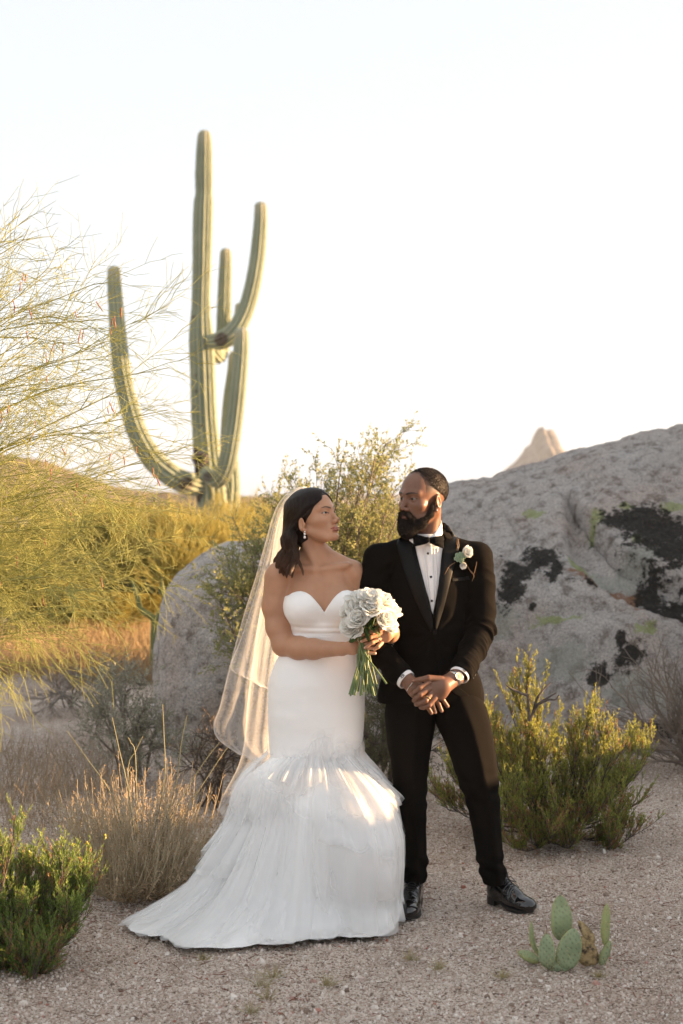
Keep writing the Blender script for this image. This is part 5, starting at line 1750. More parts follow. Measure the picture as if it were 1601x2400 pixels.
def flare(k, v, off=0.0):
    """point of the skirt surface: k hem index (float ok), v 0 knee .. 1 floor"""
    k = np.asarray(k, float) % nh
    i = np.floor(k).astype(int) % nh
    j = (i + 1) % nh
    f = (k - np.floor(k))[..., None]
    top = KTOP[i] * (1 - f) + KTOP[j] * f
    hem = HC[i] * (1 - f) + HC[j] * f
    bo = (bold[i] * (1 - f[..., 0]) + bold[j] * f[..., 0])
    v = np.asarray(v, float)
    sl = interp(v, [(0, 0.0), (0.06, 0.12), (0.12, 0.20), (0.20, 0.245), (0.32, 0.275), (0.42, 0.305), (0.53, 0.37), (0.68, 0.46), (0.82, 0.58), (0.92, 0.78), (1.0, 1.0)])[0]
    sr = interp(v, [(0, 0.0), (0.05, 0.13), (0.10, 0.31), (0.17, 0.54), (0.28, 0.82), (0.48, 1.0), (0.66, 0.99), (0.85, 0.93), (1.0, 1.0)])[0]
    s = sl * (1 - bo) + sr * bo
    xy = top + (hem - top) * s[..., None]
    d = norm(hem - KC)
    xy = xy + d * np.asarray(off)[..., None]
    z = ZK * (1 - v) + 0.012
    xy = xy + d * np.where(v < 0, 0.004, 0.0)[..., None]
    return np.concatenate([xy, z[..., None]], -1)


def folds(k, v, seed):
    t = k / nh * 2 * math.pi
    q = np.stack([np.cos(t) * 6.0, np.sin(t) * 6.0, v * 0.8 + seed], -1)
    return fbm(q, 3, seed)


nv = 90
Kg, Vg = np.meshgrid(np.arange(nh), np.linspace(0, 1.0, nv))
off = (0.034 * folds(Kg, Vg, 3) + 0.022 * fbm(np.stack([np.cos(Kg / nh * 6.283) * 14, np.sin(Kg / nh * 6.283) * 14, Vg * 1.3], -1), 2, 8)) * smooth01(Vg, 0.02, 0.3) - 0.02
P = flare(Kg, Vg, off)
obj('underskirt', P.reshape(-1, 3), grid_faces(nh, nv, True), SATIN_B, dress)

g = np.random.default_rng(11)


def ruffle(k0, k1, v0, v1, seed, lift=0.02, wave=0.02, drop=0.0, n=90, m=16, slant=0.0):
    """one layer of tulle hung between hem positions k0..k1 from height v0 to v1, gathered at the top and rippling below"""
    u = np.linspace(0, 1, n)
    w = np.linspace(0, 1, m)
    U, W_ = np.meshgrid(u, w)
    k = k0 + (k1 - k0) * U
    rag = 0.025 * fbm(np.stack([u * (k1 - k0) / 12, np.full(n, seed * 3.1), u * 0], -1), 3, seed)
    end = np.sin(np.pi * np.clip(U, 0, 1)) ** 0.35
    v = v0 + (v1 + rag[None] - v0) * W_ * (0.25 + 0.75 * end) + slant * (U - 0.5)
    v = v + (1 - W_) * 0.11 * fbm(np.stack([u * (k1 - k0) / 22, np.full(n, seed * 5.3), u * 0], -1), 2, seed + 9)[None]
    v = np.clip(v, -0.20, 1.0)
    ph = fbm(np.stack([u * (k1 - k0) / 9, np.full(n, seed * 7.7), u * 0], -1), 3, seed + 40)
    rip = np.sin(u * (k1 - k0) / 60 * 2 * math.pi * 3.4 + 5 * ph)
    o = lift * (1 - 0.55 * bold[np.floor(k).astype(int) % nh]) * (0.15 + W_ ** 1.3 * (0.6 + 0.4 * rip[None])) * (0.3 + 0.7 * end) + wave * W_ * ph[None]
    o = o + 0.034 * folds(k, v, 3) * smooth01(v, 0.02, 0.3)
    P = flare(k, v, o)
    P[..., 2] += 0.015 * W_ * rip[None] * (1 - v) * 1.2 + 0.006
    P[..., 2] = np.maximum(P[..., 2], 0.008 + 0.012 * (0.5 + 0.5 * rip[None]) * W_)
    return P.reshape(-1, 3), grid_faces(n, m), np.clip(0.55 * smooth01(W_, 0.75, 1.0) + smooth01(W_, 0.40, 0.0) + smooth01(np.abs(U - 0.5), 0.28, 0.5), 0, 1).ravel()


# hem index by direction: 0 right, rising index goes right -> front -> left -> back
def kdir(deg):
    d = (ang - math.radians(deg) + math.pi) % (2 * math.pi) - math.pi
    return int(np.argmin(np.abs(d)))


kf, kr = kdir(-90), kdir(-5)
def add_ruffle(*a, **k):
    V, F, A = ruffle(*a, **k)
    return obj('ruffle', V, F, TULLE, dress, attrs={'fade': A})


spec = []
for i in range(9):       # long tulle panels from the knee to the floor
    k0 = -70 + i * 40 + g.uniform(-12, 12)
    spec.append((k0, k0 + g.uniform(70, 110), g.uniform(-0.12, 0.30), 0.99, dict(lift=g.uniform(0.022, 0.05), wave=0.035, slant=g.uniform(-0.1, 0.1))))
for i in range(16):      # shorter overlapping flounces
    k0 = -70 + (i * 61.3) % 330 + g.uniform(-10, 10)
    v0 = g.uniform(-0.14, 0.5)
    spec.append((k0, k0 + g.uniform(45, 100), v0, min(v0 + g.uniform(0.22, 0.45), 0.99), dict(lift=g.uniform(0.02, 0.055), wave=0.025, slant=g.uniform(-0.34, 0.34))))
for i in range(22):      # hem frills lying on the gravel
    k0 = -60 + i * 16 + g.uniform(-6, 6)
    spec.append((k0, k0 + g.uniform(36, 60), g.uniform(0.62, 0.8), 1.0, dict(lift=g.uniform(0.015, 0.04), wave=0.02)))
for i in range(9):       # rosette of frills at the right of the knee
    k0 = kr - 30 + g.uniform(-16, 26)
    v0 = 0.0 + i * 0.02
    spec.append((k0, k0 + g.uniform(26, 44), v0, v0 + g.uniform(0.12, 0.2), dict(lift=g.uniform(0.010, 0.028), wave=0.02, slant=g.uniform(-0.08, 0.08))))
for i, (k0, k1, v0, v1, kw) in enumerate(spec):
    add_ruffle(k0, k1, v0, v1, 100 + i, **kw)
# ---- veil
VM = Mat('veil_net', (0.90, 0.895, 0.89), 0.9)
VM.b.inputs['Specular IOR Level'].default_value = 0.0
VM.translucent((0.92, 0.91, 0.90), 0.5)
mixn = [x for x in VM.nt.nodes if x.type == 'MIX_SHADER'][0]
tr = VM.n('ShaderNodeBsdfTransparent')
mx = VM.n('ShaderNodeMixShader')
lw = VM.n('ShaderNodeLayerWeight', i_Blend=0.45)
fac = VM.math('ADD', VM.math('MULTIPLY', lw.outputs['Facing'], 0.30), VM.math('MULTIPLY', VM.attr('edge'), 0.22))
fac = VM.math('ADD', fac, 0.19, clamp=True)
VM.l(fac, mx.inputs[0]).l(tr.outputs[0], mx.inputs[1]).l(mixn.outputs[0], mx.inputs[2]).l(mx.outputs[0], VM.out.inputs[0])
VEIL = VM.m
veil = bpy.data.objects.new('veil', None)
COL.objects.link(veil); veil.parent = bride; veil.matrix_parent_inverse = parent_world(bride).inverted()
veil.location = tuple(b(690, 1150, 0.08))


def veil_sheet(left, right, seed, amp, nu=70, nv=120, back=0.0):
    """left / right: picture points with depth offsets for the two long edges"""
    Lp, Rp = spline(np.array([b(*p) for p in left]), nv), spline(np.array([b(*p) for p in right]), nv)
    t = np.linspace(0, 1, nu)
    G = Lp[:, None, :] * (1 - t)[None, :, None] + Rp[:, None, :] * t[None, :, None]
    w = np.linspace(0, 1, nv)
    q = np.stack([np.broadcast_to(t[None] * 2.6, (nv, nu)), np.broadcast_to(w[:, None] * 0.7, (nv, nu)), np.full((nv, nu), seed * 1.7)], -1)
    f = fbm(q, 3, seed)
    ph = np.sin(t[None] * 2 * math.pi * 1.5 + 2.2 * f + w[:, None] * 1.2)
    G[..., 1] += amp * (0.15 + w[:, None]) * ph + back * np.sin(math.pi * t)[None]
    G[..., 0] += amp * 0.35 * (0.1 + w[:, None]) * f
    edge = np.maximum(np.maximum(smooth01(t, 0.035, 0.012), smooth01(t, 0.965, 0.988))[None] * np.ones((nv, 1)), smooth01(w, 0.955, 0.985)[:, None] * np.ones((1, nu)))
    return obj('veil_layer', G.reshape(-1, 3), grid_faces(nu, nv), VEIL, veil, attrs={'edge': edge.ravel()})


veil_sheet([(690, 1143, 0.06), (664, 1164, 0.10), (641, 1203, 0.11), (620, 1276, 0.12), (596, 1360, 0.13), (571, 1440, 0.14), (541, 1548, 0.14), (515, 1655, 0.12), (500, 1700, 0.10), (512, 1735, 0.08), (563, 1772, 0.05)],
           [(714, 1140, 0.06), (700, 1170, 0.14), (690, 1220, 0.17), (680, 1300, 0.19), (668, 1400, 0.20), (655, 1500, 0.20), (648, 1600, 0.20), (645, 1680, 0.20), (642, 1720, 0.18), (640, 1760, 0.18), (636, 1790, 0.16)], 1, 0.030)
veil_sheet([(700, 1142, 0.08), (672, 1172, 0.14), (650, 1230, 0.17), (632, 1330, 0.20), (610, 1430, 0.22), (594, 1540, 0.24), (580, 1650, 0.25), (572, 1740, 0.25), (556, 1800, 0.24), (525, 1860, 0.22), (505, 1905, 0.20)],
           [(720, 1140, 0.08), (716, 1180, 0.16), (712, 1250, 0.20), (705, 1350, 0.23), (695, 1450, 0.26), (688, 1550, 0.28), (680, 1650, 0.29), (672, 1740, 0.29), (655, 1810, 0.28), (610, 1880, 0.24), (552, 1922, 0.20)], 2, 0.040, back=0.05)
veil_sheet([(694, 1143, 0.07), (668, 1170, 0.12), (645, 1215, 0.14), (622, 1300, 0.15), (595, 1400, 0.16), (562, 1500, 0.15), (541, 1552, 0.13), (545, 1575, 0.12), (580, 1590, 0.12)],
           [(716, 1140, 0.07), (704, 1180, 0.15), (694, 1240, 0.185), (684, 1330, 0.205), (672, 1430, 0.215), (660, 1520, 0.215), (652, 1580, 0.20), (646, 1610, 0.20), (642, 1625, 0.20)], 3, 0.022)
# ------------------------------------------------------------------ the groom
groom = thing('person', (float(b(1010, 0)[0]), BY, 0), 'bearded man in a black tuxedo and bow tie with hands clasped, looking at the woman', 'person')
GH = Head(b(990, 1168, 0.0), R(-49), R(-1), R(2), 1.06)
xs = np.arange(b(855, 0)[0], b(1180, 0)[0], 0.003)
ys = np.arange(5.66, 6.19, 0.0036)
zs = np.concatenate([np.arange(b(0, 1690)[2], b(0, 1560)[2] - 0.0, 0.0027), np.arange(b(0, 1560)[2], b(0, 1270)[2], 0.007), np.arange(b(0, 1270)[2], b(0, 1088)[2], 0.0026)])
Fg = Field(xs, ys, zs)
# torso under the clothes
Fg.ball(b(1003, 1380, 0.05), (0.150, 0.09, 0.17), k=0.05)
Fg.ball(b(1005, 1540, 0.05), (0.140, 0.09, 0.20), k=0.05)
Fg.cone(b(1003, 1310, 0.05), b(892, 1318, 0.04), 0.042, 0.040, k=0.03)
Fg.cone(b(1003, 1310, 0.05), b(1110, 1316, 0.04), 0.042, 0.040, k=0.03)
Fg.cone(b(1000, 1205, 0.028), b(1003, 1290, 0.045), 0.058, 0.066, k=0.03)
Fg.cone(b(1022, 1195, -0.005), b(1004, 1275, -0.01), 0.018, 0.014, k=0.03)
# arms inside the sleeves
Fg.path([b(886, 1318, 0.04), b(870, 1470, 0.03), b(942, 1582, -0.165)], [0.040, 0.036, 0.028], k=0.02)
Fg.path([b(1114, 1318, 0.04), b(1128, 1480, 0.03), b(1070, 1585, -0.17)], [0.040, 0.036, 0.030], k=0.02)
# right hand (behind), fingers pointing down and to his left
Fg.cone(b(942, 1582, -0.165), b(972, 1612, -0.205), 0.030, 0.034, k=0.02)
Fg.ball(b(982, 1622, -0.205), (0.042, 0.020, 0.034), rot_y(0.75), k=0.02)
GR = [[b(990, 1640, -0.205), b(1002, 1656, -0.21), b(1011, 1671, -0.205)], [b(1000, 1634, -0.20), b(1014, 1652, -0.205), b(1020, 1669, -0.20)],
      [b(1010, 1628, -0.195), b(1028, 1650, -0.20), b(1035, 1666, -0.195)], [b(1018, 1620, -0.19), b(1038, 1640, -0.195), b(1049, 1655, -0.19)]]
hand_paths(Fg, GR, 0.0105, 0.0082)
# left hand (in front): back of the hand, thumb and fingers folded over the other hand
Fg.cone(b(1068, 1588, -0.18), b(1040, 1606, -0.225), 0.031, 0.036, k=0.02)
Fg.ball(b(1024, 1618, -0.240), (0.048, 0.021, 0.040), rot_y(0.55), k=0.018)
GL = [[b(1006, 1600, -0.248), b(984, 1612, -0.268), b(970, 1624, -0.262), b(966, 1628, -0.248)], [b(1006, 1614, -0.255), b(985, 1628, -0.276), b(974, 1638, -0.268), b(970, 1642, -0.252)],
      [b(1010, 1627, -0.255), b(998, 1642, -0.276), b(980, 1650, -0.270), b(975, 1651, -0.256)], [b(1020, 1636, -0.252), b(1006, 1653, -0.268), b(992, 1658, -0.262), b(986, 1658, -0.25)]]
hand_paths(Fg, GL, 0.0110, 0.0088)
hand_paths(Fg, [[b(1034, 1592, -0.236), b(1004, 1589, -0.252), b(984, 1593, -0.252), b(969, 1595, -0.246)]], 0.0145, 0.0090)
GH.build(Fg, True)
V, F = Fg.mesh()
T = np.zeros((len(V), 4)); T[:, :3] = (0.06, 0.03, 0.02)
L = face_tint(GH, V, T, (0.105, 0.042, 0.032), (0.008, 0.006, 0.005), 0.0042, True)
nail_tint(V, T, [f[-1] + np.array((0.001, -0.007, -0.002)) for f in GR] + [b(969, 1595, -0.254)], 0.0062, (0.32, 0.18, 0.13))
# close-shaved sides: stubble tint between scalp and temple
ax = np.abs(L[:, 0])
fade = smooth01(L[:, 2] - 0.18 * (L[:, 1] - 0.0), 0.012, 0.05) * (L[:, 1] > -0.045) * (ax > 0.03) + smooth01(L[:, 2], -0.05, 0.03) * smooth01(L[:, 1], 0.055, 0.08)
fade = np.clip(fade, 0, 1) * 0.8
T[:, :3] = np.where((fade > T[:, 3])[:, None], np.array((0.014, 0.010, 0.008)), T[:, :3])
T[:, 3] = np.maximum(T[:, 3], fade)
obj('body', V, F, skin_mat('groom_skin', (0.145, 0.072, 0.045), (0.215, 0.110, 0.070), 0.42), groom, attrs={'tint': T})
GBODY = bvh(V, F)
eyeballs(GH, groom, R(-10), (0.02, 0.011, 0.008), (0.17, 0.145, 0.125))

g = np.random.default_rng(21)
HAIR_G = hair_mat('black_hair', (0.018, 0.012, 0.009), None, 0.55)
# cropped hair
Fh = Field(np.arange(-0.10, 0.10, 0.0024), np.arange(-0.11, 0.135, 0.0024), np.arange(-0.07, 0.14, 0.0024))
Fh.ball((0, 0.018, 0.036), (0.0765, 0.100, 0.0845), k=0.001)
Fh.ball((0, -0.135, 0.001), (0.062, 0.072, 0.084), k=0.002, mode='sub')
Fh.ball((0.085, -0.085, 0.00), (0.05, 0.07, 0.066), k=0.002, mode='sub')
Fh.ball((-0.085, -0.085, 0.00), (0.05, 0.07, 0.066), k=0.002, mode='sub')
Fh.put(lambda X, Y, Z: (Z - (0.040 - 0.55 * np.maximum(Y, -0.02) * 1.0)) * 0.9, (-0.2, -0.2, -0.2), (0.2, 0.2, 0.2), 0.004, 'sub')
V, F = Fh.mesh()
n_ = vertex_normals(V, F)
V = V + n_ * (0.0010 * g.normal(size=(len(V), 1)))
ghair = obj('hair', GH.w(V), F, HAIR_G, groom)


def fuzz(V, F, n, length, seed, mask=None, bend=0.35):
    """short hairs standing on a surface"""
    gg = np.random.default_rng(seed)
    tri = np.concatenate([F[:, :3], F[:, [0, 2, 3]]])
    ar = np.linalg.norm(np.cross(V[tri[:, 1]] - V[tri[:, 0]], V[tri[:, 2]] - V[tri[:, 0]]), axis=1)
    if mask is not None: ar = ar * mask[tri].mean(1)
    i = gg.choice(len(tri), n, p=ar / ar.sum())
    u, v = gg.uniform(size=n), gg.uniform(size=n)
    fl = u + v > 1
    u[fl], v[fl] = 1 - u[fl], 1 - v[fl]
    P = V[tri[i, 0]] + (V[tri[i, 1]] - V[tri[i, 0]]) * u[:, None] + (V[tri[i, 2]] - V[tri[i, 0]]) * v[:, None]
    N = vertex_normals(V, F)[tri[i, 0]]
    d = norm(N + gg.normal(0, bend, (n, 3)))
    L_ = length * gg.uniform(0.5, 1.3, n)[:, None]
    q = [P - d * 0.001, P + d * L_ * 0.5, P + norm(d + gg.normal(0, bend, (n, 3)) + np.array((0, 0, -0.25))) * L_]
    return np.stack(q, 1)


strands('hair_strands', fuzz(GH.w(V), F, 14000, 0.0042, 31), 0.0006, HAIR_G, ghair, 0.5)
# beard
Fh = Field(np.arange(-0.10, 0.10, 0.0024), np.arange(-0.14, 0.06, 0.0024), np.arange(-0.19, 0.02, 0.0024))
for s in (-1, 1):
    Fh.path(np.array([(s * 0.0730, -0.014, -0.010), (s * 0.0705, -0.014, -0.032), (s * 0.064, -0.018, -0.058), (s * 0.045, -0.050, -0.096), (s * 0.018, -0.080, -0.116)]), [0.0008, 0.0030, 0.0100, 0.0180, 0.021], k=0.012)
    Fh.path(np.array([(s * 0.004, -0.1035, -0.0575), (s * 0.022, -0.0945, -0.063), (s * 0.031, -0.083, -0.082), (s * 0.034, -0.074, -0.100)]), [0.0055, 0.0075, 0.010, 0.016], k=0.010)
Fh.ball((0, -0.084, -0.116), (0.030, 0.024, 0.030), k=0.02)
Fh.ball((0, -0.074, -0.126), (0.032, 0.027, 0.029), k=0.02)
Fh.ball((0, -0.098, -0.089), (0.010, 0.008, 0.010), k=0.008)
Fh.ball((0, -0.104, -0.0735), (0.0225, 0.026, 0.0125), k=0.004, mode='sub')
V, F = Fh.mesh()
N = vertex_normals(V, F)
V = V + N * (0.0016 * fbm(V * 220, 2, 3) + 0.003 * fbm(V * 60, 3, 4))[:, None]
beard = obj('beard', GH.w(V), F, HAIR_G, groom)
strands('beard_strands', fuzz(GH.w(V), F, 15000, 0.007, 33, bend=0.45), 0.0005, HAIR_G, beard, 0.4)
# ear stud
V, F = ball_mesh(GH.w((0.083, 0.0, -0.044)), 0.0034, 10)
obj('ear_stud', V, F, GEM, groom)

# ---- tuxedo
WOOL = Mat('black_wool', (0.0062, 0.0052, 0.0044), 0.9)
WOOL.b.inputs['Sheen Weight'].default_value = 0.012
WOOL.b.inputs['Sheen Roughness'].default_value = 0.35
WOOL.b.inputs['Sheen Tint'].default_value = (0.9, 0.8, 0.7, 1)
WOOL.b.inputs['Specular IOR Level'].default_value = 0.05
WOOL.bump(WOOL.noise(700, 2, 0.6), 0.15, 0.001)
WOOLM = WOOL.m
LAPEL = Mat('black_satin', (0.004, 0.004, 0.004), 0.5, Specular_IOR_Level=0.15).m
LINEN = Mat('white_shirt_cloth', (0.80, 0.80, 0.81), 0.7)
LINEN.b.inputs['Specular IOR Level'].default_value = 0.2
LINEN = LINEN.m
BLACKGLOSS = Mat('black_gloss', (0.006, 0.006, 0.006), 0.15).m


def coat(F, e=0.0, sleeves=True):
    F.ball(b(1004, 1375, 0.05), (0.178 + e, 0.112 + e, 0.185 + e), k=0.05)
    F.ball(b(1006, 1480, 0.05), (0.158 + e, 0.108 + e, 0.20 + e), k=0.06)
    F.ball(b(1010, 1640, 0.04), (0.226 + e, 0.140 + e, 0.250 + e), k=0.06)
    F.cone(b(1003, 1262, 0.05), b(1003, 1300, 0.05), 0.070 + e, 0.09 + e, k=0.05)
    F.cone(b(1003, 1275, 0.055), b(890, 1312, 0.045), 0.062 + e, 0.060 + e, k=0.03)
    F.cone(b(1003, 1275, 0.055), b(1114, 1306, 0.045), 0.062 + e, 0.060 + e, k=0.03)


Fj = Field(np.arange(b(825, 0)[0], b(1180, 0)[0], 0.0038), np.arange(5.74, 6.22, 0.004), np.arange(b(0, 1690)[2], b(0, 1205)[2], 0.0038))
coat(Fj)
# cut the coat off at the hem, rounded away at the front
def hem(X, Y, Z):
    xc = b(1012, 0)[0]
    zh = b(0, 1648)[2] + np.where(Y < 6.02, 0.075 * np.exp(-np.abs(X - xc) / 0.035), 0)
    return Z - zh
s_, X_, Y_, Z_ = Fj.box((-9, 0, 0), (9, 9, 9))
Fj.F = np.maximum(Fj.F, -hem(X_, Y_, Z_)).astype(np.float32)
# opening at the neck and the V over the shirt
Fj.cone(b(1000, 1190, 0.028), b(1003, 1275, 0.040), 0.072, 0.074, k=0.01, mode='sub')
VL = [(1205, 962), (1262, 966), (1300, 973), (1350, 987), (1400, 1001), (1447, 1015)]
VR = [(1205, 1046), (1262, 1041), (1300, 1037), (1350, 1031), (1400, 1023), (1447, 1016)]


def vee(X, Y, Z):
    zz = np.array([b(0, p[0], -0.05)[2] for p in VL])[::-1]
    xl = np.array([b(p[1], 0, -0.05)[0] for p in VL])[::-1]
    xr = np.array([b(p[1], 0, -0.05)[0] for p in VR])[::-1]
    l, r = np.interp(Z, zz, xl), np.interp(Z, zz, xr)
    d = np.maximum(np.maximum(l - X, X - r), zz[0] - Z)
    return np.maximum(d, Y - 6.03)


Fs = Field(np.arange(b(930, 0)[0], b(1080, 0)[0], 0.003), np.arange(5.86, 6.16, 0.003), np.arange(b(0, 1500)[2], b(0, 1205)[2], 0.003))
coat(Fs, -0.014)
Fs.cone(b(1002, 1272, 0.035), b(1003, 1310, 0.045), 0.070, 0.084, k=0.03)
lo, hi = b(940, 1470, 0)[[0, 2]], b(1070, 1200, 0)[[0, 2]]
Fj.put(vee, (lo[0], 5.7, lo[1]), (hi[0], 6.04, hi[1]), 0.003, 'sub')
# sleeves
SR = [b(886, 1312, 0.045), b(876, 1370, 0.045), b(868, 1440, 0.04), b(868, 1480, 0.02), b(890, 1525, -0.05), b(928, 1572, -0.14), b(946, 1588, -0.165)]
SRr = [0.066, 0.064, 0.059, 0.058, 0.054, 0.049, 0.047]
SL = [b(1120, 1306, 0.045), b(1124, 1370, 0.045), b(1128, 1430, 0.04), b(1126, 1478, 0.02), b(1111, 1520, -0.05), b(1089, 1560, -0.13), b(1079, 1578, -0.16)]
SLr = [0.065, 0.063, 0.060, 0.059, 0.055, 0.050, 0.048]
Fj.path(SR, SRr, k=0.022)
Fj.path(SL, SLr, k=0.022)
for arm in (SR, SL):            # open sleeve ends
    d = norm(arm[-1] - arm[-2])
    c, e = arm[-1] + d * 0.004, arm[-1] + d * 0.06
    Fj.put(lambda X, Y, Z, c=c, d=d: np.maximum(-((X - c[0]) * d[0] + (Y - c[1]) * d[1] + (Z - c[2]) * d[2]), np.sqrt((X - c[0]) ** 2 + (Y - c[1]) ** 2 + (Z - c[2]) ** 2) - 0.075), c - 0.08, c + 0.08, 0.002, 'sub')
# creases
def crease(F, line, r, d=1.0):
    for i in range(len(line) - 1):
        F.cone(line[i], line[i + 1], r, r * 0.6, k=0.016, mode='sub')
V, F = Fj.mesh()
N = vertex_normals(V, F)
q = V * np.array([9.0, 6.0, 11.0])
wr = 0.0035 * fbm(q, 3, 7)


def arm_wrinkles(V, path, seed):
    """crosswise sleeve folds, strongest at the elbow"""
    P = spline(np.array(path), 60)
    L = np.concatenate([[0], np.cumsum(np.linalg.norm(np.diff(P, axis=0), axis=1))])
    d = np.linalg.norm(V[:, None, ::1] - P[None, ::3], axis=2)
    i = d.argmin(1)
    near = d.min(1)
    s = L[::3][i]
    T_ = np.gradient(P, axis=0)[::3][i]
    s = s + ((V - P[::3][i]) * norm(T_)).sum(1)
    side = (V - P[::3][i])
    ang = np.arctan2(side[:, 1], side[:, 0])
    e = L[33]
    w = np.exp(-((s - e) / 0.10) ** 2) + 0.45 * np.exp(-((s - 0.06) / 0.06) ** 2) + 0.35 * np.exp(-((s - L[-1] + 0.05) / 0.05) ** 2)
    ph = s * 95 + 2.6 * np.sin(ang * 2 + seed) + 6.0 * fbm(V * 8, 2, seed)
    ridge_ = (0.5 + 0.5 * np.sin(ph)) ** 2
    return (0.017 * w * (ridge_ - 0.4) * (0.55 + 0.9 * vnoise(V * 13, seed + 9))) * (near < 0.082)


wr = wr + arm_wrinkles(V, SR, 2) * (V[:, 0] < b(955, 0)[0]) + arm_wrinkles(V, SL, 5) * (V[:, 0] > b(1060, 0)[0])
# pull lines from the button
bt = b(1018, 1487, -0.06)
dx, dz = V[:, 0] - bt[0], V[:, 2] - bt[2]
rr_ = np.sqrt(dx ** 2 + dz ** 2) + 1e-5
wr = wr + 0.0035 * np.sin(np.arctan2(dz, dx) * 9) * np.exp(-((rr_ - 0.09) / 0.05) ** 2) * (V[:, 1] < 6.0)
V = V + N * wr[:, None]
jacket = obj('jacket', V, F, WOOLM, groom)
JT = bvh(V, F)
Vs, Fs_ = Fs.mesh()
shirt = obj('shirt', Vs, Fs_, LINEN, groom)
JS = bvh(np.concatenate([V, Vs]), np.concatenate([F, Fs_ + len(V)]))
ST = bvh(Vs, Fs_)

# front edge of the coat below the button, and the lapels
strip_on('front_edge', JT, [(1010, 1470), (1016, 1500), (1024, 1560), (1038, 1600), (1062, 1625), (1090, 1640)], [(1021, 1470), (1028, 1500), (1040, 1555), (1056, 1590), (1078, 1612), (1100, 1630)], WOOLM, jacket, 0.003, 0.004, 8, 30)
strip_on('lapel', JS, [(968, 1236), (952, 1250), (931, 1268), (936, 1300), (958, 1370), (984, 1430), (1011, 1482)], [(969, 1232), (968, 1255), (974, 1285), (981, 1315), (997, 1375), (1009, 1420), (1017, 1476)], LAPEL, jacket, 0.006, 0.005, 12, 44, dome=0.004)
strip_on('lapel', JS, [(1043, 1228), (1042, 1255), (1040, 1285), (1036, 1315), (1029, 1365), (1024, 1415), (1019, 1470)], [(1052, 1232), (1064, 1252), (1077, 1272), (1071, 1300), (1055, 1365), (1040, 1425), (1022, 1482)], LAPEL, jacket, 0.006, 0.005, 12, 44, dome=0.004)
n = 60
a = np.radians(np.linspace(-42, 222, n))
cx, cyy = b(1002, 0)[0], BY + 0.034
rows = []
for t in np.linspace(0, 1, 9):
    lowz = b(0, 1262)[2]; topz = b(0, 1262)[2] + 0.036 + 0.030 * smooth01(np.sin(a), -0.7, 0.5)
    r = 0.098 - 0.014 * t + 0.012 * (1 - t) ** 2
    rows.append(np.stack([cx + r * np.cos(a), cyy + r * np.sin(a), lowz + (topz - lowz) * t], -1))
for t in np.linspace(1, 0, 5):
    r = 0.079 + 0.004 * (1 - t)
    rows.append(np.stack([cx + r * np.cos(a), cyy + r * np.sin(a), lowz + (topz - lowz) * t * 0.985], -1))
obj('collar', np.stack(rows).reshape(-1, 3), grid_faces(n, 14), WOOLM, jacket)
strip_on('pocket', JT, [(1058, 1356), (1059, 1364)], [(1099, 1351), (1101, 1359)], LAPEL, jacket, 0.003, 0.003, 14, 5)
V, F = ball_mesh(np.array(JT.ray_cast(Vector((0, 0, EYE)), Vector(b(1019, 1481) - np.array((0, 0, EYE))).normalized())[0]) + np.array((0, -0.004, 0)), (0.0085, 0.0035, 0.0105), 14)
obj('button', V, F, LAPEL, jacket)
for k in range(3):
    c = b(1113 + k * 3 - 6, 1585 - k * 9 + 4, -0.135)
    h = JT.find_nearest(Vector(c))
    V, F = ball_mesh(np.array(h[0]) + np.array(h[1]) * 0.002, 0.0052, 10)
    obj('button', V, F, BLACKGLOSS, jacket)

# shirt front: pleats, studs, collar
for i, dx in enumerate((-17, -9, 9, 17)):
    strip_on('pleat', ST, [(1005 + dx + 2, 1285), (1009 + dx * 0.7 + 1, 1350), (1012 + dx * 0.4 + 1, 1410)], [(1005 + dx + 5, 1285), (1009 + dx * 0.7 + 4, 1350), (1012 + dx * 0.4 + 3, 1410)], LINEN, shirt, 0.0025, 0.002, 3, 16)
strip_on('placket', ST, [(996, 1275), (1002, 1340), (1008, 1400), (1012, 1440)], [(1012, 1275), (1016, 1340), (1018, 1400), (1019, 1440)], LINEN, shirt, 0.0035, 0.003, 6, 24)
for px, py in ((1003, 1297), (1010, 1352), (1012, 1408)):
    h = ST.ray_cast(Vector((0, 0, EYE)), Vector(b(px, py) - np.array((0, 0, EYE))).normalized())
    V, F = ball_mesh(np.array(h[0]) + np.array((0, -0.005, 0)), (0.0052, 0.004, 0.0052), 12)
    obj('stud', V, F, BLACKGLOSS, shirt)
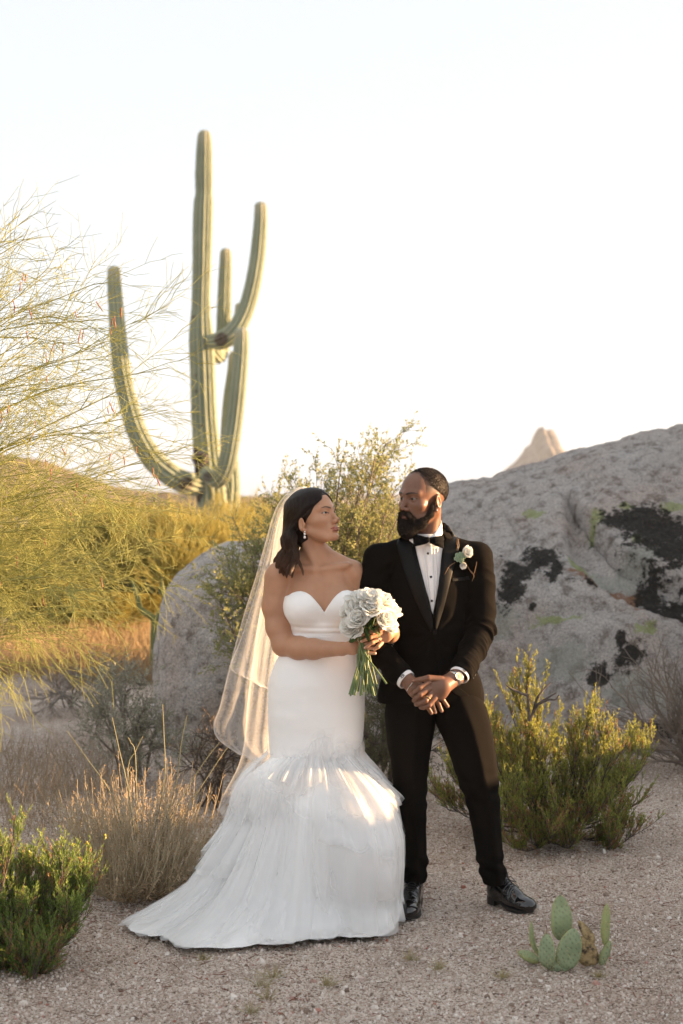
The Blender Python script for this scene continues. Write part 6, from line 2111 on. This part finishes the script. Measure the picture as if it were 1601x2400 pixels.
# stand collar round the neck
n = 64
a = np.linspace(0, 2 * math.pi, n, endpoint=False)
cx, cyy = b(1001, 0)[0], BY + 0.032
rows = []
for t in np.linspace(0, 1, 8):
    hgt = b(0, 1268)[2] + t * (0.030 + 0.058 * smooth01(np.sin(a), -0.95, 0.35))
    r = 0.078 - 0.010 * t
    rows.append(np.stack([cx + r * 1.0 * np.cos(a) - 0.004 * t, cyy + r * 1.02 * np.sin(a), hgt], -1))
G = np.stack(rows)
Gi = G.copy()
Gi[..., :2] = (G[..., :2] - np.array((cx, cyy))) * 0.955 + np.array((cx, cyy))
V = np.concatenate([G.reshape(-1, 3), Gi[::-1].reshape(-1, 3)])
obj('collar', V, grid_faces(n, 16, True), LINEN, shirt)
for s, line in ((-1, [(963, 1243), (975, 1252), (990, 1264)]), (1, [(1034, 1226), (1020, 1248), (1002, 1262)])):     # folded collar points
    top = np.array([b(p[0], p[1], -0.062 + (0.03 if i == 0 else 0)) for i, p in enumerate(line)])
    bot = np.array([b(p[0] + s * (4 if i < 2 else 2), p[1] + (24, 22, 6)[i], -0.072 + (0.03 if i == 0 else 0)) for i, p in enumerate(line)])
    tt_ = np.linspace(0, 1, 6)[None, :, None]
    A_, B_ = spline(top, 14), spline(bot, 14)
    shell('collar_wing', (A_[:, None] * (1 - tt_) + B_[:, None] * tt_) if s > 0 else (B_[:, None] * (1 - tt_) + A_[:, None] * tt_), LINEN, shirt, 0.003)

# bow tie
bow = bpy.data.objects.new('bow_tie', None)
COL.objects.link(bow); bow.parent = groom; bow.matrix_parent_inverse = parent_world(groom).inverted()
bow.location = tuple(b(1002, 1266, -0.1))
VELVET = Mat('black_velvet', (0.004, 0.004, 0.004), 0.9, Specular_IOR_Level=0.1).m
for s in (-1, 1):
    nu, nv = 12, 14
    U, W_ = np.meshgrid(np.linspace(0, 1, nu), np.linspace(-1, 1, nv))
    h = 0.011 + 0.017 * U ** 0.8
    X = b(1002, 0)[0] + s * (0.004 + 0.060 * U)
    Z = b(0, 1265)[2] + h * W_ - 0.004 * U * s - 0.004 * U
    Y = BY - 0.092 + 0.030 * U ** 2 - 0.012 * (1 - W_ ** 2) * np.sin(U * 2.6) + 0.003 * np.cos(W_ * 6) * (1 - U)
    shell('wing', np.stack([X, Y, Z], -1), VELVET, bow, 0.010)
V, F = ball_mesh(b(1002, 1265, -0.098), (0.0105, 0.010, 0.0125), 16)
obj('knot', V, F, VELVET, bow)

# shirt cuffs with a stitched monogram
def cuff(path, out, rad, name='cuff'):
    d = norm(path[-1] - path[-2])
    c0, c1 = path[-1] - d * 0.02, path[-1] + d * out
    u = norm(np.cross(d, np.array((0, 0, 1.0)))); v = np.cross(d, u)
    n = 40
    a = np.linspace(0, 2 * math.pi, n, endpoint=False)
    rows = []
    for c, r in ((c0, rad), (c1, rad), (c1, rad - 0.004), (c0, rad - 0.004)):
        rows.append(c + r * (np.cos(a)[:, None] * u + np.sin(a)[:, None] * v))
    o = obj(name, np.concatenate(rows), grid_faces(n, 4, True), LINEN, groom, smooth=True)
    o.data.polygons.foreach_set('use_smooth', [False] * len(o.data.polygons))
    return o, c1, d, u, v


INK = Mat('monogram_thread', (0.02, 0.02, 0.025), 0.8).m


def monogram(parent, pos, right, up, size):
    tx = bpy.data.curves.new('monogram', 'FONT')
    tx.body = 'ZB'
    tx.size = size
    tx.extrude = 0.0003
    tx.offset = 0.0004
    tmp = bpy.data.objects.new('monogram', tx)
    COL.objects.link(tmp)
    dg = bpy.context.evaluated_depsgraph_get()
    me = bpy.data.meshes.new_from_object(tmp.evaluated_get(dg))
    bpy.data.objects.remove(tmp)
    nn = norm(np.cross(right, up))
    co = np.array([v.co[:] for v in me.vertices])
    co[:, 0] -= co[:, 0].mean(); co[:, 1] -= co[:, 1].mean()
    W_ = pos + co[:, :1] * right + co[:, 1:2] * up + co[:, 2:3] * nn
    me.vertices.foreach_set('co', W_.astype(np.float32).ravel())
    me.update()
    return link('monogram', me, INK, parent)


def put_monogram(o, c1, d, out, rad, size, lean):
    f = norm(np.array((lean, -1.0, 0.25)))
    f = norm(f - d * (f @ d))
    pos = c1 - d * out * 0.42 + f * (rad + 0.0006)
    up = -d if d[2] < 0 else d
    monogram(o, pos, np.cross(up, f), up, size)


o, c1, d, u, v = cuff(SR, 0.020, 0.041)
put_monogram(o, c1, d, 0.020, 0.041, 0.0155, 0.05)
o, c1, d, u, v = cuff(SL, 0.016, 0.042)
put_monogram(o, c1, d, 0.016, 0.042, 0.0135, 0.35)

# wrist watch: bracelet, case, dial
w0, w1 = b(1070, 1587, -0.178), b(1040, 1606, -0.225)
d = norm(w1 - w0)
watch = bpy.data.objects.new('watch', None)
COL.objects.link(watch); watch.parent = groom; watch.matrix_parent_inverse = parent_world(groom).inverted()
wc = w0 + d * 0.016
watch.location = wc
STEEL = Mat('watch_steel', (0.62, 0.60, 0.57), 0.25, Metallic=1.0)
STEEL.bump(STEEL.noise(600, 1), 0.4, 0.001)
u = norm(np.cross(d, np.array((0, 0, 1.0)))); v = np.cross(d, u)
n = 48
a = np.linspace(0, 2 * math.pi, n, endpoint=False)
rows = []
for off_, r in ((-0.0085, 0.034), (-0.0045, 0.0362), (0.0045, 0.0362), (0.0085, 0.034), (0.0085, 0.031), (-0.0085, 0.031)):
    rows.append(wc + d * off_ + r * (np.cos(a)[:, None] * u + np.sin(a)[:, None] * v))
rows.append(rows[0])
obj('bracelet', np.concatenate(rows), grid_faces(n, 7, True), STEEL.m, watch)
out_ = norm(np.array((0.25, -1.0, 0.25)) - d * np.dot(np.array((0.25, -1.0, 0.25)), d))
e1 = norm(np.cross(out_, d)); e2 = d
cc_ = wc + out_ * 0.0345
n = 36
a = np.linspace(0, 2 * math.pi, n, endpoint=False)
rows = []
for h, r in ((-0.004, 0.0185), (0.004, 0.0190), (0.0065, 0.0178), (0.0065, 0.0150), (0.0050, 0.0148)):
    rows.append(cc_ + out_ * h + r * (np.cos(a)[:, None] * e1 + np.sin(a)[:, None] * e2))
obj('case', np.concatenate(rows), grid_faces(n, 5, True), STEEL.m, watch)
dial = np.concatenate([rows[-1], [cc_ + out_ * 0.0052]])
obj('dial', dial, np.stack([np.arange(n), (np.arange(n) + 1) % n, np.full(n, n)], 1), Mat('watch_dial', (0.60, 0.48, 0.30), 0.3).m, watch)
for an, ln in ((0.9, 0.008), (2.6, 0.011)):
    dirv = math.cos(an) * e1 + math.sin(an) * e2
    V, F = tube(np.array([cc_ + out_ * 0.0058, cc_ + out_ * 0.0058 + dirv * ln]), 0.0007, 5)
    obj('hand', V, F, BLACKGLOSS, watch)
# wedding band and bracelet
f = GL[2]
ring_at(f[0] * 0.35 + f[1] * 0.65, f[1] - f[0], 0.0118, 0.0022, GOLD, 'wedding_ring', groom)
br = ring_at(b(969, 1607, -0.198), b(982, 1620, -0.2) - b(950, 1590, -0.17), 0.0385, 0.0018, SILVER, 'bracelet', groom)

# ---- trousers
LEGL = [(1600, 935, 1010), (1655, 906, 1019), (1689, 903, 1020), (1744, 908, 1012), (1787, 916, 1006), (1858, 922, 1000), (1900, 930, 999), (1944, 942, 998), (1990, 943, 1000), (2031, 940, 1002), (2066, 949, 998)]
LEGR = [(1600, 1008, 1092), (1637, 1012, 1118), (1672, 1018, 1140), (1700, 1031, 1150), (1758, 1052, 1160), (1821, 1073, 1167), (1873, 1092, 1171), (1944, 1107, 1175), (2016, 1119, 1180), (2049, 1128, 1185), (2070, 1134, 1180)]


def leg(F, rows, y0, y1):
    C_, r_ = [], []
    for py, l, r in rows:
        t = (py - 1600) / 470
        Y = y0 + (y1 - y0) * t
        c = at((l + r) / 2, py, Y)
        C_.append(c); r_.append((r - l) / 2 / FPX * Y)
    C_ = np.array(C_)
    n = 46
    S_ = spline(np.concatenate([C_, np.array(r_)[:, None]], 1), n)
    F.path(S_[:, :3], S_[:, 3] * 0.985, k=0.006)
    return S_


Ft = Field(np.arange(b(870, 0)[0], b(1205, 0)[0], 0.004), np.arange(5.74, 6.22, 0.004), np.arange(at(0, 2076, 5.97)[2], b(0, 1560)[2], 0.0042))
Ft.ball(b(1012, 1600, 0.05), (0.160, 0.105, 0.13), k=0.03)
sl_ = leg(Ft, LEGL, 6.02, 5.97)
sr_ = leg(Ft, LEGR, 6.02, 5.965)
for S_, tilt in ((sl_, 0.02), (sr_, -0.02)):        # cut the hems
    z = S_[-1, 2]
    Ft.put(lambda X, Y, Z, S_=S_, z=z: np.maximum(Z - (z + 0.3 * (Y - S_[-1, 1]) * 0.25), np.abs(X - S_[-1, 0]) - 0.12), S_[-1, :3] - np.array((0.12, 0.2, 0.12)), S_[-1, :3] + np.array((0.12, 0.2, 0.03)), 0.002, 'sub')
V, F = Ft.mesh()
N = vertex_normals(V, F)
# pressed creases, cloth breaks at knee and ankle
for S_, bow_ in ((sl_, 0.012), (sr_, 0.022)):
    z = S_[::-1, 2]
    cx = np.interp(V[:, 2], z, S_[::-1, 0]); cy_ = np.interp(V[:, 2], z, S_[::-1, 1]); rr_ = np.interp(V[:, 2], z, S_[::-1, 3])
    dx = (V[:, 0] - cx - bow_) / rr_
    near = (np.abs(V[:, 0] - cx) < rr_ * 1.15) & (V[:, 1] < cy_)
    k = np.where(near, np.exp(-(dx / 0.22) ** 2) - 0.35 * np.exp(-((np.abs(dx) - 0.5) / 0.25) ** 2), 0) * smooth01(V[:, 2], 1.0, 0.75)
    V[:, 1] -= 0.010 * k
    brk = np.exp(-((V[:, 2] - (S_[-1, 2] + 0.07)) / 0.05) ** 2) + 0.5 * np.exp(-((V[:, 2] - 0.48) / 0.10) ** 2)
    inn = (np.abs(V[:, 0] - cx) < rr_ * 1.2)
    ph = V[:, 2] * 85 + 3 * (V[:, 0] - cx) / rr_ + 3 * fbm(V * 6, 2, 4)
    V = V + N * (inn * 0.006 * brk * np.sin(ph))[:, None]
V = V + N * (0.003 * fbm(V * np.array([10, 10, 5.0]), 3, 15))[:, None]
obj('trousers', V, F, WOOLM, groom)

# ---- patent shoes
PATENT = Mat('black_patent_leather', (0.006, 0.006, 0.0065), 0.10, Coat_Weight=0.6, Coat_Roughness=0.06).m
SOLE = Mat('shoe_sole', (0.010, 0.009, 0.008), 0.5).m
LACE = Mat('shoe_lace', (0.008, 0.008, 0.008), 0.7).m


def shoe(heel, toe):
    """heel, toe: ground points; one lace-up shoe with sole, heel block and laces"""
    heel, toe = np.asarray(heel, float), np.asarray(toe, float)
    fw = norm(toe - heel); L = np.linalg.norm(toe - heel); sd = np.array((-fw[1], fw[0], 0)); up = np.array((0, 0, 1.0))
    def w(f, s, z): return heel + fw * f * L + sd * s + up * z
    F = Field(np.arange(min(heel[0], toe[0]) - 0.08, max(heel[0], toe[0]) + 0.08, 0.003), np.arange(min(heel[1], toe[1]) - 0.08, max(heel[1], toe[1]) + 0.08, 0.003), np.arange(0.004, 0.17, 0.003))
    rot = np.stack([fw, sd, up], 1)
    F.ball(w(0.14, 0, 0.060), (0.040, 0.034, 0.045), rot, k=0.02)
    F.cone(w(0.17, 0, 0.060), w(0.22, 0, 0.128), 0.036, 0.040, k=0.02)
    F.ball(w(0.40, 0, 0.052), (0.075, 0.038, 0.046), rot, k=0.025)
    F.cone(w(0.26, 0, 0.092), w(0.62, 0, 0.050), 0.034, 0.034, k=0.02)
    F.ball(w(0.72, 0, 0.036), (0.080, 0.046, 0.032), rot, k=0.02)
    F.ball(w(0.86, 0, 0.030), (0.042, 0.036, 0.024), rot, k=0.02)
    s_, X, Y, Z = F.box((-9, 0, 0), (9, 9, 9))
    f = ((X - heel[0]) * fw[0] + (Y - heel[1]) * fw[1]) / L
    base = 0.030 - 0.018 * np.clip((f - 0.25) / 0.3, 0, 1)
    F.F = np.maximum(F.F, base - Z).astype(np.float32)
    F.F = np.maximum(F.F, Z - 0.135).astype(np.float32)
    V, Fc = F.mesh()
    N = vertex_normals(V, Fc)
    fl = ((V - heel) @ fw) / L
    bend = np.exp(-((fl - 0.60) / 0.05) ** 2) * np.sin(fl * 150 + 2 * fbm(V * 30, 2, 3)) * 0.0012
    seam = -0.0020 * np.exp(-((fl - 0.76) / 0.008) ** 2) - 0.0018 * np.exp(-((fl - 0.45 - (V[:, 2] - 0.05) * 1.2) / 0.008) ** 2)
    V = V + N * (bend + seam)[:, None]
    o = obj('shoe', V, Fc, PATENT, groom)
    # sole
    out = [(0.0, -0.012), (0.02, -0.024), (0.10, -0.034), (0.22, -0.033), (0.38, -0.032), (0.55, -0.040), (0.70, -0.049), (0.84, -0.045), (0.94, -0.030), (1.0, -0.008), (1.0, 0.008), (0.94, 0.030), (0.84, 0.045), (0.70, 0.049), (0.55, 0.040), (0.38, 0.032), (0.22, 0.033), (0.10, 0.034), (0.02, 0.024), (0.0, 0.012)]
    O = spline(np.array(out + out[:1], float), 72)[:-1]
    zt = 0.034 - 0.018 * np.clip((O[:, 0] - 0.25) / 0.3, 0, 1)
    zb = np.where(O[:, 0] > 0.30, 0.002 + 0.006 * smooth01(O[:, 0], 0.8, 1.0), zt - 0.010)
    zb = np.maximum(zb, zt - 0.013)
    A_ = np.array([w(f, s, z) for (f, s), z in zip(O, zt)]); B_ = np.array([w(f, s, z) for (f, s), z in zip(O, zb)])
    n = len(O)
    ca, cb = A_.mean(0), B_.mean(0)
    V = np.concatenate([A_, B_, [ca], [cb]])
    k = np.arange(n); k2 = (k + 1) % n
    obj('sole', V, [np.stack([k, k2, k2 + n, k + n], 1), np.stack([k, k2, np.full(n, 2 * n)], 1), np.stack([k2 + n, k + n, np.full(n, 2 * n + 1)], 1)], SOLE, o, smooth=False)
    hb = [(f, s) for f, s in O if f < 0.26]
    hb = np.array(sorted(hb, key=lambda q: math.atan2(q[1], q[0] - 0.12)))
    n = len(hb)
    A_ = np.array([w(f, s, 0.024) for f, s in hb]); B_ = np.array([w(f * 0.96, s * 0.94, 0.0) for f, s in hb])
    V = np.concatenate([A_, B_, [A_.mean(0)]])
    k = np.arange(n); k2 = (k + 1) % n
    obj('heel', V, [np.stack([k, k2, k2 + n, k + n], 1), np.stack([k, k2, np.full(n, 2 * n)], 1)], SOLE, o, smooth=False)
    tr_ = bvh(*F.mesh())
    for i in range(5):
        f0 = 0.36 + i * 0.055
        P_ = []
        for s in np.linspace(-0.015, 0.015, 9):
            h = tr_.ray_cast(Vector(w(f0, s, 0.3)), Vector((0, 0, -1)))
            if h[0] is not None: P_.append(np.array(h[0]) + up * 0.0015)
        if len(P_) > 2:
            V, Fl = tube(np.array(P_), 0.0019, 6)
            obj('lace', V, Fl, LACE, o)
    P0 = w(0.36, 0, 0.115)
    for s in (-1, 1):
        loop = np.array([P0, P0 + sd * s * 0.022 + fw * 0.012 + up * 0.008, P0 + sd * s * 0.036 + fw * 0.030 - up * 0.012, P0 + sd * s * 0.020 + fw * 0.030 - up * 0.006, P0 + fw * 0.006])
        V, Fl = tube(loop, 0.0014, 5, steps=22)
        obj('lace', V, Fl, LACE, o)
        tail = np.array([P0, P0 + sd * s * 0.014 + fw * 0.030 - up * 0.004, P0 + sd * s * 0.030 + fw * 0.055 - up * 0.030])
        V, Fl = tube(tail, 0.0013, 5, steps=12)
        obj('lace', V, Fl, LACE, o)


a0 = at(975, 0, 6.04)[0]; a1 = at(953, 0, 5.76)[0]
shoe((a0, 6.045, 0), (a1, 5.765, 0))
shoe((at(1148, 0, 6.05)[0], 6.045, 0), (at(1246, 0, 5.87)[0], 5.86, 0))
# ================================================================== flowers
def petal_grid(theta0, curl, L, W, cup, nu=7, nv=7, notch=0.0, seed=0):
    """petal growing up from the origin, leaning towards +x by theta0 and curling further out at the tip"""
    v = np.linspace(0, 1, nv); u = np.linspace(-1, 1, nu)
    th = theta0 + curl * (v - 0.35) ** 2 * np.sign(v - 0.35)
    ds = L / (nv - 1)
    r = np.concatenate([[0], np.cumsum(np.sin(th[:-1]) * ds)]); z = np.concatenate([[0], np.cumsum(np.cos(th[:-1]) * ds)])
    w = W * np.sin(math.pi * np.clip(0.12 + 0.80 * v, 0, 1)) ** 0.55
    U, Vv = np.meshgrid(u, v)
    y = w[:, None] * U
    c = cup * (U ** 2) * w[:, None]
    wob = 0.06 * W * np.sin(U * 5 + seed) * Vv
    x = r[:, None] - c * np.cos(th)[:, None] + wob
    zz = z[:, None] + c * np.sin(th)[:, None] - notch * L * (1 - U ** 2) * Vv ** 6 + 0.05 * L * np.cos(U * 4 + seed * 2) * Vv ** 2
    return np.stack([x, y, zz], -1)


def thick_petal(name, G, t):
    nv, nu, _ = G.shape
    d = np.cross(np.gradient(G, axis=1), np.gradient(G, axis=0))
    N = norm(d)
    back = G + N * t
    V = np.concatenate([G.reshape(-1, 3), back.reshape(-1, 3)])
    F = grid_faces(nu, nv)
    n = nu * nv
    idx = np.arange(n).reshape(nv, nu)
    loop = np.concatenate([idx[0, :], idx[1:, -1], idx[-1, -2::-1], idx[-2:0:-1, 0]])
    l2 = np.roll(loop, -1)
    deep = np.tile(np.repeat(np.linspace(1, 0, nv), nu), 2)
    return mesh(name, V, np.concatenate([F[:, ::-1], F + n, np.stack([loop, l2, l2 + n, loop + n], 1)]), attrs={'deep': deep})


PET = Mat('white_rose_petal', (0.82, 0.80, 0.74), 0.6)
pc = PET.mix(PET.math('MULTIPLY', PET.math('POWER', PET.attr('deep'), 2.6), 0.5), (0.94, 0.925, 0.87), (0.84, 0.86, 0.62))
PET.base(pc)
PET.b.inputs['Specular IOR Level'].default_value = 0.2
PET.translucent(pc, 0.38)
PET = PET.m
LEAFM = plant_mat('rose_leaf', (0.035, 0.075, 0.018), (0.06, 0.11, 0.03), None, 0.45, 0.2, 20)
STEMM = Mat('rose_stem', (0.115, 0.165, 0.05), 0.5)
STEMM.base(STEMM.ramp(STEMM.noise(18, 3), [(0.35, (0.075, 0.12, 0.032)), (0.65, (0.16, 0.21, 0.075))]))
STEMM = STEMM.m

NPET = 24
PETALS = []
for k in range(NPET):
    o_ = k / (NPET - 1)
    G = petal_grid(0.02 + 0.95 * o_ ** 1.2, 0.6 + 1.5 * o_, 0.036 + 0.020 * o_, 0.011 + 0.026 * o_ ** 0.8, 0.75 - 0.45 * o_, seed=k * 1.7)
    G[..., 0] += 0.0012 + 0.006 * o_
    PETALS.append(thick_petal('petal', G, 0.0006))
    PETALS[-1].materials.append(PET)
V, F = ball_mesh((0, 0, 0.012), (0.008, 0.008, 0.016), 12)
BUD = mesh('rose', V, F, attrs={'deep': np.full(len(V), 0.7)})
BUD.materials.append(PET)


def basis(axis_, spin):
    z = Vector(axis_).normalized()
    q = z.to_track_quat('Z', 'Y')
    return q.to_matrix().to_4x4() @ Matrix.Rotation(spin, 4, 'Z')


def rose(pos, axis_, size, parent, seed, npet=NPET):
    g = np.random.default_rng(seed)
    o = bpy.data.objects.new('rose', BUD)
    COL.objects.link(o)
    o.parent = parent
    pw = parent_world(parent)
    o.matrix_basis = pw.inverted() @ (Matrix.Translation(Vector(pos)) @ basis(axis_, g.uniform(0, 6.28)) @ Matrix.Scale(size, 4))
    for k in range(npet):
        p = bpy.data.objects.new('petal', PETALS[k])
        COL.objects.link(p)
        p.parent = o
        p.matrix_basis = Matrix.Rotation(k * 2.399 + g.normal(0, 0.2), 4, 'Z') @ Matrix.Rotation(g.normal(0, 0.09), 4, 'Y') @ Matrix.Scale(1 + g.normal(0, 0.06), 4)
    return o


QY_ = 5.745
bq = thing('bouquet', tuple(at(856, 1510, QY_)), 'round bouquet of white roses with bare green stems held by the woman', 'bouquet')
cen = at(862, 1462, QY_ + 0.01)
heads = [(835, 1420, -.045, 1.0), (868, 1395, -.045, .95), (900, 1400, -.02, .92), (920, 1425, -.01, .9), (838, 1448, -.075, 1.05), (903, 1446, -.07, 1.02), (872, 1418, -.075, .95), (812, 1425, -.01, .85), (815, 1462, -.045, .95), (918, 1462, -.025, .85), (840, 1392, .0, .9), (872, 1385, .02, .85), (810, 1440, .04, .8), (900, 1400, .05, .85), (845, 1405, .06, .85), (826, 1472, -.06, .8), (852, 1398, -.045, .85)]
ax0 = np.array((0, -0.15, 1.0))
for i, (px, py, dy, s) in enumerate(heads):
    c = at(px, py, QY_ + dy)
    d = norm(c - cen + np.array((0, 0, 0.01)))
    d = norm(d * 0.9 + np.array((0, -0.25, 0.25)))
    rose(c - d * 0.036, d, s * 1.06, bq, 900 + i)
g = np.random.default_rng(77)
grip = at(853, 1512, QY_)
for i in range(19):
    px = 818 + i * 3.9 + g.uniform(-2, 2)
    if i == 18: px = 906
    e = at(px, 1628 + g.uniform(-8, 6) - (18 if i > 16 else 0) , QY_ - 0.03 + g.uniform(-0.03, 0.03))
    m = grip + np.array((g.uniform(-0.018, 0.018), g.uniform(-0.014, 0.014), 0))
    h = heads[i % len(heads)]
    t = at(h[0] * 0.6 + 860 * 0.4, h[1] * 0.5 + 1462 * 0.5, QY_ + h[2] * 0.6)
    V, F = tube(np.array([t, m, e]), [0.0026, 0.0030, 0.0036 if i % 3 else 0.0042], 8, steps=18)
    obj('stem', V, F, STEMM, bq)
for i, (px, py, dx, dz) in enumerate([(862, 1470, -.3, -1), (872, 1468, .2, -1), (868, 1452, .1, -.8), (836, 1488, -.5, -.8), (884, 1470, .5, -.6), (858, 1478, -.1, -1), (878, 1440, .2, -.6)]):
    G = petal_grid(0.5, 0.8, 0.042, 0.012, 0.3, 5, 7, seed=i)
    me = thick_petal('leaf', G, 0.0005)
    me.materials.append(LEAFM)
    o = bpy.data.objects.new('leaf', me)
    COL.objects.link(o); o.parent = bq
    o.matrix_basis = parent_world(bq).inverted() @ Matrix.Translation(Vector(at(px, py, QY_ - 0.06))) @ basis((dx, -0.35, dz), i * 1.1)

# boutonniere: a succulent rosette, two white blooms and bare twigs pinned to the lapel
h = JS.ray_cast(Vector((0, 0, EYE)), Vector(b(1078, 1306) - np.array((0, 0, EYE))).normalized())
hc = np.array(h[0])
bt_ = thing('boutonniere', tuple(hc), 'green succulent and white rose boutonniere pinned to the black lapel', 'boutonniere')
SUC = Mat('succulent_leaf', (0.20, 0.30, 0.19), 0.55)
SUC.base(SUC.mix(SUC.attr('deep'), (0.30, 0.40, 0.27), (0.14, 0.24, 0.15)))
SUC = SUC.m
core = thing_s = bpy.data.objects.new('succulent', mesh('succulent', *ball_mesh((0, 0, 0.004), (0.006, 0.006, 0.007), 10), attrs={'deep': np.full(60, 0.5)}))
core.data.materials.append(SUC)
COL.objects.link(core); core.parent = bt_
core.matrix_basis = parent_world(bt_).inverted() @ Matrix.Translation(Vector(hc + np.array((0, -0.016, 0)))) @ basis((-0.12, -1, 0.12), 0)
for k in range(26):
    o_ = k / 25
    G = petal_grid(0.25 + 1.05 * o_, 0.5, 0.012 + 0.012 * o_, 0.0045 + 0.0042 * o_, 0.35, 5, 6, seed=k)
    me = thick_petal('succulent_leaf', G, 0.0018)
    me.materials.append(SUC)
    p = bpy.data.objects.new('succulent_leaf', me)
    COL.objects.link(p); p.parent = core
    p.matrix_basis = Matrix.Rotation(k * 2.399, 4, 'Z') @ Matrix.Translation((0.001 + 0.003 * o_, 0, 0.006 - 0.008 * o_))
rose(hc + np.array((0.022, -0.008, 0.014)), (0.35, -1, 0.35), 0.66, bt_, 991, 18)
rose(hc + np.array((0.010, -0.008, -0.026)), (0.1, -1, -0.4), 0.46, bt_, 992, 18)
TW = Mat('brown_twig', (0.20, 0.11, 0.045), 0.7).m
for q in ([(1072, 1300), (1070, 1275), (1073, 1258)], [(1071, 1285), (1073, 1272), (1075, 1262)], [(1066, 1318), (1052, 1328), (1042, 1346)], [(1092, 1322), (1108, 1345), (1114, 1330), (1117, 1316)], [(1100, 1335), (1110, 1348), (1106, 1362)]):
    P_ = []
    for px, py in q:
        hh = JS.ray_cast(Vector((0, 0, EYE)), Vector(b(px, py) - np.array((0, 0, EYE))).normalized())
        P_.append(np.array(hh[0]) + np.array((0, -0.010, 0)) if hh[0] is not None else b(px, py, -0.1))
    V, F = tube(np.array(P_), [0.0016] * (len(P_) - 1) + [0.0009], 6, steps=12)
    obj('twig', V, F, TW, bt_)
